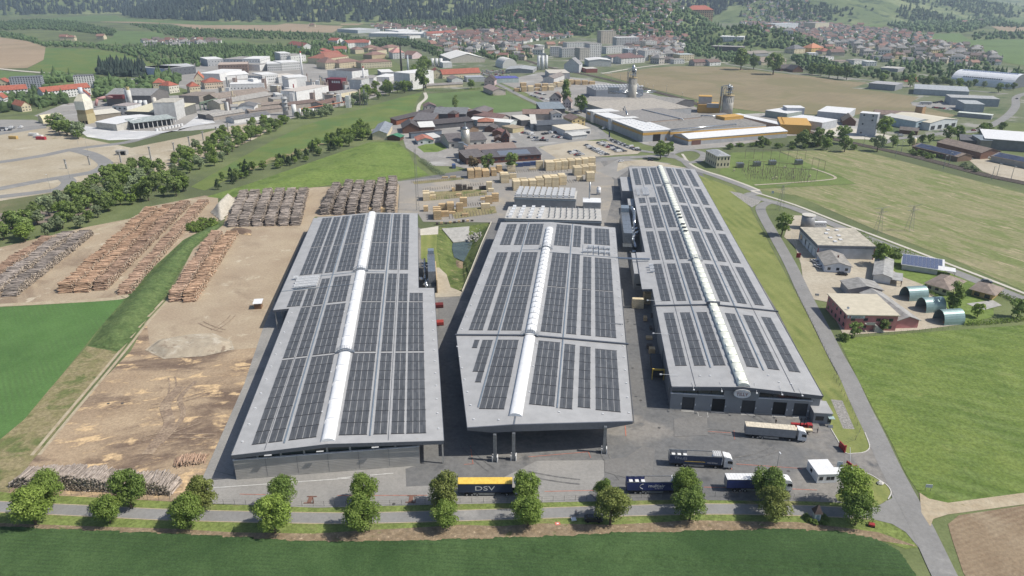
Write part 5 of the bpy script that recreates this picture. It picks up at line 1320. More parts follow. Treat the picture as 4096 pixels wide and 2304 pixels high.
fm = MB().tube((0,0,0),(0,0,2.2),.7,n=8).box(-1.4,-1,2.2,1.4,1,3.6).box(-.8,-2.2,2.5,.8,-1,3.3).mesh('fan',m_white)
for i in range(16):
    for j in range(2): link('fan',fm,kf,(2 + i * 3.7,5 + j * 16,0))
bld('saw_shed','wide low shed with patchy grey roof beside the tall silo','shed','L',120,450,640,470,40,6,'gable',3,DARKW,rm(166,160,152),z=4)
bld('rail_shed','grey roofed rail loading shed behind the tall silo','shed','L',620,420,1020,470,40,6.5,'gable',3,DARKW,rm(158,154,148),z=5)
def silo(label,k,x,y,r,h,caps=True):
    e = empty('concrete_silo',at(k,x,y),0,label,'silo','two factory silos')
    MB().tube((0,0,0),(0,0,h),r,r * .97,n=28).build('shaft',mat('silo_concrete',C(190,186,176),.9,0,.1,.25),e,smooth=True)
    for i in range(16):
        a = 2 * math.pi * i / 16; MB().box(-.35,-.12,h - 6.5,.35,.12,h - .6).build('slot',wm(150,148,142),e,loc=(math.cos(a) * r * .98,math.sin(a) * r * .98,0),rot=(0,0,a + math.pi / 2))
    MB().tube((0,0,h),(0,0,h + .5),r * 1.06,n=28).build('rim',mat('silo_rim',C(190,168,120),.8),e)
    for dx,dy,r2,hh in ((-.3,.2,1.5,13),(1.9,-.5,1.1,9)) if caps else ((-.8,0,.9,10.5),(1.6,.4,.9,9),(.4,-1,.6,8)):
        MB().tube((dx,dy,h),(dx,dy,h + hh * .5),r2 * .5,n=12).tube((dx,dy,h + hh * .5),(dx,dy,h + hh),r2,n=14).tube((dx,dy,h + hh),(dx,dy,h + hh + 1),r2,.3,n=14).build('cyclone',m_duct if caps else m_steel,e,smooth=True)
    MB().path([(-r - .6,0,4),(-r - .6,0,h + 6),(-r + 1,0,h + 8)],.35).path([(-r - 1.6,.6,2),(-r - 1.6,.6,h + 9),(-.3,.2,h + 10)],.35).build('riser_pipe',m_duct,e)
    fr = MB()
    for a in range(4): fr.tube((r * .7 * math.cos(a * 1.57),r * .7 * math.sin(a * 1.57),h),(r * .6 * math.cos(a * 1.57),r * .6 * math.sin(a * 1.57),h + 8),.15,n=5)
    for zz_ in (3,6,8): fr.box(-r * .6,-r * .6,h + zz_,r * .6,r * .6,h + zz_ + .15)
    fr.build('head_frame',m_steel,e)
    return e
silo('tall slim concrete silo with twin silver cyclones, left of the pair','L',582,465,4.6,29)
s2 = silo('stout concrete silo beside the yellow chimney, right of the pair','L',1562,575,5.3,20,False)
ch = empty('yellow_chimney',at('L',1482,570),0,'tapering yellow and silver chimney left of the stout silo','chimney')
MB().tube((0,0,0),(0,0,19),.95,.8,n=14).build('shaft',YEL,ch,smooth=True)
for i in range(7): MB().tube((0,0,19 + i * 1.4),(0,0,20.2 + i * 1.4),.82,n=14).build('collar',m_steel,ch)
tr = empty('duct_bundle',at('L',420,430),0,'tangle of silver chip ducts at the tall silo foot','ducts')
for i in range(9):
    a = Vector((rb.uniform(-8,4),rb.uniform(-14,6),rb.uniform(9,12))); c_ = Vector((rb.uniform(14,46),rb.uniform(-30,8),rb.uniform(9,12)))
    MB().path([a,(a + c_) / 2 + Vector((0,0,1)),c_],.45).build('duct',m_duct,tr,smooth=True)
MB().box(-9,-2,9,3,6,16).build('filter_box',m_steel,tr)
for x0,y0,x1,y1 in ((690,510,1110,610),(980,720,1660,660),(540,560,510,480),(1300,570,1450,580)):
    a,c_ = at('L',x0,y0,10),at('L',x1,y1,10)
    o = MB().path([a - Vector((0,0,1)),a,c_,c_ - Vector((0,0,1))],.5).build('roof_duct',m_duct,smooth=True)
    tag(o,'silver duct running across the factory roof near pixel row %s' % {690: 'of the middle block',980: 'of the front eave',540: 'of the left block',1300: 'by the silo'}[x0],'duct'); o['label'] = 'silver duct crossing the factory roofs ' + {690: 'over the middle block',980: 'along the grey block eave',540: 'on the left low block',1300: 'at the stout silo foot'}[x0]
# ---- works east of the railway
bld('steel_works','white-roofed L-shaped steel workshop by the sown field, front wing','workshop','C',820,920,1080,960,26,7,'flat',0,wm(186,190,196),WHITER,z=0,ov=.4)
bld('steel_works','white-roofed cube office of the steel workshop','office','C',820,860,950,862,16,9,'flat',0,wm(190,194,202),WHITER,z=0)
bld('steel_works','long rear wing of the steel workshop with white roof','workshop','C',1045,870,1265,890,40,7,'flat',0,wm(186,190,196),WHITER,z=0)
bld('steel_works','low left wing of the steel workshop','workshop','C',665,855,825,880,28,6,'flat',0,wm(160,172,164),WHITER,z=0)
e,w = bld('training_tower','grey five-storey block with few small windows beside the railway','tower','C',1335,992,1465,1005,11,19,'flat',0,wm(182,186,194),WHITER,win=(5,2,'f',True,1.3,1.3,2,.2))
bld('old_barn','weathered wooden barn behind the grey tower block','barn','C',1235,920,1330,925,22,4,'gable',4.5,WOODW,rm(128,116,104),ridge='y')
bld('farm_hall','long brown-roofed farm building by the sown field','barn','T',615,670,1120,700,16,4.2,'gable',3,wm(190,178,160),rm(142,122,112))
bld('silo_house','brick tower with grey top beside the farm building','tower','T',1110,680,1200,690,10,12,'flat',0,wm(176,138,96),rm(150,152,156))
bld('blue_workshop','light blue and cream roofed workshop with roller doors','workshop','T',1305,830,1650,780,42,7,'gable',2.2,wm(210,216,220),rm(214,206,184),ridge='y',win=(1,4,'f',True,6,3.5,.5))
bld('blue_workshop','pale blue two-storey front block of the roller-door workshop','office','T',1130,820,1310,800,34,7.6,'gable',1.5,wm(176,196,206),rm(206,206,200),ridge='y',win=(2,2,'f',True,3,1.6,1))
bld('tin_sheds','low dark sheds before the pale blue workshop','shed','T',930,865,1160,885,14,3.4,'gable',1.8,WOODW,rm(116,108,102))
bld('bus_garage','grey garage hall with ribbed roof facing the bus yard','garage','T',1740,590,1990,600,30,8,'flat',0,wm(162,172,180),rm(176,182,184),win=(1,4,'r',True,2.5,1.6,3))
bld('bus_garage','long grey service hall behind the garage','garage','T',1570,505,2180,530,26,8,'flat',0,wm(160,168,176),rm(176,178,178))
bld('supermarket','large flat-roofed grey supermarket by the sown field','supermarket','T',1110,370,1800,410,52,6.5,'flat',0,wm(176,184,192),rm(172,178,184))
bld('furniture_store','long grey shop hall with white end wall','shop','T',540,300,875,328,32,7,'flat',0,wm(150,154,160),rm(176,176,178))
bld('car_wash','open-fronted car wash with pale roof bays','car wash','T',1660,650,2090,690,9,4,'flat',0,GREYW,rm(214,220,210))
e,w = bld('railway_shed','long brick railway shed with brown roof','shed','T',1395,1050,1950,1190,18,5,'gable',2.6,wm(150,110,90),rm(142,126,114))
e,w = bld('railway_shed','solar-roofed brown shed beside the railway line','shed','T',1090,1080,1660,1220,14,3.6,'gable',2,wm(140,112,92),rm(142,126,114))
for i in range(40):
    for j in range(3): link('solar_panel',pm,e,(2 + i * (w - 6) / 40,.2 + j * 2.1,3.9 + (.2 + j * 2.1) * .286 + .06),(R(16),0,0),(1.2,2,1),m_bluep)
e,w = bld('railway_shed','low panel-roofed shed at the right picture edge','shed','T',2080,1215,2640,1330,16,4,'gable',2,wm(170,168,164),rm(142,132,124))
for i in range(36):
    for j in range(3): link('solar_panel',pm,e,(1 + i * (w - 3) / 36,.2 + j * 2.4,4.3 + (.2 + j * 2.4) * .25 + .06),(R(14),0,0),(1.2,2.2,1),m_bluep)
bld('white_roof_hall','broad hall with brilliant white roof at the right edge','hall','T',2010,990,2640,1040,46,8,'flat',0,wm(130,132,134),WHITER,z=4,ov=3)
bld('concrete_works','small grey concrete works building with blue-grey roof','workshop','T',1940,1060,2080,1065,18,7,'shed',1,wm(150,146,136),rm(132,144,154))
bld('concrete_works','dark-roofed open shed beside the concrete works','shed','T',1690,1020,1930,1040,18,5,'shed',1.5,DARKW,rm(104,104,108))
tk = empty('feed_silo',at('T',1115,1015),0,'small pale feed silo on the railway bank','silo')
MB().tube((0,0,0),(0,0,6),1.4,n=14).build('shell',wm(214,198,150),tk,smooth=True); MB().tube((0,0,6),(0,0,7),1.4,.2,n=14).build('cap',WHITER,tk)
sp = empty('sports_hall',at('C',2020,612),footprint('C',2020,612,2480,655)[2],'long white barrel-vaulted sports hall with strip of solar panels','sports hall')
w = footprint('C',2020,612,2480,655)[1]; d = 52; n = 16
b = MB(); b.loft([[(x_,d / 2 - d / 2 * math.cos(math.pi * j / n),17 * math.sin(math.pi * j / n) ** .8) for j in range(n + 1)] for x_ in (0,w)],cap=False,closed=False); b.build('vault_roof',ribbed('vault_sheet',C(232,234,238),3,'X',.3),sp)
b = MB(); b.add([(w,d / 2 - d / 2 * math.cos(math.pi * j / n),17 * math.sin(math.pi * j / n) ** .8) for j in range(n + 1)],[tuple(range(n + 1))]); b.build('end_wall',wm(110,116,122),sp)
for i in range(24): MB().hexa([(4 + i * (w - 8) / 24,19,16.2),(4 + (i + .8) * (w - 8) / 24,19,16.2),(4 + (i + .8) * (w - 8) / 24,26,17.1),(4 + i * (w - 8) / 24,26,17.1)],[(4 + i * (w - 8) / 24,19,16.6),(4 + (i + .8) * (w - 8) / 24,19,16.6),(4 + (i + .8) * (w - 8) / 24,26,17.4),(4 + i * (w - 8) / 24,26,17.4)]).build('solar_panel',m_bluep,sp)
for i in range(18): MB().box(14 + i * (w - 28) / 18,3.5,9.6,15.6 + i * (w - 28) / 18,5.5,11).build('roof_window',wm(120,124,132),sp)
# ---- craft village below the meadow
V_ = 'craft yard buildings'
def cv(label,x0,y0,x1,y1,dep,h,kind,rh,wall,rf,z=0,ridge=None,name='craft_building',win=None,k='K',chim=False,cat='workshop'):
    return bld(name,label,cat,k,x0,y0,x1,y1,dep,h,kind,rh,wall,rf,z,ridge,win,.7,V_,None,chim)
cv('cream workshop with blue-grey roof at the meadow edge',90,470,260,468,46,5.5,'gable',2.4,CREAM,rm(140,148,158),ridge='y')
cv('small shed with bright green roof',262,470,412,478,8,3,'gable',1.8,WOODW,rm(64,136,100),ridge='y',cat='shed')
cv('dark-roofed barn behind the green shed',445,395,640,388,24,5,'gable',4,WOODW,DARKR,ridge='y',cat='barn')
cv('white-roofed wooden shed in the craft yard',650,380,815,372,14,4.5,'shed',2.4,WOODW,rm(224,224,220))
cv('long low dark-roofed sawing shed',800,345,1270,300,12,4.5,'shed',2,DARKW,DARKR,cat='shed')
cv('dark open drying shed at the upper meadow edge',555,245,790,250,26,5.5,'shed',3,WOODW,rm(116,112,114),z=5,cat='shed')
cv('long brown boundary shed climbing along the meadow',370,295,960,150,7,4.5,'shed',1.6,mat('rust_boards',C(150,84,52),.85,0,.2,1),DARKR,cat='shed')
cv('panel-roofed rear hall of the craft yard',800,175,1180,178,22,6,'shed',3,DARKW,rm(126,128,132),z=5)
cv('large dark-roofed storage hall by the green field',1190,215,1395,225,30,6,'gable',2.4,WOODW,rm(124,116,116))
cv('small reddish tower with hipped grey roof',975,270,1060,275,9,9,'hip',2.5,wm(128,76,66),DARKR,cat='tower')
cv('two-storey house with orange hipped roof',1325,330,1500,330,13,6,'hip',2.6,wm(170,132,104),rm(178,112,86),win=(2,4,'f',True,1.1,1.2,1),cat='house',name='tile_roof_house')
cv('grey lean-to in front of the orange-roofed house',1320,350,1500,350,10,3.4,'shed',1.4,GREYW,rm(140,132,128),cat='shed')
cv('dark gabled carport beside the parked cars',1400,375,1520,380,12,3.6,'gable',2,WOODW,rm(100,94,94),cat='carport')
cv('small red-brown roofed shed near the crossing',1490,425,1600,430,10,4,'gable',1.6,WOODW,rm(124,84,78),cat='shed')
cv('brown wooden house with white-framed gable',1610,500,1690,500,14,5,'gable',3.6,mat('red_brown_boards',C(112,66,54),.85,0,.2,1.5),rm(104,84,78),ridge='y',win=(2,2,'f',True,1.3,1.4,1),cat='house',name='wooden_house')
cv('low brown annex left of the wooden house',1515,495,1612,495,9,3,'gable',1.6,WOODW,rm(110,92,86),cat='shed')
cv('small dark gabled shed in the yard middle',1215,390,1330,375,14,4,'gable',2,mat('grey_boards',C(150,124,100),.85,0,.2,1.5),DARKR,cat='shed')
cv('white bungalow with salmon gable roof',620,525,800,515,16,3.4,'gable',2,wm(214,218,222),rm(188,118,96),ridge='y',win=(1,2,'f',True,1.6,1.5,1),cat='house',name='salmon_roof_house')
cv('small white annex right of the salmon-roofed bungalow',805,490,890,480,14,3.2,'shed',1.2,WHITEW,rm(206,206,202),cat='shed')
cv('long slate-blue wall shed behind the bungalow',540,455,900,420,5,4.5,'flat',0,wm(112,124,138),DARKR,cat='shed')
cv('big dark-roofed joinery with skylights and green eaves',985,570,1420,540,30,5.5,'gable',3.6,wm(196,192,184),rm(112,106,106),win=(1,5,'f',True,2.2,2,1.4))
cv('long brown ribbed-roof hall above the blue containers',1200,650,1770,610,20,6.2,'gable',2.4,WOODW,ribbed('brown_ribs',C(152,130,116),2.2,'X',.3),z=3)
e,w = cv('low wooden hall with dark roof and solar field',1430,745,2060,705,16,4.4,'shed',2.2,mat('red_brown_boards',C(112,66,54)),rm(98,94,98),win=(1,9,'f',True,2.2,1.4,1.6))
MB().hexa([(w * .25,2,4.95),(w * .82,2,4.95),(w * .82,12,6.25),(w * .25,12,6.25)],[(w * .25,2,5.05),(w * .82,2,5.05),(w * .82,12,6.35),(w * .25,12,6.35)]).build('solar_array',mat('slate_panel',C(116,124,138),.3),e)
cv('dark-roofed end block left of the solar hall',1190,760,1410,740,18,5,'shed',2,WOODW,rm(112,106,106))
s_ = empty('steel_silo',at('K',1180,560),0,'stainless silo with headgear beside the brown hall','silo')
MB().tube((0,0,0),(0,0,15),3.6,n=20).build('shell',mat('silo_steel',C(196,192,180),.4,.5,.1),s_,smooth=True); MB().tube((0,0,15),(0,0,17),3.6,1,n=20).build('cone',m_steel,s_,smooth=True); MB().tube((0,0,17),(0,0,20),.6,n=8).build('headgear',m_steel,s_)
s_ = empty('filter_tower',at('K',1130,680),0,'galvanised filter tower below the stainless silo','filter tower')
MB().box(-2,-2,3,2,2,12).build('housing',m_steel,s_); MB().tube((1.5,0,11),(5,1,9),.6).build('duct',m_duct,s_)
for x_ in (-1.8,1.8):
    for y_ in (-1.8,1.8): MB().box(x_ - .15,y_ - .15,0,x_ + .15,y_ + .15,3).build('leg',m_steel,s_)
cv('brown hipped-roof house beside the meadow path',700,145,835,140,14,6,'gable',2.6,wm(186,180,176),rm(128,106,102),ridge='y',win=(2,3,'f',True,1.2,1.2,1),cat='house',name='meadow_house')
cv('long barn with patchy reddish roof left of the sales yard',1590,235,1700,215,55,4.2,'gable',3,wm(196,186,178),rm(148,116,108),ridge='y',z=3,cat='barn')
cv('white tunnel-roofed workshop among the parked vans',1700,330,1780,300,42,5,'gable',1.2,wm(196,206,204),rm(232,232,228),ridge='y')
cv('brown-roofed long hall behind the white workshops',1850,235,2195,235,18,6,'gable',3,wm(176,166,156),rm(142,118,106))
cv('white office block at the works road corner',2195,260,2305,258,15,7.5,'gable',1.8,WHITEW,rm(154,148,142),win=(2,3,'f',True,1.4,1.4,1),cat='office')
cv('open canopy hall with pale roof',1830,310,1985,300,28,5.5,'flat',0,DARKW,rm(214,208,196))
cv('pale-roofed workshop beside the dark showroom',1940,350,2010,350,60,5.4,'flat',0,wm(186,190,192),rm(214,210,200))
cv('long dark slate showroom with white lettering',2010,370,2430,345,24,5.2,'flat',0,wm(84,90,98),rm(92,98,106))
cv('white flat-roofed car dealership with glass front',2340,425,2640,400,26,5,'flat',0,WHITEW,rm(222,212,190),win=(1,5,'f',True,3.6,2.2,.6),cat='shop',name='car_dealership')
cv('grey ribbed storage tent before the dealership',2425,470,2600,450,14,3.6,'gable',1.2,wm(190,192,192),rm(202,202,198),cat='shed')
cv('yellow house with brown roof by the works road',2420,310,2576,300,20,6,'gable',2.6,YELW,rm(136,116,108),win=(2,3,'f',True,1.4,1.4,1),cat='house',name='yellow_house')
cv('grey-blue solar-roofed canopy at the works road',2060,165,2340,160,34,5,'shed',2,DARKW,rm(136,148,158),cat='canopy')
cv('tan shed among the parked vans',1730,390,1860,370,16,4,'flat',0,wm(200,186,140),rm(170,152,124),cat='shed')
for i in range(3):
    p,w,an = footprint('J',1412 + i * 86,142 - i * 8,1494 + i * 86,136 - i * 8)
    e = empty('shipping_container',p,-A1,'blue shipping container, %s of three in line' % ORD[i],'container','blue containers')
    MB().box(0,0,.15,w * .97,2.5,2.75).build('body',ribbed('container_blue',C(58,82,132),.3,'X',.5),e)
    for x_ in (0,w * .97 - .2): MB().box(x_,-.04,.1,x_ + .2,-.001,2.8).build('corner_post',wm(70,92,140),e)
e = empty('shipping_container',at('J',668,160),-A1,'small blue container standing alone on the lawn edge','container'); MB().box(0,0,.1,2.6,5,2.6).build('body',MATS['container_blue'],e); MB().box(.2,-.04,.2,2.4,-.01,2.5).build('door',wm(90,110,150),e)
# ---- houses along the works road and the green field
bld('villa','pink villa with steep brown roof near the round tree, left of two','house','O',1410,685,1510,690,15,7,'gable',5,wm(224,206,200),rm(138,114,104),ridge='y',win=(2,3,'f',True,1.2,1.4,1.2))
bld('villa','pink villa with steep brown roof near the round tree, right of two','house','O',1550,730,1635,732,14,6.5,'gable',5,wm(224,206,200),rm(138,114,104),ridge='y',win=(2,3,'f',True,1.2,1.4,1.2))
bld('chalet','brown-roofed chalet with balcony at the field hedge','house','O',730,555,830,600,16,5.5,'gable',3,wm(206,190,180),rm(168,146,140),win=(2,3,'f',False))
bld('dark_gable_house','pink house with steep dark gable by the market','house','O',740,495,845,497,16,7,'gable',6,wm(214,186,184),rm(86,72,70),ridge='y',win=(2,3,'f',False))
bld('barracks','long farmhouse with bright red tiled roof','house','O',310,425,700,405,16,6,'gable',6,CREAM,TILE,win=(1,14,'f',False))
bld('barracks','red-roofed gable end of the long farmhouse','house','O',195,425,310,422,22,7.5,'gable',6,CREAM,TILE,ridge='y',win=(2,3,'f',False))
bld('garden_market','garden market with blue-striped roof and green sign','shop','O',865,470,1095,465,26,6,'flat',0,wm(190,206,200),rm(96,100,178))
bld('nursery_house','white gabled greenhouse building right of the farmhouse','shop','O',405,470,520,465,26,5,'gable',3,WHITEW,rm(150,138,132))
bld('nursery_house','grey ribbed greenhouse beside the garden market','shop','O',560,460,740,455,24,6,'flat',0,wm(190,194,198),rm(176,180,186))
bld('low_row','long low grey-roofed row above the meadow trees','shed','O',150,525,520,505,12,3.4,'gable',1.6,CREAM,rm(146,140,136))
bld('arched_tent','white domed storage tent by the grain silos','hall','O',930,320,1075,315,40,4,'arch',11,WHITEW,rm(226,224,218),ridge='y')
bld('grain_hall','low hall with grey roofs left of the grain silos','hall','O',960,365,1240,370,50,5,'gable',2,GREYW,rm(176,180,182))
bld('grain_hall','brown roofed hall with white arched end wall','hall','O',1345,465,1455,470,60,6,'gable',3,wm(206,206,204),rm(146,136,130),ridge='y')
bld('grain_hall','square pale-roofed warehouse right of the grain silos','hall','O',1410,430,1620,428,50,8,'flat',0,wm(176,178,180),rm(208,200,186))
bld('grain_hall','grey gabled elevator building by the tracks','tower','O',1560,360,1715,365,24,12,'gable',9,wm(206,208,210),rm(150,150,152),ridge='y')
bld('signal_house','red brick signal house with flat pale roof','house','O',1790,365,1905,362,22,6,'flat',0,wm(150,84,72),rm(206,200,190))
gs = empty('grain_silos',at('O',1340,335),0,'cluster of tall white grain silos with headhouse','silo')
for i in range(4): MB().tube(((i % 2) * 3 - 6 + i * 3,(i % 2) * 4,0),((i % 2) * 3 - 6 + i * 3,(i % 2) * 4,22),2.5,n=16).build('silo_tube',wm(224,226,228),gs,smooth=True)
MB().box(-5,0,22,5,4,25).build('headhouse',m_steel,gs)
bs = empty('white_silos',at('O',250,300),0,'row of three squat white silos behind the farmhouse','silo')
for i in range(3): MB().tube((i * 7 - 7,0,0),(i * 7 - 7,0,13),2.9,n=18).build('silo_tube',wm(232,232,230),bs,smooth=True)
bld('timber_market','huge white shallow roof of the timber market hall','hall','O',390,265,745,255,90,7,'gable',8,wm(206,198,184),rm(236,234,228))
bld('low_store','white box building beside the squat silos','hall','O',315,315,410,312,30,8,'flat',0,WHITEW,rm(220,220,218))
# ================================================================ LEFT WORKS, TOWN, HILLS
W2 = lambda *a: wm(*a)
def blist(k,rows,name,cat,labf,group,far=False):
    """rows: x0 y0 x1 y1 dep h kind rh wall roof [rows cols]; labelled in order from the left"""
    rows = sorted(rows,key=lambda r: r[0])
    for i,r in enumerate(rows):
        x0,y0,x1,y1,dep,h,kind,rh,wl,rf = r[:10]
        win = (r[10],r[11],'fr' if (x0 + x1) / 2 / FR[k][2] + FR[k][0] < 1900 else 'fl',False,1.25,1.35,1.2) if len(r) > 10 else None
        bld(name,labf % ordn(i),cat,k,x0,y0,x1,y1,dep,h,kind,rh,wl,rf,group=group,win=win,ov=.5)
LIGHT,OFFW,BEI,TAU = wm(232,232,230),wm(218,218,216),wm(196,186,166),wm(166,156,146)
RG,RT,RS = rm(168,164,158),rm(150,136,124),rm(120,120,122)
# lime works
kt = empty('lime_kiln',at('M',375,632),R(-6),'cream and white lime kiln tower with domed top and flue','kiln tower')
MB().box(0,0,0,9.5,12,9).build('base_block',wm(190,176,130),kt); MB().box(.3,.3,9,9.2,11.7,13).build('middle_block',wm(168,150,104),kt)
MB().box(0,0,13,9.5,12,21).build('upper_block',wm(236,232,216),kt)
MB().hexa([(0,0,21),(9.5,0,21),(9.5,12,21),(0,12,21)],[(2.6,3.6,27),(6.9,3.6,27),(6.9,8.4,27),(2.6,8.4,27)]).build('dome',wm(230,222,198),kt)
MB().tube((4.7,6,26.5),(4.7,6,33),1.9,n=14).build('flue',wm(214,218,226),kt,smooth=True)
for i in range(3): MB().box(1 + i * 3,-.06,0,3 + i * 3,0,3).build('gate',m_dark,kt)
bld('storage_tent','cream arched storage tent left of the lime kiln','hall','W',640,830,940,795,14,1.5,'arch',6,wm(226,216,170),wm(230,220,176),ridge='x')
e,w = bld('lime_shed','white-roofed lime shed with three ridged bays','shed','M',605,690,870,722,46,6,'gable',1.6,wm(206,202,192),WHITER,ridge='x')
e,w = bld('bagging_shed','open bagging shed with grey mono-pitch roof on pillars','shed','M',1060,700,1590,632,12,6.5,'shed',1.2,wm(90,92,94),rm(170,180,178))
for i in range(10): MB().box(i * w / 9 - .3,-6,0,i * w / 9 + .3,-5.4,6.2).build('pillar',wm(214,214,212),e)
MB().box(-1,-7,6.2,w + 1,.2,6.5).build('canopy',rm(170,180,178),e)
sk = MB().tube((0,0,0),(0,0,2.2),1.3,n=8).mesh('bulk_bag',wm(236,236,234))
for i in range(9):
    o = link('bulk_bag',sk,None,at('M',1380 + i * 40,722 - i * 8)); tag(o,'white bulk bag standing before the bagging shed','bag','bulk bags before the bagging shed')
bld('lime_hall','wide hall with pale yellow sagging roof','hall','M',1000,560,1545,580,44,7,'shed',2.5,wm(120,120,116),rm(222,214,182))
bld('lime_hall','low cream flat-roofed block beside the kiln','hall','M',560,600,925,560,24,6,'shed',1,wm(150,140,124),rm(222,216,200))
bld('mill_tower','pale concrete mill tower right of the yellow roof','tower','M',1640,585,1760,520,20,17,'flat',0,wm(206,206,204),rm(196,190,176))
bld('raw_store','grey raw-material hall with gabled end','hall','M',745,395,1320,398,40,11,'gable',5,wm(122,118,116),rm(150,150,150),ridge='x')
bld('kiln_house','white two-storey kiln house with louvre windows','office','M',825,510,1010,520,20,9,'flat',0,LIGHT,rm(176,164,160),win=(2,3,'f',True,2.4,1.6,1.4))
st_ = empty('flue_stack',at('M',1010,440),0,'slim white flue stack leaning beside the tall process silo','chimney'); MB().tube((0,0,0),(0,0,22),.9,.8,n=10).build('shaft',LIGHT,st_,smooth=True); MB().tube((0,0,21),(0,0,22.3),1,n=10).build('cap',m_steel,st_)
ps = empty('process_silo',at('M',1055,440),0,'tall process silo with three small companions','silo')
MB().tube((0,0,0),(0,0,20),2.2,n=16).build('shell',wm(214,212,206),ps,smooth=True); MB().tube((0,0,20),(0,0,23),1.6,n=12).build('head',wm(196,180,120),ps)
for i in range(3): MB().tube((5 + i * 5,1,0),(5 + i * 5,1,9),2,n=14).build('small_silo',wm(220,222,222),ps,smooth=True)
pf = empty('red_filter',at('M',790,400),0,'rust-red filter pipework with big curved duct','filter'); MB().path([(-10,-12,2),(-8,-10,9),(-2,-4,10),(10,0,10)],1.5,10).build('duct',wm(190,140,136),pf,smooth=True); MB().box(0,-3,8,16,3,12).build('filter_box',wm(118,52,56),pf)
vs = empty('vertical_tank',at('M',1370,460),0,'single upright cream tank behind the mill','tank'); MB().tube((0,0,0),(0,0,13),2,n=14).build('shell',wm(220,214,200),vs,smooth=True); MB().tube((0,0,13),(0,0,14),2,.6,n=14).build('cap',wm(206,200,190),vs)
# chemical works
blist('N',[(395,930,810,865,14,4,'gable',2,OFFW,RS),(160,895,520,835,12,4,'gable',2,TAU,RG),(95,880,310,830,12,4,'shed',1,DARKW,RG),(570,835,950,790,12,4,'gable',1.6,TAU,RT),
            (710,775,950,750,12,5,'gable',1.6,TAU,RT),(1020,770,1360,725,20,4.5,'gable',1.8,TAU,rm(126,106,96)),(1590,650,1820,620,24,6,'gable',1.5,TAU,RG),(1650,690,1890,640,16,6,'shed',1,DARKW,rm(214,200,160)),(1400,760,1640,700,14,5,'gable',2,TAU,rm(128,100,88))],'works_shed','shed','low works shed near the river trees, %s from the left','low sheds of the chemical works')
blist('N',[(440,830,632,825,22,8,'gable',2,LIGHT,RS),(370,830,450,825,10,8,'shed',1,OFFW,RG),(640,790,710,785,12,7,'flat',0,BEI,RG),(240,790,520,745,20,8,'gable',3,wm(206,196,170),RG),(850,740,960,730,18,8,'flat',0,BEI,RG),(210,730,800,640,24,8,'gable',4,wm(150,136,110),RT),(0,710,190,660,24,9,'flat',0,TAU,RT),(520,745,850,680,22,8,'gable',3,TAU,RG)],'works_hall','hall','older works hall with weathered roof, %s from the left','older halls of the chemical works')
blist('N',[(1115,700,1480,625,22,13,'flat',0,LIGHT,rm(206,196,186)),(1720,590,1860,595,22,17,'flat',0,wm(204,206,206),RG),(2228,525,2410,545,44,20,'flat',0,LIGHT,LIGHT),(1560,430,1748,450,30,14,'flat',0,LIGHT,DARKR),(1465,420,1620,425,30,12,'flat',0,LIGHT,RG),(1025,535,1240,520,30,14,'flat',0,LIGHT,LIGHT),(965,540,1025,545,14,13,'flat',0,LIGHT,RG)],
      'process_building','factory','windowless white process building, %s from the left','white process buildings')
e,w = bld('control_building','maroon control building with a white window strip on legs','office','N',1450,560,1625,565,16,15,'flat',0,wm(128,40,56),wm(128,40,56))
for i in range(4): MB().box(w * .4 + i * w * .14,-.1,10.5,w * .5 + i * w * .14,-.02,13).build('window',LIGHT,e)
blist('N',[(725,480,905,465,34,12,'flat',0,LIGHT,LIGHT,3,8),(560,475,725,482,24,11,'flat',0,OFFW,RG,3,8),(290,430,560,410,30,6,'gable',3,LIGHT,LIGHT),(505,300,700,300,50,15,'flat',0,LIGHT,LIGHT,3,6),(690,325,775,310,40,9,'flat',0,LIGHT,RG),(275,285,500,290,50,13,'flat',0,OFFW,RG,3,6),(95,275,275,265,50,11,'flat',0,wm(190,192,194),LIGHT,2,5),(775,330,935,325,40,11,'flat',0,OFFW,LIGHT,3,7),(940,325,1155,312,40,12,'flat',0,OFFW,LIGHT,3,9),(930,228,1045,222,36,15,'flat',0,OFFW,LIGHT,4,6),(1045,228,1218,215,40,11,'flat',0,LIGHT,RG,2,6),(0,440,235,445,60,10,'flat',0,LIGHT,LIGHT),(340,545,740,535,44,7,'flat',0,LIGHT,LIGHT,1,10),(905,470,1150,450,40,8,'flat',0,OFFW,wm(214,206,194)),(2000,445,2170,450,40,6,'flat',0,OFFW,LIGHT),(2080,400,2220,395,40,7,'flat',0,GREYW,LIGHT),(1900,470,1990,470,30,7,'flat',0,OFFW,RG)],
      'laboratory','office','white flat-roofed laboratory or office block, %s from the left','white flat-roofed blocks of the chemical works')
blist('N',[(220,360,555,350,40,13,'flat',0,wm(140,118,106),wm(196,176,160),3,10)],'shell_building','building','unfinished brown concrete building among the white blocks, %s',None)
blist('A',[(1065,545,1215,562,50,11,'flat',0,wm(104,108,114),rm(196,198,198),2,8),(1215,562,1350,545,50,11,'flat',0,wm(176,196,220),rm(196,198,198),2,7),(1350,530,1430,525,40,9,'flat',0,wm(150,180,220),rm(206,206,206))],'technology_centre','office','grey-blue technology building by the cars, %s from the left','blue-grey technology buildings')
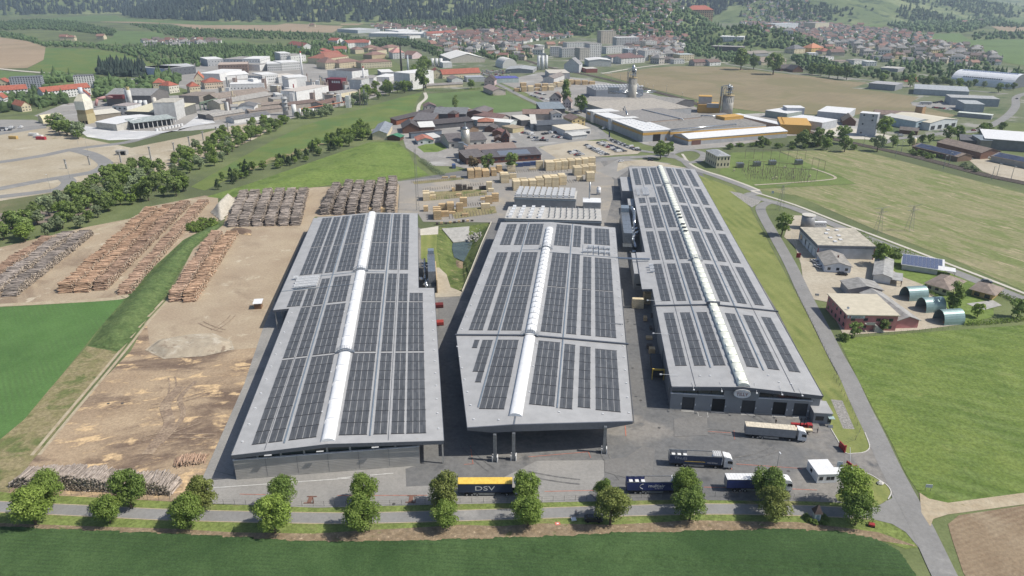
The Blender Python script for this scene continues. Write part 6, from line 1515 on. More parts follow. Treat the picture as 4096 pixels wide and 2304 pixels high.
for i,(x,y,h,c1,c2,lab) in enumerate(((1180,420,84,(226,226,226),(200,70,64),'tall white chimney with red tip over the white blocks'),(1885,535,62,(220,220,220),(190,60,60),'white chimney beside the pale process tower'),(2308,345,66,(64,60,60),(64,60,60),'tall black steel chimney behind the big white block'),(2385,345,40,(196,206,210),(196,206,210),'slim silver mast right of the black chimney'),(1078,570,12,(150,50,54),(150,50,54),'short red flue in the works'),(1235,480,26,(120,100,90),(120,100,90),'brown brick flue at the white block'))):
    e = empty('works_chimney',at('N',x,y),0,lab,'chimney'); r_ = 1.6 if h > 30 else 1.0
    hh = {0: 38,1: 28,2: 41,3: 26,4: 10,5: 14}[i]
    MB().tube((0,0,0),(0,0,hh * .94),r_,r_ * .7,n=12).build('shaft',wm(*c1),e,smooth=True); MB().tube((0,0,hh * .94),(0,0,hh),r_ * .72,r_ * .7,n=12).build('tip',wm(*c2),e)
wt = empty('white_tanks',at('N',1085,850),0,'row of slim white gas tanks by the river slope','tank')
for i,(r_,h) in enumerate(((2.2,12),(1.0,8),(1.0,8),(1.0,8),(1.0,8))): MB().tube((i * 4.4 + (i > 0) * 1.5,0,0),(i * 4.4 + (i > 0) * 1.5,0,h),r_,n=12).build('tank',LIGHT,wt,smooth=True)
wt = empty('steel_column',at('N',985,830),0,'grey process column with platforms left of the gas tanks','column'); MB().tube((0,0,0),(0,0,18),2.6,n=12).build('shell',wm(176,178,180),wt,smooth=True)
for i in range(4): MB().box(-3.2,-3.2,4 + i * 4,3.2,3.2,4.3 + i * 4).build('platform',RG,wt)
pr = empty('pipe_rack',at('N',0,790),0,'green steel pipe rack across the works yard','pipe rack')
a_,c_ = at('N',10,780) - pr.location,at('N',210,730) - pr.location
for z_ in (7,8.2): MB().path([a_ + Vector((0,0,z_)),c_ + Vector((0,0,z_))],.5).build('pipe',wm(120,140,120),pr)
for i in range(6): q = a_.lerp(c_,i / 5); MB().box(q.x - .3,q.y - 1,0,q.x + .3,q.y + 1,8).build('leg',wm(110,126,110),pr)
pr = empty('pipe_rack',at('N',1160,790),0,'long orange pipe on posts along the river edge','pipe rack')
a_,c_ = at('N',1160,820) - pr.location,at('N',1660,735) - pr.location
MB().path([a_ + Vector((0,0,5)),c_ + Vector((0,0,5))],.6).build('pipe',wm(180,110,76),pr)
for i in range(8): q = a_.lerp(c_,i / 7); MB().box(q.x - .3,q.y - .5,0,q.x + .3,q.y + .5,5).build('leg',wm(150,130,116),pr)
for i in range(26):   # roof plant on the works
    p = at('N',rb.uniform(300,2000),rb.uniform(420,690),9)
    if i % 3: o = MB().box(-2,-2,-9,2,2,3.5).tube((3,0,-9),(3,0,6),.5).build('roof_plant',(m_steel,wm(170,150,140),LIGHT)[i % 3],loc=p)
    else: o = MB().tube((0,0,-9),(0,0,8),.9,n=10).tube((2.5,0,-9),(2.5,0,4),.7,n=10).build('roof_plant',(m_steel,wm(206,190,160))[i % 2],loc=p)
    tag(o,'slim plant tower rising between the chemical works roofs','plant','roof plant of the chemical works')
for i in range(44):
    x_,y_ = rb.uniform(120,2050),rb.uniform(470,880)
    if y_ > 900 - x_ * .14: continue
    bld('plant_annex','small annex squeezed between the works halls','annex','N',x_,y_,x_ + rb.uniform(25,70),y_ - rb.uniform(0,8),rb.uniform(6,14),rb.uniform(4,11),'flat',0,rb.choice((LIGHT,OFFW,BEI,TAU,LIGHT)),rb.choice((RG,RT,LIGHT)),group='annexes of the chemical works')
# flats and villas on the left
blist('W',[(655,478,1350,400,13,9,'gable',4.5,LIGHT,TILE,3,16),(-160,470,430,425,13,9,'gable',4.5,LIGHT,TILE,3,12),(-40,330,135,325,14,9,'gable',4.5,CREAM,TILE,2,4),(-60,580,80,575,13,9,'gable',4.5,LIGHT,TILE,2,4)],'row_flats','apartment block','long white flats under red tiled roof, %s from the left','red-roofed flats')
bld('gable_house','pink and white gabled house with red roof behind the kiln','house','W',1190,545,1350,535,16,9,'gable',6,wm(220,200,206),TILE,ridge='y',win=(2,3,'f',False))
bld('corner_house','cream corner house with orange roofs','house','W',335,655,470,640,26,6,'gable',4,CREAM,rm(190,112,80),win=(2,3,'f',False))
blist('W',[(175,340,640,320,16,15.5,'flat',0,wm(176,180,192),rm(120,124,134),7,12),(1115,315,1410,300,16,15.5,'flat',0,LIGHT,rm(120,120,126),7,8)],'tower_flats','apartment block','seven-storey tower flats above the red-roofed rows, %s from the left','tower flats')
blist('M',[(1340,200,1475,195,18,9,'hip',5,CREAM,TILE,2,4),(1545,240,1672,222,18,9,'hip',5,wm(226,220,204),TILE,2,4),(1810,250,1948,240,18,9,'hip',5,CREAM,TILE,2,4),(1870,140,1990,135,30,9,'gable',7,CREAM,rm(196,112,76),2,4),(2000,185,2240,168,20,8,'hip',5,wm(214,196,170),TILE,2,8)],'works_villa','house','yellow villa with red hipped roof, %s from the left by the works','red-roofed works villas')
RB,RD = rm(150,116,104),rm(168,96,80)
blist('N',[(1445,250,1705,215,40,9,'hip',8,CREAM,rm(168,108,88),2,10),(1440,310,1590,300,36,10,'hip',7,CREAM,RB,3,6),(1600,305,1830,275,26,9,'hip',5,wm(206,190,160),RB,2,8),(1850,300,2200,280,24,9,'hip',4,wm(206,196,170),RB,2,12),(1290,150,1465,150,30,7,'gable',5,CREAM,RD),(1420,180,1625,165,26,6,'gable',5,CREAM,RD),(1010,60,1180,90,22,8,'gable',6,LIGHT,RD),(1700,62,1935,62,26,11,'gable',5,LIGHT,RD,3,8),(1545,115,1690,110,24,6,'gable',5,OFFW,RD),(1780,130,1880,125,26,8,'hip',5,CREAM,RB),(1930,110,2060,100,24,8,'hip',5,CREAM,RB),(2030,140,2140,130,24,8,'hip',5,CREAM,RB),(1970,190,2130,175,24,7,'hip',5,wm(196,176,140),RB),(2210,190,2345,185,30,11,'hip',8,OFFW,rm(206,150,140),3,4),(2430,190,2540,180,26,7,'gable',6,wm(220,196,196),RB),(2160,110,2300,95,24,8,'hip',5,CREAM,RB)],
      'estate_house','house','large tiled estate house above the chemical works, %s from the left','estate houses above the chemical works')
# flats of the town centre, larger houses
GRW = wm(206,206,204)
blist('O',[(1300,152,1358,150,24,13,'flat',0,GRW,LIGHT,4,4),(1420,190,1540,190,24,16,'flat',0,OFFW,RG,5,6),(1540,208,1722,205,24,16,'flat',0,OFFW,RG,5,8),(1722,232,1822,228,20,20,'flat',0,wm(190,186,176),RG,6,5),(1822,226,1942,222,24,27,'flat',0,OFFW,RG,9,6),(1995,170,2215,160,24,13,'flat',0,OFFW,RG,4,9),(2100,112,2330,108,26,22,'flat',0,wm(196,196,196),LIGHT,7,9),(1942,65,2092,62,26,28,'flat',0,wm(206,194,176),RG,9,6),(1590,122,1850,116,26,13,'flat',0,OFFW,RG,4,10),(2220,185,2430,178,24,11,'flat',0,wm(186,194,202),rm(176,186,196),3,8),(2390,242,2545,236,24,17,'flat',0,OFFW,RG,5,6),(2050,262,2290,232,22,9,'gable',3,OFFW,rm(126,96,92),3,8),(2150,275,2390,258,22,9,'gable',3,OFFW,rm(126,96,92),3,8),(2400,105,2515,100,24,13,'flat',0,GRW,RG,4,5),(1815,302,2045,300,40,10,'gable',2,wm(196,198,198),rm(226,226,224))],'town_flats','apartment block','pale flat-roofed block of town flats, %s from the left','town flats behind the railway')
blist('C',[(330,345,505,350,40,22,'flat',0,OFFW,LIGHT,5,8),(270,372,500,380,30,9,'flat',0,wm(96,90,86),RG),(325,270,440,265,40,14,'flat',0,LIGHT,RG,3,6),(735,235,905,225,40,22,'flat',0,wm(206,212,218),rm(190,196,200),5,9),(1030,225,1132,220,40,22,'flat',0,wm(214,206,180),RG,5,4)],'clinic_block','hospital','big white institutional block on the wooded slope, %s from the left','institutional blocks on the slope')
blist('C',[(640,478,822,470,22,5,'gable',7,wm(206,196,166),rm(150,134,122),1,8),(1005,392,1092,388,26,10,'hip',8,wm(228,194,110),rm(206,136,96),3,4),(880,395,960,390,24,9,'hip',7,CREAM,RS,2,3),(150,485,255,482,20,6,'gable',4,wm(206,190,180),rm(128,96,90),2,4),(262,485,342,480,18,6,'gable',4,LIGHT,rm(128,108,100),2,3),(780,522,872,520,20,4,'gable',5,WOODW,DARKR),(870,532,946,530,20,4,'gable',6,WOODW,rm(84,80,82)),(1085,400,1160,398,20,6,'hip',5,BEI,rm(160,96,80)),(1150,410,1250,410,22,7,'gable',5,BEI,rm(132,104,94)),(1410,485,1485,485,18,7,'flat',0,LIGHT,LIGHT,2,4),(1320,475,1410,470,18,7,'flat',0,LIGHT,RG,2,4),(1100,445,1170,440,18,6,'flat',0,LIGHT,RG,2,4),(1205,475,1310,470,24,5,'flat',0,BEI,RT),(990,415,1055,415,18,6,'flat',0,LIGHT,LIGHT,2,3),(1490,440,1550,440,14,6,'flat',0,LIGHT,RG,2,3),(0,470,75,468,20,7,'flat',0,LIGHT,RG,2,4),(40,445,145,442,26,10,'flat',0,CREAM,rm(186,196,196),3,6),(1505,520,1640,530,30,5,'flat',0,GREYW,rm(196,192,184)),(550,420,690,412,20,6,'gable',4,GREYW,rm(150,142,132))],'field_house','house','larger house or farm along the sown field edge, %s from the left','larger houses along the sown field')
blist('B',[(670,275,860,262,26,9,'gable',5,LIGHT,RD,3,10),(230,270,640,275,90,9,'flat',0,wm(206,210,214),LIGHT),(0,235,150,245,80,9,'flat',0,wm(200,206,212),rm(206,208,210)),(350,250,450,262,60,12,'flat',0,LIGHT,LIGHT),(1040,250,1115,252,30,13,'flat',0,wm(214,196,186),RG,4,4),(1490,250,1665,248,40,13,'flat',0,wm(190,202,214),RG,4,10),(440,280,530,285,40,7,'flat',0,LIGHT,RG),(850,250,1000,270,24,7,'gable',4,BEI,RB),(1000,345,1060,340,24,9,'hip',6,OFFW,RB,2,3),(80,355,232,345,26,11,'gable',5,LIGHT,RD,3,8),(0,335,48,330,26,11,'gable',5,LIGHT,RD,3,3),(885,320,975,325,40,7,'flat',0,LIGHT,LIGHT)],'town_hall_block','building','large building at the far edge of town, %s from the left','large buildings at the far town edge')
# ---------------------------------------------------------------- hills
def bump_h(x,y,cx,cy,rx,ry,h,rot=0.0):
    c_,s_ = math.cos(rot),math.sin(rot)
    u = ((x - cx) * c_ + (y - cy) * s_) / rx; v = (-(x - cx) * s_ + (y - cy) * c_) / ry
    d = np.sqrt(u * u + v * v)
    return h * np.where(d < 1,(1 - d * d) ** 1.6 * (1 + .0 * d),0)
HB = [(-600,4300,1500,1500,430,.10),(500,4500,1300,1500,330,0),(-3000,4700,1050,1300,330,.1),(-1750,5600,900,900,160,0),
      (345,2260,300,400,108,.2),(560,1760,190,220,40,0),(190,2500,420,420,95,0),
      (1250,3350,820,620,130,0),(1900,3700,900,560,105,.1),(600,3600,700,700,150,0),(3000,5600,2500,900,200,0),(0,8200,9000,1500,420,0)]
def hill(x,y):
    z = np.zeros_like(x)
    for b_ in HB: z = np.maximum(z,bump_h(x,y,*b_)) + .25 * np.minimum(z,bump_h(x,y,*b_))
    n_ = np.sin(x * .011 + 1) * np.cos(y * .009) + .5 * np.sin(x * .027 + y * .02)
    return z * (1 + .07 * n_)
aa = np.linspace(-.80,.80,220); rr = 1250 * (9500 / 1250) ** np.linspace(0,1,170)
AA,RR_ = np.meshgrid(aa,rr); HX,HY = RR_ * np.sin(AA),RR_ * np.cos(AA); HZ = hill(HX,HY) - 2.5
V = np.stack([HX,HY,HZ],2).reshape(-1,3); nr,na = HX.shape
I = np.arange(nr * na).reshape(nr,na)
F = np.stack([I[:-1,:-1],I[:-1,1:],I[1:,1:],I[1:,:-1]],2).reshape(-1,4)
keep = (HZ.reshape(-1)[F] > -2.3).any(1)
hm_ = ground('hill_ground',C(104,122,72),C(122,136,84),.01,C(138,148,96),.004,(.5,.6),C(70,90,58),.02,(.5,.65),fine=.1,fs=.05,bump=0)
tag(link('hills',npmesh('hills',V,F[keep],hm_,True)),kind='structure')
# ---------------------------------------------------------------- far trees and town houses
def jit_ball(seed,n=1):
    r_ = np.random.default_rng(seed)
    bm = bmesh.new(); bmesh.ops.create_icosphere(bm,subdivisions=n,radius=1.0)
    V = np.array([v.co[:] for v in bm.verts]); F = np.array([[v.index for v in f.verts] for f in bm.faces]); bm.free()
    V *= r_.uniform(.72,1.2,(len(V),1)); V[:,2] = V[:,2] * .62 + .55
    return V,F
def jit_cone(seed,k=7):
    r_ = np.random.default_rng(seed); V,F = [],[]
    for t,(z0,z1,rad) in enumerate(((.08,.62,.30),(.35,.85,.22),(.6,1.05,.13))):
        b0 = len(V)
        for i in range(k):
            a = 2 * np.pi * i / k + t; q = rad * r_.uniform(.75,1.2); V.append((q * np.cos(a),q * np.sin(a),z0 + r_.uniform(-.04,.04)))
        V.append((0,0,z1)); V.append((0,0,z0 + .08))
        for i in range(k): F.append((b0 + i,b0 + (i + 1) % k,b0 + k)); F.append((b0 + (i + 1) % k,b0 + i,b0 + k + 1))
    return np.array(V),np.array(F)
BALLS = [jit_ball(s) for s in range(5)]; CONES = [jit_cone(s) for s in range(4)]
lf_con = leafmat('conifer_far',C(42,58,50),C(56,74,58),.2,.1); lf_far = leafmat('broadleaf_far',C(88,116,62),C(112,138,78),.25,.3)
def tree_mass(name,label,pts,conif,hgt,seed=1,m=None,group=None):
    """pts (n,3); one mass of trees that reads as a whole"""
    r_ = np.random.default_rng(seed); Vs,Fs,n0 = [],[],0
    pts = np.asarray(pts); k = len(pts); kind = r_.integers(0,4,k); isc = r_.random(k) < conif
    for c_ in (0,1):
        for t in range(4):
            sel = (kind == t) & (isc == bool(c_))
            if not sel.any(): continue
            V0,F0 = (CONES[t] if c_ else BALLS[t]); q = pts[sel]; hh = hgt * r_.uniform(.65,1.3,len(q)) * (1.25 if c_ else .8)
            sx = hh if c_ else hh * r_.uniform(.40,.62,len(q)); sz = hh if c_ else hh * .9
            W_,F_ = replicate(V0,F0,q[:,0],q[:,1],q[:,2] - .4,r_.uniform(0,6.28,len(q)),sx,sx,sz)
            Vs.append(W_); Fs.append(F_ + n0); n0 += len(W_)
    o = link(name,npmesh(name,np.concatenate(Vs),np.concatenate(Fs),m or (lf_con if conif > .5 else lf_far)))
    return tag(o,label,'trees',group,'stuff')
def scatter_w(poly,step,seed,jitter=.45):
    r_ = np.random.default_rng(seed); xs = [p[0] for p in poly]; ys = [p[1] for p in poly]; out = []
    y = min(ys)
    while y < max(ys):
        x = min(xs)
        while x < max(xs):
            q = (x + r_.uniform(-jitter,jitter) * step,y + r_.uniform(-jitter,jitter) * step)
            if inside(q,poly): out.append(q)
            x += step
        y += step
    return out
def on_hill(pts):
    A = np.array(pts); return np.column_stack([A,np.maximum(hill(A[:,0],A[:,1]) - 2.5,0)])
rf = np.random.default_rng(9)
def hill_forest(name,label,ib,step,lo,conif,hgt,seed,ymax,dens=1.0):
    cx,cy,rx,ry,h,rot = HB[ib]; n = int(4 * rx * ry / step ** 2); r_ = np.random.default_rng(seed)
    X_ = cx + r_.uniform(-rx,rx,n); Y_ = cy + r_.uniform(-ry,ry,n); Z_ = bump_h(X_,Y_,*HB[ib]); Zt = hill(X_,Y_) - 2.5
    k = (Z_ > lo) & (Y_ < ymax) & (Zt < 190) & ((np.sin(X_ * .012 + seed) + np.cos(Y_ * .013) + r_.normal(0,.5,n)) > (1 - dens) * 3 - 1.9 * dens)
    pts = np.column_stack([X_,Y_,Zt])[k]
    return tree_mass(name,label,pts,conif,hgt,seed)
hill_forest('forest','dark conifer forest on the broad central hill',0,19,6,.85,22,1,3900)
hill_forest('forest','dark conifer forest right of the central hill',1,20,6,.8,22,2,4100)
hill_forest('forest','dark conifer forest on the left hill',2,20,6,.9,22,3,4500)
hill_forest('forest','green leafy wood on the castle hill',4,12,6,.2,13,4,2300)
hill_forest('forest','leafy wood on the spur below the castle',5,11,3,.12,11,5,1780)
hill_forest('forest','wood behind the castle hill',6,16,6,.4,18,6,2700)
hill_forest('forest','patchy wood on the right hills',7,17,10,.5,17,7,3500,.45)
hill_forest('forest','patchy wood on the far right ridge',8,18,4,.5,17,8,3900,.5)
hill_forest('forest','distant wood between the hills',9,19,5,.6,20,9,3700,.8)
def belt(name,label,k,pts,step,conif,hgt,seed):
    q = scatter_w([(p.x,p.y) for p in PK(k,*pts)],step,seed)
    if q: tree_mass(name,label,np.column_stack([np.array(q),np.zeros(len(q))]),conif,hgt,seed)
belt('tree_belt','tree belt below the left forest hill','A',(0,165,300,150,560,165,860,230,830,268,560,235,300,215,0,225),15,.15,10,21)
belt('tree_belt','tree line along the far left fields','A',(0,235,200,270,340,320,500,320,700,335,950,350,1300,440,1500,480,1420,500,1150,480,900,390,650,350,330,345,180,300,0,270),13,.1,9,22)
belt('tree_belt','wooded plain behind the white works','A',(930,345,1300,340,1600,330,1750,345,2100,350,2300,390,2100,450,2000,470,1700,470,1400,440),11,.3,9.5,23)
belt('tree_belt','scrubby tree band by the far brown field','A',(950,180,1200,190,1400,215,1700,225,2100,240,2568,262,2568,300,2000,290,1750,280,1300,275,1190,250),17,.2,8.5,24)
belt('tree_belt','tree band along the river in town','B',(0,270,250,300,450,290,600,320,720,350,760,420,640,380,500,340,250,350,0,330),12,.2,9.5,25)
belt('tree_belt','wooded foot of the central hill','B',(350,150,700,130,960,150,1060,180,1000,195,760,200,560,200,380,185),20,.4,16,26)
belt('tree_belt','trees scattered over the right far fields','C',(1560,190,1900,130,2330,140,2568,200,2568,215,2330,190,2150,240,1900,245,1700,230),24,.2,15,27)
belt('tree_belt','tree line crossing the far green fields','C',(2180,250,2568,240,2800,250,2800,285,2568,290,2200,295),22,.15,11,28)
belt('tree_belt','dark wood at the far right corner','C',(2080,50,2300,10,2700,10,2700,100,2400,95,2150,80),34,.4,18,29)
belt('tree_belt','hedge trees along the sown field road','C',(850,430,1000,420,1300,500,1600,555,2000,590,2450,620,2450,640,1950,615,1500,580,1000,545,900,480),13,.12,10,30)
belt('tree_belt','garden trees of the right town edge','C',(1560,470,1900,470,2300,500,2568,540,2568,580,2050,570,1560,520),15,.2,9,31)
belt('tree_belt','trees on the slope below the clinic','C',(20,320,250,300,330,390,560,400,600,470,450,480,300,440,100,400),13,.15,9,32)
belt('tree_belt','trees behind the villas and cars','A',(1000,600,1250,560,1350,590,1300,640,1060,660),11,.3,12,33)
belt('tree_belt','spruce wood left of the technology building','A',(720,490,900,490,1060,510,1080,560,900,570,720,545),8,.7,13,34)
belt('tree_belt','lime trees between the flats and the works','A',(700,590,870,600,1090,660,1080,720,760,760,700,700),10,.1,11,35)
belt('tree_belt','garden trees around the red-roofed flats','A',(0,690,230,690,460,640,520,760,300,800,160,790,0,840),9,.1,10,36)
belt('tree_belt','trees between the tower flats','A',(310,570,530,565,560,600,330,625),9,.1,12,37)
belt('tree_belt','trees along the rail line in the town','B',(640,340,1000,350,1300,370,1420,350,1440,430,1250,470,1060,420,900,440,700,430),15,.2,9,38)
belt('tree_belt','trees on the estate above the works','A',(2150,330,2568,300,2568,400,2400,440,2250,420),15,.25,11,39)
# houses: three hundred that show largest one by one, the rest as one mass
house_walls = [wm(236,235,230),CREAM,wm(214,200,176),wm(204,196,188),wm(226,204,150),wm(220,210,204)]
house_roofs = [rm(148,106,94),rm(136,104,96),rm(126,108,102),rm(114,104,100),rm(104,102,104),rm(160,120,104),rm(150,148,146)]
RN = ['brick-red','dull red','brown','dark brown','slate grey','orange','pale grey']
hw = gable_wall(11,9,5.8,3.0,'x').mesh('wall',house_walls[0])
_tmp = bpy.data.objects.new('tmp',None); col.objects.link(_tmp)
hr = roof(_tmp,'gable',11,9,5.8,3.0,house_roofs[0],.6,'x').data; hh_ = roof(_tmp,'hip',11,9,5.8,3.0,house_roofs[0],.6,'x').data
for ch in list(_tmp.children): bpy.data.objects.remove(ch)
bpy.data.objects.remove(_tmp)
b = MB()
for x in (1.6,4.2,6.8,9.4):
    for z in (1,3.4): b.box(x - .5,-.06,z,x + .5,.02,z + 1.2)
for y in (2.5,6.5):
    for z in (1,3.4): b.box(-.06,y - .5,z,.02,y + .5,z + 1.2); b.box(10.98,y - .5,z,11.06,y + .5,z + 1.2)
hwin = b.mesh('window_rows',m_win)
TOWN = [('in the right-hand town','C',(480,130,700,120,1160,190,1500,215,1870,260,1900,320,2200,370,2430,470,2300,490,1900,480,1560,470,1250,400,900,350,600,340,510,250),33,300),
        ('in the old town','B',(800,270,1100,225,1500,200,1900,200,2250,190,2480,230,2560,330,2200,330,1900,260,1500,300,1300,330,1000,330),27,130),
        ('in the new estate','A',(990,330,1150,300,1500,300,1610,315,1580,340,1300,350,1050,360),24,60),
        ('above the railway line','B',(230,190,700,190,900,230,1000,290,760,320,640,290,640,240,300,225),40,40),
        ('around the railway station','B',(640,330,760,300,1000,330,1420,345,1440,430,1260,450,1060,405,900,430,760,410),30,50),
        ('on top of the castle hill','B',(2000,15,2400,5,2568,40,2400,60,2200,45,2050,30),26,40)]
WN = ['white','cream','beige','stone-grey','yellow','pale rose']
TW = {}
def near_of(x,y): # which part of its quarter, seen from here
    u = x / y; return ('leftmost' if u < .12 else 'centre left' if u < .24 else 'centre right' if u < .36 else 'far right') + (' front' if y < 1400 else ' middle' if y < 1650 else ' rear')
cand = []
for ti,(lab,k,poly,step,mx) in enumerate(TOWN):
    z = 90 if ti == 5 else 0
    pg = [(p.x,p.y) for p in [at(k,a_,b_,z) for a_,b_ in zip(poly[::2],poly[1::2])]]
    q = scatter_w(pg,step,50 + ti); rb.shuffle(q)
    for p in q: cand.append((p[1],p[0],ti))
cand.sort()
gh = ((hr,0),(hh_,1))
far_w,far_r = [],{}
for n_,(y,x,ti) in enumerate(cand):
    zz_ = max(0.0,float(hill(np.array([x]),np.array([y]))[0] - 3.0))
    a = rb.gauss(.15,.5); s_ = rb.uniform(.85,1.35); ri = rb.choice((0,1,1,2,2,3,3,4,4,5,6,6)); wi = rb.randrange(len(house_walls)); ri = rb.choice((3,4,6,6)) if ti == 2 else ri; wi = 0 if ti == 2 else wi; rt = rb.random() < .3
    if n_ < 300:
        e = empty('house',(x,y,zz_),a,'%s house, %s %s roof, %s %s' % (WN[wi],RN[ri],'hipped' if rt else 'gabled',near_of(x,y),TOWN[ti][0]),'house','houses ' + TOWN[ti][0])
        sc = (s_ * rb.uniform(.8,1.3),s_,s_ * rb.uniform(.8,1.25))
        if rb.random() < .2: sc = (1.9,1.4,1.7); rt = True; ri = 6; e['label'] = e['label'].replace('house,','flats,',1)
        link('wall',hw,e,None,None,sc,house_walls[wi]); link('roof',hh_ if rt else hr,e,None,None,sc,house_roofs[ri])
        o = link('window_rows',hwin,e,None,None,sc); o['kind'] = 'stuff'
    else:
        far_w.append((x,y,zz_,a,s_)); far_r.setdefault(ri % 4,[]).append((x,y,zz_,a,s_))
def mesh_arrays(me):
    V = np.array([v.co[:] for v in me.vertices]); me.calc_loop_triangles(); F = np.array([t.vertices[:] for t in me.loop_triangles]); return V,F
if far_w:
    A = np.array(far_w); V,F = mesh_arrays(hw); W_,F_ = replicate(V,F,A[:,0],A[:,1],A[:,2],A[:,3],A[:,4])
    o = tag(link('far_houses',npmesh('far_houses',W_,F_,house_walls[0])),'pale walls of the many farther town houses','houses',kind='stuff')
    for ri,rows in far_r.items():
        A = np.array(rows); V,F = mesh_arrays(hr); W_,F_ = replicate(V,F,A[:,0],A[:,1],A[:,2],A[:,3],A[:,4])
        tag(link('far_house_roofs',npmesh('far_house_roofs',W_,F_,house_roofs[ri])),'far town roofs in %s' % RN[ri],'roofs',kind='stuff')
# town trees between the houses
tt = []
for ti,(lab,k,poly,step,mx) in enumerate(TOWN[:5]):
    pg = [(p.x,p.y) for p in PK(k,*poly)]
    tt += scatter_w(pg,step * .62,70 + ti)
tree_mass('garden_trees','garden trees between the houses of the town',on_hill(tt),.12,7.5,44)
# farm groups in the far fields
for i,(k,x,y,rfm) in enumerate((('A',440,295,0),('A',490,300,0),('A',710,290,5),('A',1170,62,0),('A',1210,66,0),('A',1290,62,0),('A',715,28,0),('A',2260,108,1),('A',2380,82,1),('B',340,185,0),('B',400,200,2),('B',590,190,1),('B',690,190,5),('B',1890,145,5),('B',1545,212,5),('B',1620,208,5),('C',2120,160,5),('C',2230,160,2),('C',1350,175,0))):
    p = at(k,x,y); zz_ = max(0,float(hill(np.array([p.x]),np.array([p.y]))[0] - 3))
    if zz_ > 0: p = at(k,x,y,min(zz_,40)); zz_ = max(0,float(hill(np.array([p.x]),np.array([p.y]))[0] - 3))
    e = empty('farmhouse',(p.x,p.y,zz_),rb.gauss(.2,.4),'lone %s-roofed farmhouse out in the far fields, %s listed from the left' % (RN[rfm],ordn(i)),'farmhouse','farmhouses in the far fields')
    e['label'] = '%s-roofed farmhouse standing out among the far fields' % RN[rfm]
    sc = (1.7,1.6,1.5); link('wall',hw,e,None,None,sc,CREAM); link('roof',hh_ if i % 2 else hr,e,None,None,sc,house_roofs[rfm])
p = at('C',190,132,40); zz_ = float(hill(np.array([p.x]),np.array([p.y]))[0] - 6)
e = empty('castle',(p.x - 40,p.y,max(zz_,20) + 8),0,'large ochre castle-like building with tiled roof on the wooded hill','castle')
MB().box(0,0,-20,78,40,26).build('wall',wm(206,168,126),e); roof(e,'hip',78,40,26,12,rm(190,104,80),1)
windows(e,78,40,26,5,12,'f',False,2.6,2.6,1.5)
# ================================================================ TREES AND HEDGES
def crown(seed,n,size,lumps=24,shape='round'):
    r_ = np.random.default_rng(seed)
    d = r_.normal(size=(lumps,3)); d /= np.linalg.norm(d,axis=1)[:,None]
    rad = r_.uniform(.28,.46,lumps); k = r_.uniform(.45,.78,lumps)
    if shape == 'round': ctr = d * k[:,None] * np.array([1,1,1.12]) + np.array([0,0,1.32])
    elif shape == 'tall': ctr = d * k[:,None] * np.array([.72,.72,1.5]) + np.array([0,0,1.6])
    elif shape == 'bush': ctr = d * k[:,None] * np.array([1,1,.6]) + np.array([0,0,.55])
    else:
        t = r_.random(lumps) ** .7; a = r_.uniform(0,6.28,lumps); q = (1 - t) * .62 + .06
        ctr = np.stack([q * np.cos(a),q * np.sin(a),.25 + t * 2.7],1); rad = .16 + .24 * (1 - t)
    w = rad ** 2 / (rad ** 2).sum(); li = r_.choice(lumps,n,p=w)
    e = r_.normal(size=(n,3)); e /= np.linalg.norm(e,axis=1)[:,None]
    e[:,2] = np.where(e[:,2] < -.4,-e[:,2],e[:,2])
    P = ctr[li] + e * (rad[li] * r_.uniform(.72,1.06,n))[:,None]
    P[:,2] = np.maximum(P[:,2],.06)
    nrm = e + r_.normal(0,.45,(n,3)); nrm /= np.linalg.norm(nrm,axis=1)[:,None]
    u = np.cross(nrm,r_.normal(size=(n,3))); u /= np.linalg.norm(u,axis=1)[:,None]; v = np.cross(nrm,u)
    s_ = size * r_.uniform(.6,1.25,n)[:,None]
    Q = np.stack([P - u * s_,P - v * s_ * .7,P + u * s_,P + v * s_ * .7],1)
    return Q.reshape(-1,3),np.arange(n * 4).reshape(-1,4)
LG = dict(bright=leafmat('leaf_bright',C(142,170,54),C(168,192,74),.06,.38),mid=leafmat('leaf_mid',C(124,152,52),C(150,174,68),.07,.38),dark=leafmat('leaf_dark',C(112,140,54),C(136,160,66),.08,.35),olive=leafmat('leaf_olive',C(130,142,60),C(150,160,74),.06,.35),
          wood=leafmat('leaf_wood',C(118,144,66),C(148,168,86),.24,.4),grey=leafmat('leaf_grey',C(138,156,108),C(156,170,126),.15,.35),con=leafmat('leaf_conifer',C(56,78,44),C(70,92,52),.15),russet=leafmat('leaf_russet',C(120,104,70),C(140,122,84),.1))
m_bark = mat('tree_bark',C(104,90,74),.95,0,.2,4)
CR_HI = [npmesh('crown',*crown(100 + i,7200,.055,40),LG['mid']) for i in range(5)]
CR_MD = [npmesh('crown',*crown(200 + i,950,.13,18),LG['wood']) for i in range(4)]
CR_TL = [npmesh('crown',*crown(230 + i,950,.13,20,'tall'),LG['wood']) for i in range(2)]
CR_CN = [npmesh('crown',*crown(260 + i,800,.12,40,'cone'),LG['con']) for i in range(3)]
CR_BU = [npmesh('crown',*crown(280 + i,700,.13,14,'bush'),LG['wood']) for i in range(3)]
def trunk_mesh(seed):
    r_ = random.Random(seed); b = MB().tube((0,0,-.05),(.02,0,.55),.075,.055,n=7).tube((.02,0,.55),(0,.02,1.3),.055,.03,n=6)
    for i in range(5):
        a = i * 1.26 + r_.random(); b.tube((.01,0,.5 + i * .09),(.55 * math.cos(a),.55 * math.sin(a),1.0 + i * .12),.03,.012,n=5)
    return b.mesh('trunk',m_bark)
TRK = [trunk_mesh(i) for i in range(3)]
rt_ = random.Random(21)
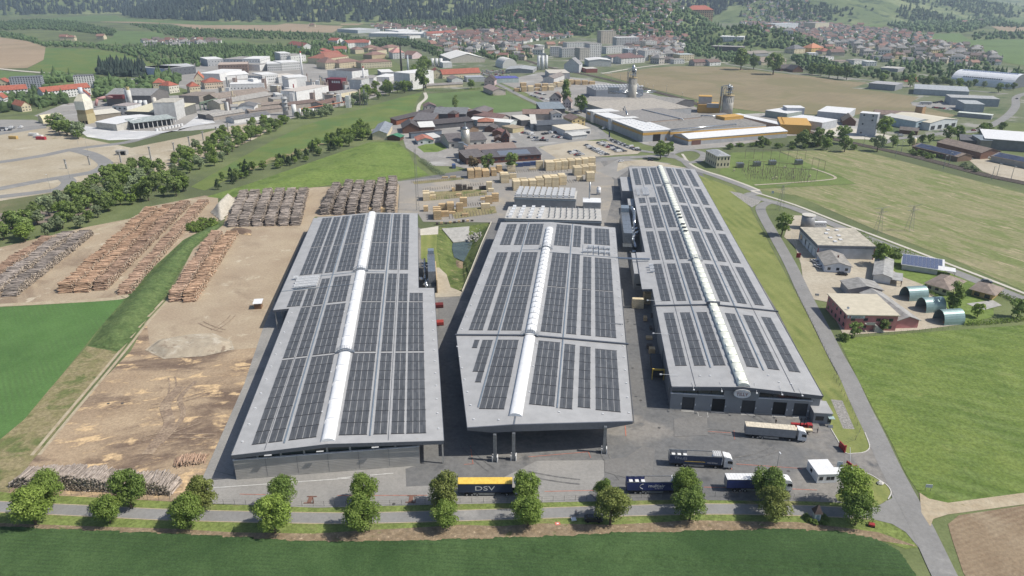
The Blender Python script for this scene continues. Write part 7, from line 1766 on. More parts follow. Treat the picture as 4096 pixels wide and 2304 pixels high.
def tree(p,r_,me,m,label,group=None,name='tree',cat='tree',zs=1.0,trunk=True):
    e = empty(name,p,rt_.uniform(0,6.28),label,cat,group)
    link('crown',me,e,None,None,(r_,r_ * rt_.uniform(.92,1.08),r_ * zs),m)
    if trunk: link('trunk',rt_.choice(TRK),e,None,None,(r_,r_,r_ * zs))
    return e
def tree_px(k,x,y,w,me,m,label,group=None,name='tree',zc=1.32,zs=1.0):
    r_ = w / 2 * mpp(k,y + w * .3) * 1.0
    p = at(k,x,y,zc * r_ * zs); p.z = 0
    return tree(p,r_,me,m,label,group,name,zs=zs)
AV = [('G',340,800,235,'mid','b'),('G',215,930,280,'bright','f'),('G',925,800,255,'dark','b'),('G',780,950,210,'mid','f'),('G',1470,840,225,'olive','b'),('G',1375,968,245,'mid','f'),('G',2070,825,225,'dark','b'),('G',1995,990,285,'bright','f'),
      ('H',190,810,205,'mid','b'),('H',165,985,265,'mid','f'),('H',790,830,240,'olive','b'),('H',790,990,210,'mid','f'),('H',1395,790,220,'mid','b'),('H',1400,965,240,'mid','f'),('H',1960,820,150,'dark','b'),('H',2010,930,268,'olive','f'),
      ('I',90,770,205,'mid','b'),('I',130,915,262,'dark','f'),('I',700,765,238,'dark','b'),('I',745,915,255,'olive','f'),('I',1310,795,285,'bright','b'),('I',1358,950,245,'dark','f')]
cnt = dict(b=0,f=0)
NMC = dict(bright='bright yellow-green',mid='fresh green',dark='deep green',olive='olive-green')
for i,(k,x,y,w,c_,row) in enumerate(AV):
    tree_px(k,x,y,w,CR_HI[i % 5],LG[c_],'%s leafy tree, %s from the left in the %s row of the lane avenue' % (NMC[c_],ORD[cnt[row]],'back' if row == 'b' else 'front'),'avenue trees along the lane','avenue_tree',zs=(1.0,.93,1.08,.97,1.12,.9)[i % 6])
    cnt[row] += 1
def grove(k,pts,step,rmin,rmax,label,group,seed,pal=('wood',),con=0.0,cap=150,meshes=None,name='tree',zs=1.0):
    q = scatter_w([(p.x,p.y) for p in PK(k,*pts)],step,seed); random.Random(seed).shuffle(q)
    lo_,hi_ = min(a[0] for a in q),max(a[0] for a in q) + .01
    part = lambda x: ', ' + ('left end','left part','middle','right part','right end')[int((x - lo_) / (hi_ - lo_) * 5)]
    for x,y in q[:cap]:
        r_ = rt_.uniform(rmin,rmax)
        if rt_.random() < con: tree(Vector((x,y,0)),r_ * .9,rt_.choice(CR_CN),LG['con'],label.replace('leafy','conifer') + part(x),group,name)
        else: tree(Vector((x,y,0)),r_,rt_.choice(meshes or CR_MD),LG[rt_.choice(pal)],label + part(x),group,name,zs=zs * rt_.uniform(.8,1.15))
grove('X',(-30,585,0,575,110,545,150,515,190,490,250,455,330,425,400,432,450,450,495,475,480,492,400,503,330,517,260,548,200,580,110,606,0,622,-30,625),8.5,3.0,5.0,'leafy riverside tree in the belt behind the left log yard','riverside trees behind the log yard',1,('wood','wood','mid','grey'),cap=84)
grove('A',(1250,1180,1400,1110,1520,1050,1700,985,1900,905,2120,900,2050,965,1850,1025,1700,1165,1560,1232,1380,1292,1240,1262),8,2.6,4.2,'leafy tree on the river slope above the gravel land','trees on the river slope',2,('wood','wood','grey','mid'),cap=84)
grove('A',(1500,1395,1680,1295,1950,1200,2200,1150,2350,1060,2568,965,2568,1050,2300,1180,2000,1255,1760,1335,1560,1410),6,2.0,3.4,'leafy tree in the hedge between the two meadows','hedge trees between the meadows',3,('wood','dark','mid'),.35,cap=52)
grove('B',(0,1010,100,960,210,955,245,1015,120,1060,0,1110),6,2.8,4.4,'leafy tree in the hedge beside the cream workshop','hedge trees by the craft yard',4,('wood','mid'),cap=22)
grove('N',(1640,770,1800,645,1950,560,2250,500,2430,430,2560,400,2600,520,2450,562,2200,615,2050,685,1750,765),10,4,6.5,'leafy tree between the upper meadow and the chemical works','trees below the chemical works',5,('wood','mid','grey'),cap=36)
grove('N',(1040,880,1250,840,1440,790,1640,770,1500,840,1250,900),10,3,4.5,'leafy tree at the works edge above the slope','trees at the works edge',6,('wood','grey'),cap=26)
grove('A',(360,915,470,900,560,960,650,1005,560,1025,400,985),8,3.5,5.5,'bushy tree beside the white lime ground','trees by the lime ground',7,('wood','grey','dark'),cap=24)
grove('D',(1370,300,1440,250,1540,220,1580,280,1500,320,1380,340),3.2,1.6,2.6,'dense shrub crowning the grass bank','shrubs on the bank top',8,('mid','dark'),cap=34,meshes=CR_BU,name='shrub')
grove('C',(380,1075,560,1065,700,1050,900,1045,1080,1070,1150,1090,900,1100,600,1090),9,2.2,3.6,'low leafy shrub along the railway embankment','embankment shrubs',9,('wood','dark'),cap=26,meshes=CR_BU,name='shrub')
grove('T',(1040,1100,1300,1090,1490,1170,1480,1200,1250,1190,1060,1140),6,2,3.2,'shrub in the thicket beside the solar shed','thicket by the solar shed',10,('mid','wood'),cap=40,meshes=CR_BU,name='shrub')
grove('T',(1640,1260,1800,1260,1990,1340,1980,1370,1800,1340),6,1.6,2.6,'pale shrub on the railway verge','pale verge shrubs',11,('grey',),cap=24,meshes=CR_BU,name='shrub')
grove('O',(0,350,120,250,180,330,170,430,140,540,60,540,0,480),10,4,6.5,'leafy tree beside the farmhouse and meadow path','trees by the red farmhouse',12,('wood','mid'),cap=24)
ONE = [('U',145,140,205,'dark','CR_MD','single dense tree at the workshop entrance'),('U',1210,465,215,'mid','CR_MD','broad tree behind the workshop, left of two'),('U',1345,470,150,'wood','CR_MD','smaller tree behind the workshop, right of two'),('U',1990,930,215,'dark','CR_TL','dark tree between the bungalow and arch sheds'),('U',920,1275,150,'wood','CR_MD','thin tree before the pink office, left of two'),('U',1225,1235,120,'wood','CR_MD','thin tree before the pink office, right of two'),('F',2240,895,95,'bright','CR_MD','young bright tree on the garden lawn'),('F',2540,880,130,'wood','CR_MD','garden tree at the right picture edge'),
       ('U',800,1360,130,'dark','CR_BU','dark bush at the pink office corner'),('B',2375,1090,115,'dark','CR_MD','dense round tree by the roundabout, left of two'),('B',2430,1085,85,'dark','CR_MD','dense round tree by the roundabout, right of two'),('B',1790,757,105,'dark','CR_MD','broad dark tree beside the pink villas'),('B',1678,672,105,'dark','CR_TL','tall dark tree behind the pink villas'),('B',865,748,62,'wood','CR_TL','lone tree standing in the green field'),('B',1100,1185,105,'wood','CR_MD','round tree before the solar hall, left of two'),('B',1275,1178,110,'wood','CR_MD','round tree before the solar hall, right of two'),('B',995,1188,90,'russet','CR_MD','pale budding tree by the hall corner'),('B',625,555,120,'wood','CR_TL','very tall tree at the meadow top beside the white block'),
       ('B',1160,660,34,'con','CR_CN','slim conifer beside the chalet'),('B',980,610,60,'dark','CR_MD','dark garden tree behind the field hedge'),('C',1250,980,110,'wood','CR_MD','tree beside the railway before the grey tower'),('C',1262,1050,95,'wood','CR_MD','tree below the railway bend'),('C',1130,1050,75,'mid','CR_MD','small tree on the embankment end'),('C',960,1005,105,'wood','CR_MD','tree before the ochre warehouse, left'),('C',1065,1000,115,'wood','CR_MD','tree before the ochre warehouse, right'),('C',642,1030,62,'wood','CR_MD','tree behind the low warehouse yard'),('C',410,1072,66,'wood','CR_BU','bush at the low warehouse apron'),
       ('T',60,890,125,'wood','CR_MD','tree at the steel workshop corner'),('T',765,765,205,'mid','CR_MD','big round tree right of the grey tower'),('T',680,965,180,'grey','CR_MD','grey-green tree beside the railway mast'),('T',870,955,120,'wood','CR_MD','tree right of the grey-green one'),('T',1085,925,115,'wood','CR_TL','tree behind the feed silo'),('T',1235,925,95,'wood','CR_MD','tree left of the dark clump by the road'),('T',1335,915,95,'dark','CR_MD','dark tree in the clump by the road'),('T',1575,850,155,'dark','CR_MD','dark round tree below the roller-door workshop, left'),('T',1695,845,150,'dark','CR_MD','dark round tree below the roller-door workshop, right'),('T',1985,815,150,'dark','CR_MD','tree behind the white-roofed hall, left'),('T',2065,795,120,'wood','CR_MD','tree behind the white-roofed hall, right'),('T',2240,775,110,'wood','CR_MD','tree by the town road bend'),('T',375,1035,110,'dark','CR_BU','bush below the railway left of the mast')]
for k,x,y,w,c_,ms,lab in ONE:
    tree_px(k,x,y,w,rt_.choice(globals()[ms]),LG[c_],lab,None,'shrub' if ms == 'CR_BU' else 'tree',{'CR_TL': 1.6,'CR_CN': 1.4,'CR_BU': .6}.get(ms,1.32))
for i,(k,x,y,w) in enumerate(sorted([('T',1600,230,90),('T',1700,220,100),('T',1810,240,100),('T',1890,220,80),('T',2010,240,70),('T',2200,280,100),('T',2300,262,62),('T',2385,262,80),('T',730,160,110),('T',900,155,100),('T',1090,185,130),('T',1240,205,90),('T',1310,195,110),('T',1420,195,100),('T',1500,190,80),('C',500,425,115),('C',740,452,125),('C',590,450,80),('C',1020,500,68),('C',1085,505,70),('C',1145,515,76),('C',1210,522,78),('C',1275,530,78)],key=lambda q: (q[0] == 'C',q[1]))):
    tree_px(k,x,y,w,CR_MD[i % 4],LG['grey' if i < 15 and i % 2 else 'wood'],'park tree %s' % ('near the sports hall and shops, %s from the left' % ORD[i] if i < 15 else 'along the upper edge of the sown field, %s from the left' % ORD[i - 15]),'park trees by the shops' if i < 15 else 'trees at the sown field edge')
def hedge(name,label,line,w,h,m,seed,dens=22):
    r_ = np.random.default_rng(seed); P = []
    for a,c_ in zip(line[:-1],line[1:]):
        n = int((c_ - a).length * dens); t = r_.random(n)[:,None]
        q = np.array(a)[None] * (1 - t) + np.array(c_)[None] * t; q[:,:2] += r_.uniform(-w / 2,w / 2,(n,2)); q[:,2] = r_.uniform(.05,h,n); P.append(q)
    P = np.concatenate(P); n = len(P); u = r_.normal(size=(n,3)); u /= np.linalg.norm(u,axis=1)[:,None]; v = np.cross(u,r_.normal(size=(n,3))); v /= np.linalg.norm(v,axis=1)[:,None]
    Q = np.stack([P - u * .3,P - v * .22,P + u * .3,P + v * .22],1).reshape(-1,3)
    return tag(link(name,npmesh(name,Q,np.arange(n * 4).reshape(-1,4),m)),label,'hedge')
hedge('hedge','clipped hedge behind the bungalow along the state road',PK('F',2250,735,2400,790,2568,870,2700,930),1.6,1.8,LG['dark'],1)
hedge('hedge','hedge closing the garden towards the right meadow',PK('F',2130,1010,2300,1000,2568,975,2750,960),2.2,1.6,LG['mid'],2)
hedge('hedge','shrub hedge behind the workshop along the road',PK('U',960,270,1050,340,1150,390,1450,470,1560,510),3.2,2.4,LG['wood'],3)
hedge('hedge','hedge along the top of the green field',PK('B',650,672,850,668,1050,655),3,2.2,LG['dark'],4,14)
hedge('hedge','hedge right of the chalet by the works road',PK('B',1140,705,1190,690,1240,668),3,2.4,LG['mid'],5,14)
hedge('hedge','garden hedge between the bungalow and arch sheds',PK('U',1680,870,1790,950,1890,1010),1.4,1.4,LG['dark'],6)
hedge('shrub_row','overgrown row of shrubs below the craft yard wall',PK('J',300,60,400,130,480,200,560,240),4.5,1.8,LG['grey'],7,30)
# wheat standing along the front: tufts in drilled rows, wheel tracks left open
FLD = [(p.x,p.y) for p in PK('G',-500,1085,0,1097,700,1122,1500,1160,2300,1205) + PK('H',800,1192,1500,1168,2000,1142) + PK('I',0,1132,400,1120,900,1115,1200,1128,1480,1185,1640,1260,1790,1460,2000,2000,2100,2500,-400,2500) + PK('G',-900,2500)]
xs = [p[0] for p in FLD]; ys = [p[1] for p in FLD]
cell = .55; gx = np.arange(min(xs),max(xs),cell); gy = np.arange(max(35,min(ys)),max(ys),cell)
GX,GY = np.meshgrid(gx,gy)
poly = np.array(FLD); ins = np.zeros(GX.shape,bool); j = len(poly) - 1
for i in range(len(poly)):
    xi,yi = poly[i]; xj,yj = poly[j]
    cnd = ((yi > GY) != (yj > GY)) & (GX < (xj - xi) * (GY - yi) / (yj - yi + 1e-12) + xi); ins ^= cnd; j = i
rg = np.random.default_rng(3)
ga = R(4); rowc = GX * math.sin(ga) + GY * math.cos(ga)
tramp = ((rowc % 15) < .6) | (((rowc - 1.9) % 15) < .6)
GZ = np.where(ins,.62 + rg.normal(0,.045,GX.shape) + .04 * np.sin(rowc * 2.1) + .08 * np.sin(GX * .11) * np.cos(GY * .17) - tramp * .38,.0)
V = np.stack([GX + rg.uniform(-.2,.2,GX.shape),GY + rg.uniform(-.2,.2,GX.shape),GZ + .03],2).reshape(-1,3)
I = np.arange(GX.size).reshape(GX.shape); F = np.stack([I[:-1,:-1],I[:-1,1:],I[1:,1:],I[1:,:-1]],2).reshape(-1,4)
k_ = ins.reshape(-1)[F].any(1)
tag(link('wheat_crop',npmesh('wheat_crop',V,F[k_],g_wheat,True)),'dense dark green wheat filling the front field','wheat',kind='stuff')
# ================================================================ VEHICLES, POLES, FENCES, PEOPLE
NAVY,BLUE,CURT = mat('navy_tarp',C(52,68,100),.5,0,.1,.8),mat('blue_tarp',C(44,60,124),.5,0,.1,.8),mat('grey_tarp',C(150,152,156),.5,0,.08,.8)
m_tyre = mat('tyre',(.015,.015,.016,1),.9,0,0); m_rim = mat('rim',C(170,172,176),.4,.5,0)
def wheel_mesh(r_,w):
    me = MB().tube((0,-w / 2,0),(0,w / 2,0),r_,n=14).mesh('wheel',m_tyre); return me
tw = wheel_mesh(.5,.32); rimm = MB().tube((0,-.19,0),(0,-.16,0),.27,n=10).mesh('rim',m_rim)
def truck(k,x0,y0,x1,y1,side,top,label,cab=True,openroof=False,L=13.6):
    p,w,an = footprint(k,x0,y0,x1,y1)
    e = empty('lorry',p,an,label,'lorry','lorries in the yard')
    bx = MB().box(0,0,1.15,L,2.5,1.35).build('trailer_bed',m_dark,e)
    if openroof:
        MB().box(0,0,1.35,L,.06,3.75).build('side_curtain',side,e); MB().box(0,2.44,1.35,L * .35,2.5,3.9).box(L - .06,.06,1.35,L,2.44,3.9).box(0,.06,1.35,.06,2.44,3.9).build('end_wall',CURT if side is NAVY else side,e)
        for y_ in (.05,2.45): MB().box(0,y_ - .05,3.8,L,y_ + .05,3.95).build('roof_rail',m_steel,e)
        for i in range(5): MB().box(L * .45 * (i / 4) + (L * .5 if i > 2 else .8),.1,1.36,L * .45 * (i / 4) + (L * .5 if i > 2 else .8) + .9,2.4,2.9).build('load_package',m_white,e)
        b = MB()
        for i in range(8): b.box(L - 2.2 + i * .27,.05,3.8,L - 2.06 + i * .27,2.45,4.15 + .1 * (i % 2))
        b.build('gathered_roof',m_white,e)
    else:
        MB().box(0,0,1.35,L,2.5,3.9).build('side_curtain',side,e)
        b = MB().box(-.03,-.03,3.9,L + .03,2.53,4.0)
        for i in range(17): b.box(.3 + i * .8,0,4.0,.36 + i * .8,2.5,4.04)
        b.build('trailer_roof',top,e)
        MB().box(-.05,.1,1.3,-.01,2.4,3.8).build('rear_door',CURT,e)
    MB().box(3.8,.05,.5,9.2,.1,1.1).build('side_guard',m_steel,e)
    for i in range(3):
        for y_ in (.2,2.3): wl = link('wheel',tw,e,(2.2 + i * 1.3,y_,.5)); link('rim',rimm,wl)
    if cab:
        x = L + .7
        prof = [(0,.7),(2.3,.7),(2.3,1.9),(2.0,3.2),(1.4,3.75),(0,3.9)]
        c_ = MB(); c_.loft([[(x + a,y_,z) for a,z in prof] for y_ in (.05,2.45)]).build('cab',m_white,e)
        MB().hexa([(x + 2.32,.2,1.95),(x + 2.32,2.3,1.95),(x + 2.2,2.3,1.95),(x + 2.2,.2,1.95)],[(x + 2.06,.2,3.05),(x + 2.06,2.3,3.05),(x + 1.95,2.3,3.05),(x + 1.95,.2,3.05)]).build('windscreen',m_glass,e)
        MB().box(x + .9,.0,1.95,x + 1.9,.045,2.8).build('side_window',m_glass,e); MB().box(x + 1.9,-.25,1.9,x + 2.05,0,2.7).build('mirror',m_dark,e)
        MB().box(L - 2.8,.3,.6,x + 2.2,2.2,1.0).build('chassis',m_dark,e)
        MB().hexa([(x - .2,.1,3.85),(x + .9,.1,3.75),(x + .9,2.4,3.75),(x - .2,2.4,3.85)],[(x - .3,.2,4.1),(x + .2,.2,4.1),(x + .2,2.3,4.1),(x - .3,2.3,4.1)]).build('roof_fairing',m_white,e)
        for xx in (L - 1.4,x + 1.5):
            for y_ in (.25,2.25): wl = link('wheel',tw,e,(xx,y_,.5)); link('rim',rimm,wl)
    return e
e = truck('H',885,868,1283,866,NAVY,m_yellow,'lorry with navy sides, yellow roof and big white letters'); text('lettering','DSV',e,(6.7,-.02,2.5),(R(90),0,0),1.9,m_white,.01,1.5)
truck('I',518,437,885,468,CURT,mat('cream_tarp',C(226,214,190),.6),'lorry with plain grey sides and cream roof before the gates')
e = truck('H',2430,648,2813,668,NAVY,m_white,'navy lorry with open roof, white packages and yellow stripe',openroof=True)
text('lettering','TINLES',e,(2.9,-.02,2.95),(R(90),0,0),1.0,mat('silver_letters',C(176,182,196),.5),.01,1.1); MB().box(4,-.02,2.0,9.3,-.005,2.16).build('yellow_stripe',m_yellow,e); text('web_lettering','www.tinles.si',e,(11.2,-.02,1.95),(R(90),0,0),.5,m_white,.01)
e = truck('H',2120,853,2480,853,BLUE,m_white,'blue lorry with open roof and white curved lettering',openroof=True); text('lettering','multiair',e,(7.4,-.02,2.7),(R(90),0,0),1.25,m_white,.01,1.1); text('small_lettering','AIR SERVICES',e,(8,-.02,1.9),(R(90),0,0),.35,m_white,.01)
a_ = MB()
for i in range(10):
    t0,t1 = 1.7 + i * .28,1.7 + (i + 1) * .28; a_.tube((4.2 + 1.0 * math.cos(t0),-.03,2.6 + .75 * math.sin(t0)),(4.2 + 1.0 * math.cos(t1),-.03,2.6 + .75 * math.sin(t1)),.06,n=4)
a_.build('logo_arc',m_white,e)
truck('I',380,835,745,838,BLUE,m_white,'lorry with blue sides and white roof half hidden by trees')
# ---- cars
def car_meshes(van=False):
    P = [(0,.35),(4.3,.35),(4.3,.75),(4.05,.9),(3.2,.98),(.25,1.0),(0,.85)] if not van else [(0,.4),(5,.4),(5,1.0),(4.6,1.2),(4.2,1.3),(0,1.3)]
    b = MB(); b.loft([[(x - 2.1,y,z) for x,z in P] for y in (-.87,.87)])
    if van: b.loft([[(x - 2.1,y,z) for x,z in ((0,1.3),(4.2,1.3),(3.6,2.05),(0,2.1))] for y in (-.82,.82)])
    else: b.hexa([(-1.35,-.62,1.42),(.55,-.62,1.42),(.55,.62,1.42),(-1.35,.62,1.42)],[(-1.25,-.58,1.48),(.45,-.58,1.48),(.45,.58,1.48),(-1.25,.58,1.48)])
    g_ = MB()
    if van: g_.hexa([(1.75,-.83,1.32),(2.12,-.7,1.32),(2.12,.7,1.32),(1.75,.83,1.32)],[(1.2,-.83,1.95),(1.58,-.7,1.98),(1.58,.7,1.98),(1.2,.83,1.95)])
    else: g_.hexa([(-1.8,-.78,.98),(1.15,-.78,.95),(1.15,.78,.95),(-1.8,.78,.98)],[(-1.35,-.62,1.42),(.55,-.62,1.42),(.55,.62,1.42),(-1.35,.62,1.42)])
    return b.mesh('body'),g_.mesh('window_band',m_glass)
CARM = [car_meshes(),car_meshes(True)]
cw_ = wheel_mesh(.31,.2); ws = MB()
for x in (-1.3,1.35):
    for y in (-.8,.8): ws.tube((x,y - .1,.31),(x,y + .1,.31),.31,n=8)
ws = ws.mesh('wheels',m_tyre)
PAINT = {n: mat('paint_' + n,c,.3,.1,0,spec=.6) for n,c in dict(white=C(232,232,232),silver=C(176,180,184),black=(.02,.02,.022,1),grey=C(96,100,106),blue=C(44,62,104),red=C(168,36,40),yellow=C(222,204,60)).items()}
CC = ['white','white','white','silver','silver','grey','grey','black','black','blue','red']
rc = random.Random(8)
def car(p,an,c_,label,group=None,van=False,near=False):
    e = empty('car',p + Vector((0,0,.12)),an,label,'van' if van else 'car',group); m_ = CARM[1 if van else 0]
    link('body',m_[0],e,None,None,None,PAINT[c_]); link('window_band',m_[1],e)
    if near:
        for x in (-1.3,1.35):
            for y in (-.8,.8): link('wheel',cw_,e,(x,y,.31))
    else: o = link('wheels',ws,e); o['kind'] = 'stuff'
    return e
def row(k,x0,y0,x1,y1,n,lot,ang=None,gap=.12):
    a,b_ = at(k,x0,y0),at(k,x1,y1); d = b_ - a; an = math.atan2(d.y,d.x) + (math.pi / 2 if ang is None else ang)
    for i in range(n):
        if rc.random() < gap: continue
        c_ = rc.choice(CC); v = rc.random() < .12
        car(a + d * ((i + .5) / n),an + rc.gauss(0,.03) + (math.pi if rc.random() < .4 else 0),'white' if v else c_,'%s %s parked %s' % ('white' if v else c_,'van' if v else 'car',lot),'vehicles ' + lot,v)
for r in ((105,880,340,985,10),(135,905,300,985,7),(235,858,460,955,11),(275,850,520,950,12),(372,828,665,940,15),(400,842,640,935,12),(0,940,80,985,6),(-60,950,40,995,6)): row('L',*r,'on the gravel lot beyond the timber stacks')
for r in ((1835,388,1985,415,6),(2070,408,2250,382,6),(2190,435,2340,455,6),(1960,475,2150,482,7),(1900,445,2100,455,6)): row('K',*r,'at the car dealership in the craft quarter')
row('O',1215,598,1405,655,14,'along the works road by the villas'); row('O',1260,572,1390,600,7,'along the works road by the villas')
row('W',5,905,330,892,12,'on the asphalt lot at the left edge'); row('W',0,935,170,925,7,'on the asphalt lot at the left edge')
row('T',1350,540,1570,562,8,'in front of the bus garage'); row('T',1370,485,1470,462,5,'in front of the bus garage')
for j in range(5): row('A',900 + j * 20,585 + j * 8,1190 + j * 16,578 + j * 9,15,'in the big works car park',gap=.2)
row('B',1690,795,1780,825,4,'by the white-roofed hall corner'); row('O',1580,740,1700,775,4,'beside the pink villas')
for k,x,y,a,c_,lab,v in (('U',480,565,108,'white','white car parked by the white office, upper of two',0),('U',512,618,112,'white','white car parked by the white office, lower of two',0),('U',772,700,-12,'black','black estate car before the white office gable',0),('F',2290,700,-24,'grey','grey car driving on the state road',0),('H',1875,1045,-3,'black','dark car parked under the olive tree on the lane',0),('B',2080,1190,30,'white','white car leaving the gravel turn-off',0),('B',2295,1180,-8,'black','dark car on the road below the roundabout',0),('K',1560,500,4,'white','white car before the wooden house',0),('K',1745,500,0,'blue','dark car right of the wooden house',0),('K',1095,730,100,'white','white van on the hall forecourt',1),('T',1475,835,8,'white','white car by the roller-door workshop',0),('T',945,900,5,'silver','silver van on the road beside the sheds',1),('T',1870,830,8,'red','red car on the town road',0),('T',2030,1180,5,'white','white van between the railway sheds',1),('T',1830,1190,12,'grey','grey car between the railway sheds',0),('L',295,715,60,'white','white van on the works road',1),('T',2415,430,70,'grey','car on the town road bend',0),('K',1600,315,100,'white','white van by the tunnel-roofed workshop',1)):
    car(at(k,x,y),R(a),c_,lab,None,bool(v),True)
bus = empty('bus',at('T',1200,500),R(-4),'white and dark bus standing in the bus yard','bus'); MB().box(0,0,.4,12,2.5,3.1).build('body',PAINT['white'],bus); MB().box(.3,-.04,1.5,11.7,2.54,2.5).build('window_band',m_glass,bus)
for x in (2.5,9): MB().tube((x,-.05,.5),(x,.3,.5),.5,n=10).build('wheel',m_tyre,bus)
bt = empty('box_trailer',at('U',455,200),R(-6),'white box trailer with dark lettering behind the tank','trailer'); MB().box(0,0,.9,7,2.4,3.6).build('box',m_white,bt); text('lettering','HADOLT',bt,(3.5,-.03,2.3),(R(90),0,0),1.3,mat('dark_letters',C(70,74,84)),.01)
for x in (1.2,5.6): MB().tube((x,.0,.45),(x,.3,.45),.45,n=10).build('wheel',m_tyre,bt)
for i,(k,x,y,L,c_,lab) in enumerate((('W',130,1055,7,(206,170,90),'ochre site container on the gravel pad'),('W',420,1010,8,(232,232,230),'white site container on the pad, upper'),('W',490,1040,8,(232,232,230),'white site container on the pad, lower'),('W',530,1065,8,(190,40,60),'red site container on the pad'),('E',718,1020,3.2,(176,60,50),'red waste skip beside the left hall'),('E',715,890,3.4,(120,40,40),'dark red tipping skip beside the left hall'))):
    e = empty('container',at(k,x,y),R(-6) if k == 'W' else -A1,lab,'container'); MB().box(0,0,.1,L,2.5,2.5 if L > 4 else 1.6).build('body',wm(*c_),e); MB().box(.2,-.04,.3,L - .2,-.01,.5).build('skid_rail',m_dark,e)
# ---- forklift, trailer frame, cabin and gate
fk = empty('forklift',at('I',868,395),R(-6),'red side-loading forklift carrying timber near the office','forklift')
MB().box(0,.2,.6,5.4,2.6,1.1).box(0,1.7,1.1,5.4,2.6,1.7).build('chassis',m_red,fk); MB().box(4,.2,1.1,5.4,1.6,2.6).build('cab',m_red,fk); MB().box(4.2,.16,1.7,5.2,.2,2.4).build('cab_window',m_glass,fk)
for x in (2.2,3.2): MB().box(x,1.2,.6,x + .18,1.45,4.2).build('mast',m_dark,fk)
for x in (.7,4.7):
    for y in (.3,2.4): MB().tube((x,y,.55),(x,y + .35,.55),.55,n=12).build('wheel',m_tyre,fk)
for x in (.2,3.0): MB().box(x,-.9,1.1,x + 2.2,.3,1.6).build('timber_load',m_fresh,fk)
yt = empty('trailer_frame',at('E',2310,1412),-A2,'dark timber trailer with yellow end frame in the hall lane','trailer')
MB().box(0,.4,1,3.4,12,3.4).build('load_box',mat('dark_tarp',C(58,62,70),.7),yt)
for x in (-.3,3.4): MB().box(x,0,0,x + .3,.35,4).build('frame_leg',m_yellow,yt)
MB().box(-.3,0,3.6,3.7,.35,4.1).build('frame_beam',m_yellow,yt)
p,w,an = footprint('I',1045,772,1192,769)
cb = empty('site_cabin',p,an + .02,'white gate cabin with three front windows','cabin')
MB().box(0,0,.15,w,6,2.8).build('wall',m_white,cb); MB().box(-.1,-.1,2.8,w + .1,6.1,2.95).build('roof',m_white,cb); MB().box(w + .05,.6,.1,w + 6.4,3.2,2.5).build('annex',m_white,cb)
for x in (.5,2.4,3.5): wn = MB().box(x,-.05,1.1,x + .95,-.01,2.1).build('window',m_glass,cb); MB().box(x - .08,-.03,1.02,x + 1.03,.0,1.1).build('sill',m_frame,wn)
MB().box(-.05,3,1.1,-.01,4,2.0).build('window',m_glass,cb)
for k,x,y,a,lab in (('I',1250,545,8,'red sliding gate leaf at the upper gate post'),('I',1322,692,24,'red sliding gate leaf beside the white cabin')):
    e = empty('gate_leaf',at(k,x,y),R(90 + a),lab,'gate'); MB().box(0,-.12,.2,2.8,.12,2.0).build('panel',m_red,e); MB().box(-.15,-.2,0,.1,.2,2.5).build('post',m_red,e)
br = empty('barrier',at('I',1290,660),R(100),'raised white barrier arm beside the cabin','barrier'); MB().box(-.3,-.3,0,.3,.3,1.1).build('post',m_red,br); MB().tube((0,0,1),(1.6,0,5.6),.08,n=6).build('arm',m_white,br)
def pole(k,x,y,h,label,name='lamp_post',arm=.8,r_=.08,group=None,m_=m_steel):
    e = empty(name,at(k,x,y),0,label,name.replace('_',' '),group); MB().tube((0,0,0),(0,0,h),r_,r_ * .6,n=7).build('mast',m_,e)
    if arm: MB().box(-.15,-arm,h - .1,.15,.1,h + .06).build('lamp_head',m_lamp,e)
    return e
pole('I',748,690,6.5,'single lamp post in the lorry yard')
for i,(x,y) in enumerate(((575,1060),(645,1115),(375,1405),(515,1315))): pole('A',x,y,11,'lamp post along the new pad road, %s' % ORD[i],arm=1.4,group='lamp posts on the pad roads')
for i,(x,y,h) in enumerate(((490,1240,8),(660,1212,8),(890,1195,10),(1110,1175,12),(1280,1110,8),(1393,1072,9),(1493,1030,9),(1592,995,9),(1676,965,9),(1820,940,9))):
    e = empty('bridge_pier',at('A',x,y),0,'bare concrete pipe-bridge pier on the gravel land, %s from the left' % ordn(i),'pier','piers on the gravel land'); MB().box(-.45,-.4,0,.45,.4,h * .8).build('shaft',m_conc,e); MB().box(-.9,-.5,h * .8,.9,.5,h * .8 + .5).build('head',m_conc,e)
cv_ = empty('culvert',at('A',890,1140),0,'concrete culvert mouth at the dry basin','culvert'); MB().box(-4,0,0,-3,4,3).box(3,0,0,4,4,3).box(-4,0,3,4,4,3.7).build('frame',m_conc,cv_); MB().box(-3,2,0,3,2.2,3).build('opening',m_dark,cv_)
# ---- fences
def fence(name,label,line,step,h,m_,rails=(.4,1.0,1.6)):
    e = empty(name,line[0],0,label,'fence'); tot = []
    pm_ = MB().tube((0,0,0),(0,0,h),.04,n=5).mesh('post',m_); rl = MB()
    for a,c_ in zip(line[:-1],line[1:]):
        d = c_ - a; n = max(1,int(d.length / step))
        for i in range(n): tot.append(a + d * i / n)
        for z in rails: rl.tube(a - line[0] + Vector((0,0,z)),c_ - line[0] + Vector((0,0,z)),.012,n=4,cap=False)
    for q in tot[:300]: link('post',pm_,e,q - line[0])
    o = rl.build('wire',m_,e); o['kind'] = 'stuff'
m_fence = mat('fence_steel',C(96,100,100),.6,.4)
fence('perimeter_fence','wire mesh fence between the yard and the lane verge',PK('G',-200,815,0,830,600,862,1250,905,1560,925,2300,940) + PK('H',300,936,900,916,1500,906,2150,882) + PK('I',300,870,960,888,1180,905),2.6,1.7,m_fence)
fence('side_fence','wire fence on the mown strip along the main road',PK('F',560,165,640,310,800,605,950,890,1130,1250,1220,1449) + PK('I',1170,0,1290,210,1360,400,1330,455,1250,485),2.8,1.7,m_fence)
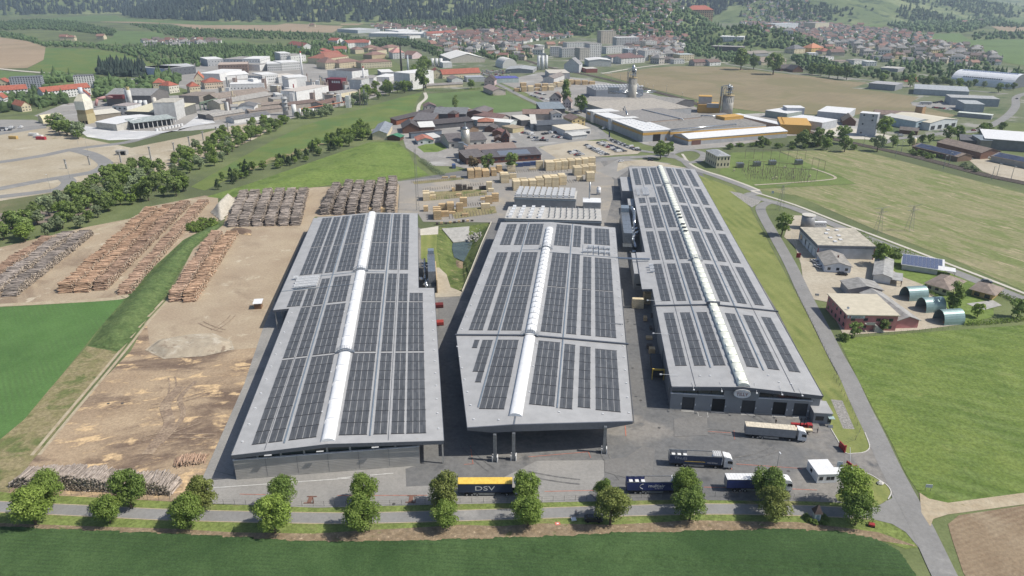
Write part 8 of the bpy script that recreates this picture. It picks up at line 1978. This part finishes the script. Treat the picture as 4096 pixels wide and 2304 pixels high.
fence('edge_fence','grey board fence along the pink office yard',PK('U',900,1365,1200,1345,1600,1310,2040,1260),2.4,1.3,mat('weathered_board',C(120,122,118),.9))
# ---- pylons, masts, substation
def lattice(k,x,y,h,b,label,name='pylon',top=.3,arms=()):
    e = empty(name,at(k,x,y),R(20),label,name); m_l = mat('lattice_steel',C(150,150,148),.6,.3); t = MB(); n = max(4,int(h / 2.2))
    P = lambda i,sx,sy: Vector((sx * (b + (top - b) * i / n),sy * (b + (top - b) * i / n),h * i / n))
    for i in range(n):
        for (ax,ay),(bx,by) in (((-1,-1),(1,-1)),((1,-1),(1,1)),((1,1),(-1,1)),((-1,1),(-1,-1))):
            t.tube(P(i,ax,ay),P(i + 1,ax,ay),.055,n=4,cap=False); t.tube(P(i,ax,ay),P(i + 1,bx,by),.035,n=4,cap=False)
    t.build('tower',m_l,e)
    for z,s_ in arms:
        MB().tube((-s_,0,z + .6),(0,0,z),.07,n=4).tube((s_,0,z + .6),(0,0,z),.07,n=4).tube((-s_,0,z + .6),(s_,0,z + .6),.06,n=4).build('cross_arm',m_l,e)
lattice('J',268,650,36,.75,'slender lattice mast at the left lumber bays','lattice_mast',.35)
lattice('F',775,168,15,1.6,'lattice pylon by the state road junction',arms=((12,3.5),(14.5,5)))
lattice('F',1492,330,13,1.5,'lattice pylon in the hay field, left of two',arms=((10.5,4),(13,5)))
lattice('F',1722,320,13.5,1.5,'lattice pylon in the hay field, right of two',arms=((11,4),(13.5,5)))
for i,(x,y) in enumerate(((480,1035),(885,1155),(955,1110),(1490,1305),(1555,1265),(2095,1449),(2160,1412),(2340,1449))): pole('T',x,y,9.5,'grey railway mast beside the line, %s from the left' % ORD[i],'railway_mast',2.2,.2,'railway masts')
for i,(x,y) in enumerate(((1100,425),(745,330),(800,345),(370,215),(270,200),(465,225),(710,300),(940,345))): pole('L',x,y,10,'railway mast behind the factory, %s noted' % ORD[i],'railway_mast',2,.18,'railway masts behind the factory')
for i in range(5): pole('U',222 + i * 14,345 + i * 14,6,'slim white flagpole beside the workshop drive, %s of five' % ORD[i],'flagpole',0,.05,'flagpoles',m_white)
for i,(x,y) in enumerate(((480,1228),(605,1218),(718,1210),(912,1205))):
    e = empty('transformer',at('C',x,y),R(6),'grey power transformer in the substation, %s from the left' % ORD[i],'transformer','substation transformers'); MB().box(-2.4,-1.6,.3,2.4,1.6,3.4).build('tank',m_steel,e)
    for j in range(7): MB().box(-2.3 + j * .7,-2.3,.6,-2.0 + j * .7,-1.62,3.0).build('radiator',m_steel,e)
    for j in range(3): MB().tube((-1.5 + j * 1.5,0,3.4),(-1.5 + j * 1.5,0,4.8),.14,n=6).build('bushing',wm(120,70,56),e)
sw = empty('switchyard',at('C',760,1290),0,'dense rows of busbar posts and insulators on the substation lawn','switchyard'); m_ins = wm(140,124,114)
ipost = MB().tube((0,0,0),(0,0,2.0),.07,n=5).tube((0,0,2.0),(0,0,3.2),.14,n=6).mesh('insulator_post',m_ins); ibox = MB().box(-.5,-.4,0,.5,.4,1.7).mesh('control_box',wm(214,206,160))
for j in range(9):
    for i in range(22):
        if rc.random() < .12: continue
        q = at('C',470 + i * 23 + j * 9 + rc.uniform(-5,5),1232 + j * 11 + i * 1.6 + rc.uniform(-2,2)) - sw.location; link('insulator_post',ipost,sw,q,None,(1,1,rc.uniform(.7,1.2)))
for x,y in ((440,1258),(725,1320),(750,1315),(875,1310),(998,1300),(810,1235)): link('control_box',ibox,sw,at('C',x,y) - sw.location)
for j,(x0,y0,x1,y1,n) in enumerate(((520,1165,960,1175,8),(540,1255,930,1285,8),(680,1300,1040,1330,7),(1010,1230,1100,1260,3))):
    a,c_ = at('C',x0,y0) - sw.location,at('C',x1,y1) - sw.location; g_ = MB()
    for i in range(n): q = a.lerp(c_,i / (n - 1)); g_.tube(q,q + Vector((0,0,7.5)),.13,n=5)
    g_.tube(a + Vector((0,0,7.4)),c_ + Vector((0,0,7.4)),.14,n=5).build('gantry',m_ins,sw)
ribbon('service_path',smooth_line(PK('C',590,1360,900,1340,1120,1322,1185,1308,1140,1280,1010,1235),4),1.8,.16,g_gravel)
# ---- people, shrine, signs, small things
def person(k,x,y,an,top,leg,label,arms=.25):
    e = empty('person',at(k,x,y) + Vector((0,0,.1)),an,label,'person',None)
    Vv = [(0,0,.92),(0,0,1.15),(0,0,1.4),(0,.01,1.52),(0,.02,1.66),(.1,0,.88),(.12,.03,.48),(.13,0,.08),(.13,.12,.03),(-.1,0,.88),(-.12,-.03,.48),(-.13,0,.08),(-.13,.12,.03),(.2,0,1.4),(.26,.03,1.14),(.25,arms,.95),(-.2,0,1.4),(-.26,.03,1.14),(-.25,arms,.95)]
    Ee = [(0,1),(1,2),(2,3),(3,4),(0,5),(5,6),(6,7),(7,8),(0,9),(9,10),(10,11),(11,12),(2,13),(13,14),(14,15),(2,16),(16,17),(17,18)]
    Rr = [.15,.15,.16,.06,.11,.1,.07,.05,.045,.1,.07,.05,.045,.075,.05,.04,.075,.05,.04]
    me = bpy.data.meshes.new('body'); me.from_pydata(Vv,Ee,[]); o = bpy.data.objects.new('body_tmp',me); col.objects.link(o)
    md = o.modifiers.new('skin','SKIN'); o.modifiers.new('sub','SUBSURF').levels = 1
    for i,r_ in enumerate(Rr): me.skin_vertices[0].data[i].radius = (r_,r_); me.skin_vertices[0].data[i].use_root = i == 0
    bpy.context.view_layer.update(); m2 = bpy.data.meshes.new_from_object(o.evaluated_get(bpy.context.evaluated_depsgraph_get())); bpy.data.objects.remove(o)
    m2.materials.clear(); skin = wm(206,160,130); [m2.materials.append(m_) for m_ in (top,leg,skin)]
    for f in m2.polygons: z = f.center.z; f.material_index = 1 if z < .93 else (2 if z > 1.48 else 0)
    link('body',m2,e); MB().tube((0,.0,1.7),(0,-.01,1.79),.12,.06,n=8).build('hair',wm(70,54,44),e)
person('I',1050,402,1.2,wm(52,56,70),wm(40,42,50),'person in dark work clothes walking by the office'); person('H',1748,1008,2.6,wm(196,190,196),wm(60,60,70),'person in a pale shirt standing on the lane'); person('H',1764,1030,.4,wm(110,116,130),wm(150,150,150),'person in grey beside the drone case on the verge'); person('V',1190,352,2,wm(50,50,56),wm(40,40,44),'person in black behind the cream-roofed lorry')
sh = empty('wayside_shrine',at('I',1040,1035),0,'white wayside shrine with pointed shingle roof','shrine'); MB().box(-.7,-.7,0,.7,.7,2.4).build('wall',m_white,sh); MB().add([(-1.05,-1.05,2.4),(1.05,-1.05,2.4),(1.05,1.05,2.4),(-1.05,1.05,2.4),(0,0,4.6)],[(0,1,4),(1,2,4),(2,3,4),(3,0,4),(3,2,1,0)]).build('roof',rm(96,80,76),sh); MB().box(-.35,-.75,.6,.35,-.69,1.9).build('niche',wm(150,170,176),sh)
for dx,dy in ((-1.5,-.6),(-.6,-1.3),(.8,-1.3),(1.6,-.4),(-1.6,.6),(1.5,.7)): q = at('I',1040,1035) + Vector((dx * 1.3,dy * 1.2,0)); tree(q,.95,CR_BU[0],LG['dark'],'low clipped shrub ringing the wayside shrine','shrubs round the shrine','shrub','shrub',1,False)
for k,x,y,w_,h_,z_,c_,lab in (('I',1860,830,1.6,.9,1.3,(206,214,220),'small white sign board on the right meadow edge'),('I',1205,680,1.4,1.9,1.2,(206,214,214),'glass notice board beside the barrier'),('U',300,525,2.0,2.3,.6,(150,40,46),'red and white company sign by the workshop drive'),('U',500,935,1.6,1.0,.6,(196,200,200),'small sign board at the pink office drive'),('L',352,800,1.0,5,0,(40,60,110),'tall blue pylon sign at the dealership'),('F',722,55,1.4,1.6,1,(196,206,216),'white direction sign near the junction')):
    e = empty('sign_board',at(k,x,y),R(-8),lab,'sign'); MB().box(-w_ / 2,-.05,z_,w_ / 2,.05,z_ + h_).build('panel',wm(*c_),e)
    for s_ in (-1,1): MB().box(s_ * w_ * .4 - .04,.06,0,s_ * w_ * .4 + .04,.14,z_ + h_ * .8).build('post',m_steel,e)
for k,x,y,lab in (('H',535,912,'rusty steel log bracket standing by the fence, right of two'),('G',2265,918,'rusty steel log bracket standing by the fence, left of two')):
    e = empty('log_bracket',at(k,x,y),0,lab,'bracket'); rust = wm(140,100,84); MB().box(-1.2,-.15,0,1.3,.15,.25).build('beam',rust,e); MB().box(1.1,-.1,.25,1.3,.1,2.0).build('upright',rust,e); MB().box(-.5,.2,0,.5,2.4,.2).build('cross_beam',rust,e); MB().box(-1.0,2.3,0,1.4,2.5,.3).build('beam',rust,e)
for k,x,y,c_,lab in (('H',1732,1036,(226,230,236),'white equipment case lying on the verge'),('H',1615,1066,(226,120,96),'orange and white landing mat on the verge')):
    e = empty('verge_item',at(k,x,y) + Vector((0,0,.08)),R(10),lab,'case'); MB().box(-.6,-.5,0,.6,.5,.25 if c_[2] > 200 else .03).build('body',wm(*c_),e); MB().box(-.25,-.2,.03,.25,.2,.27 if c_[2] > 200 else .05).build('inset',m_white,e)
st = MB(); st.loft([[(k * (math.cos(a) + .15 * math.sin(3 * a)),k * .8 * math.sin(a),z) for a in np.linspace(0,6.28,9)[:-1]] for k,z in ((.8,0),(.95,.35),(.5,.75))])
tag(st.build('boulder',wm(206,202,194),loc=at('I',1512,775) + Vector((0,0,.08))),'pale boulder on the gate island lawn','boulder')
mw = empty('robot_mower',at('I',1450,1085),R(-20),'small red mower standing at the verge corner','mower'); MB().box(-.8,-.5,.25,.6,.5,.8).build('body',m_red,mw); MB().box(-1.6,-.06,.7,-.7,.06,.8).build('handle',m_dark,mw)
for x in (-.5,.4): MB().tube((x,-.55,.25),(x,.55,.25),.25,n=10).build('wheel',m_tyre,mw)
# ================================================================ HAZE
hz = MB().box(-9500,-60,-6,9500,11500,470).build('haze',None)
hmat = bpy.data.materials.new('haze_air'); hmat.use_nodes = True
nt = hmat.node_tree; nt.nodes.clear()
out = nt.nodes.new('ShaderNodeOutputMaterial'); pv = nt.nodes.new('ShaderNodeVolumePrincipled')
pv.inputs['Color'].default_value = (.66,.80,.98,1); pv.inputs['Density'].default_value = .000105; pv.inputs['Anisotropy'].default_value = .25
nt.links.new(pv.outputs[0],out.inputs['Volume'])
hz.data.materials.append(hmat); hz['kind'] = 'stuff'; hz['label'] = 'thin pale haze filling the valley air'; hz['category'] = 'haze'
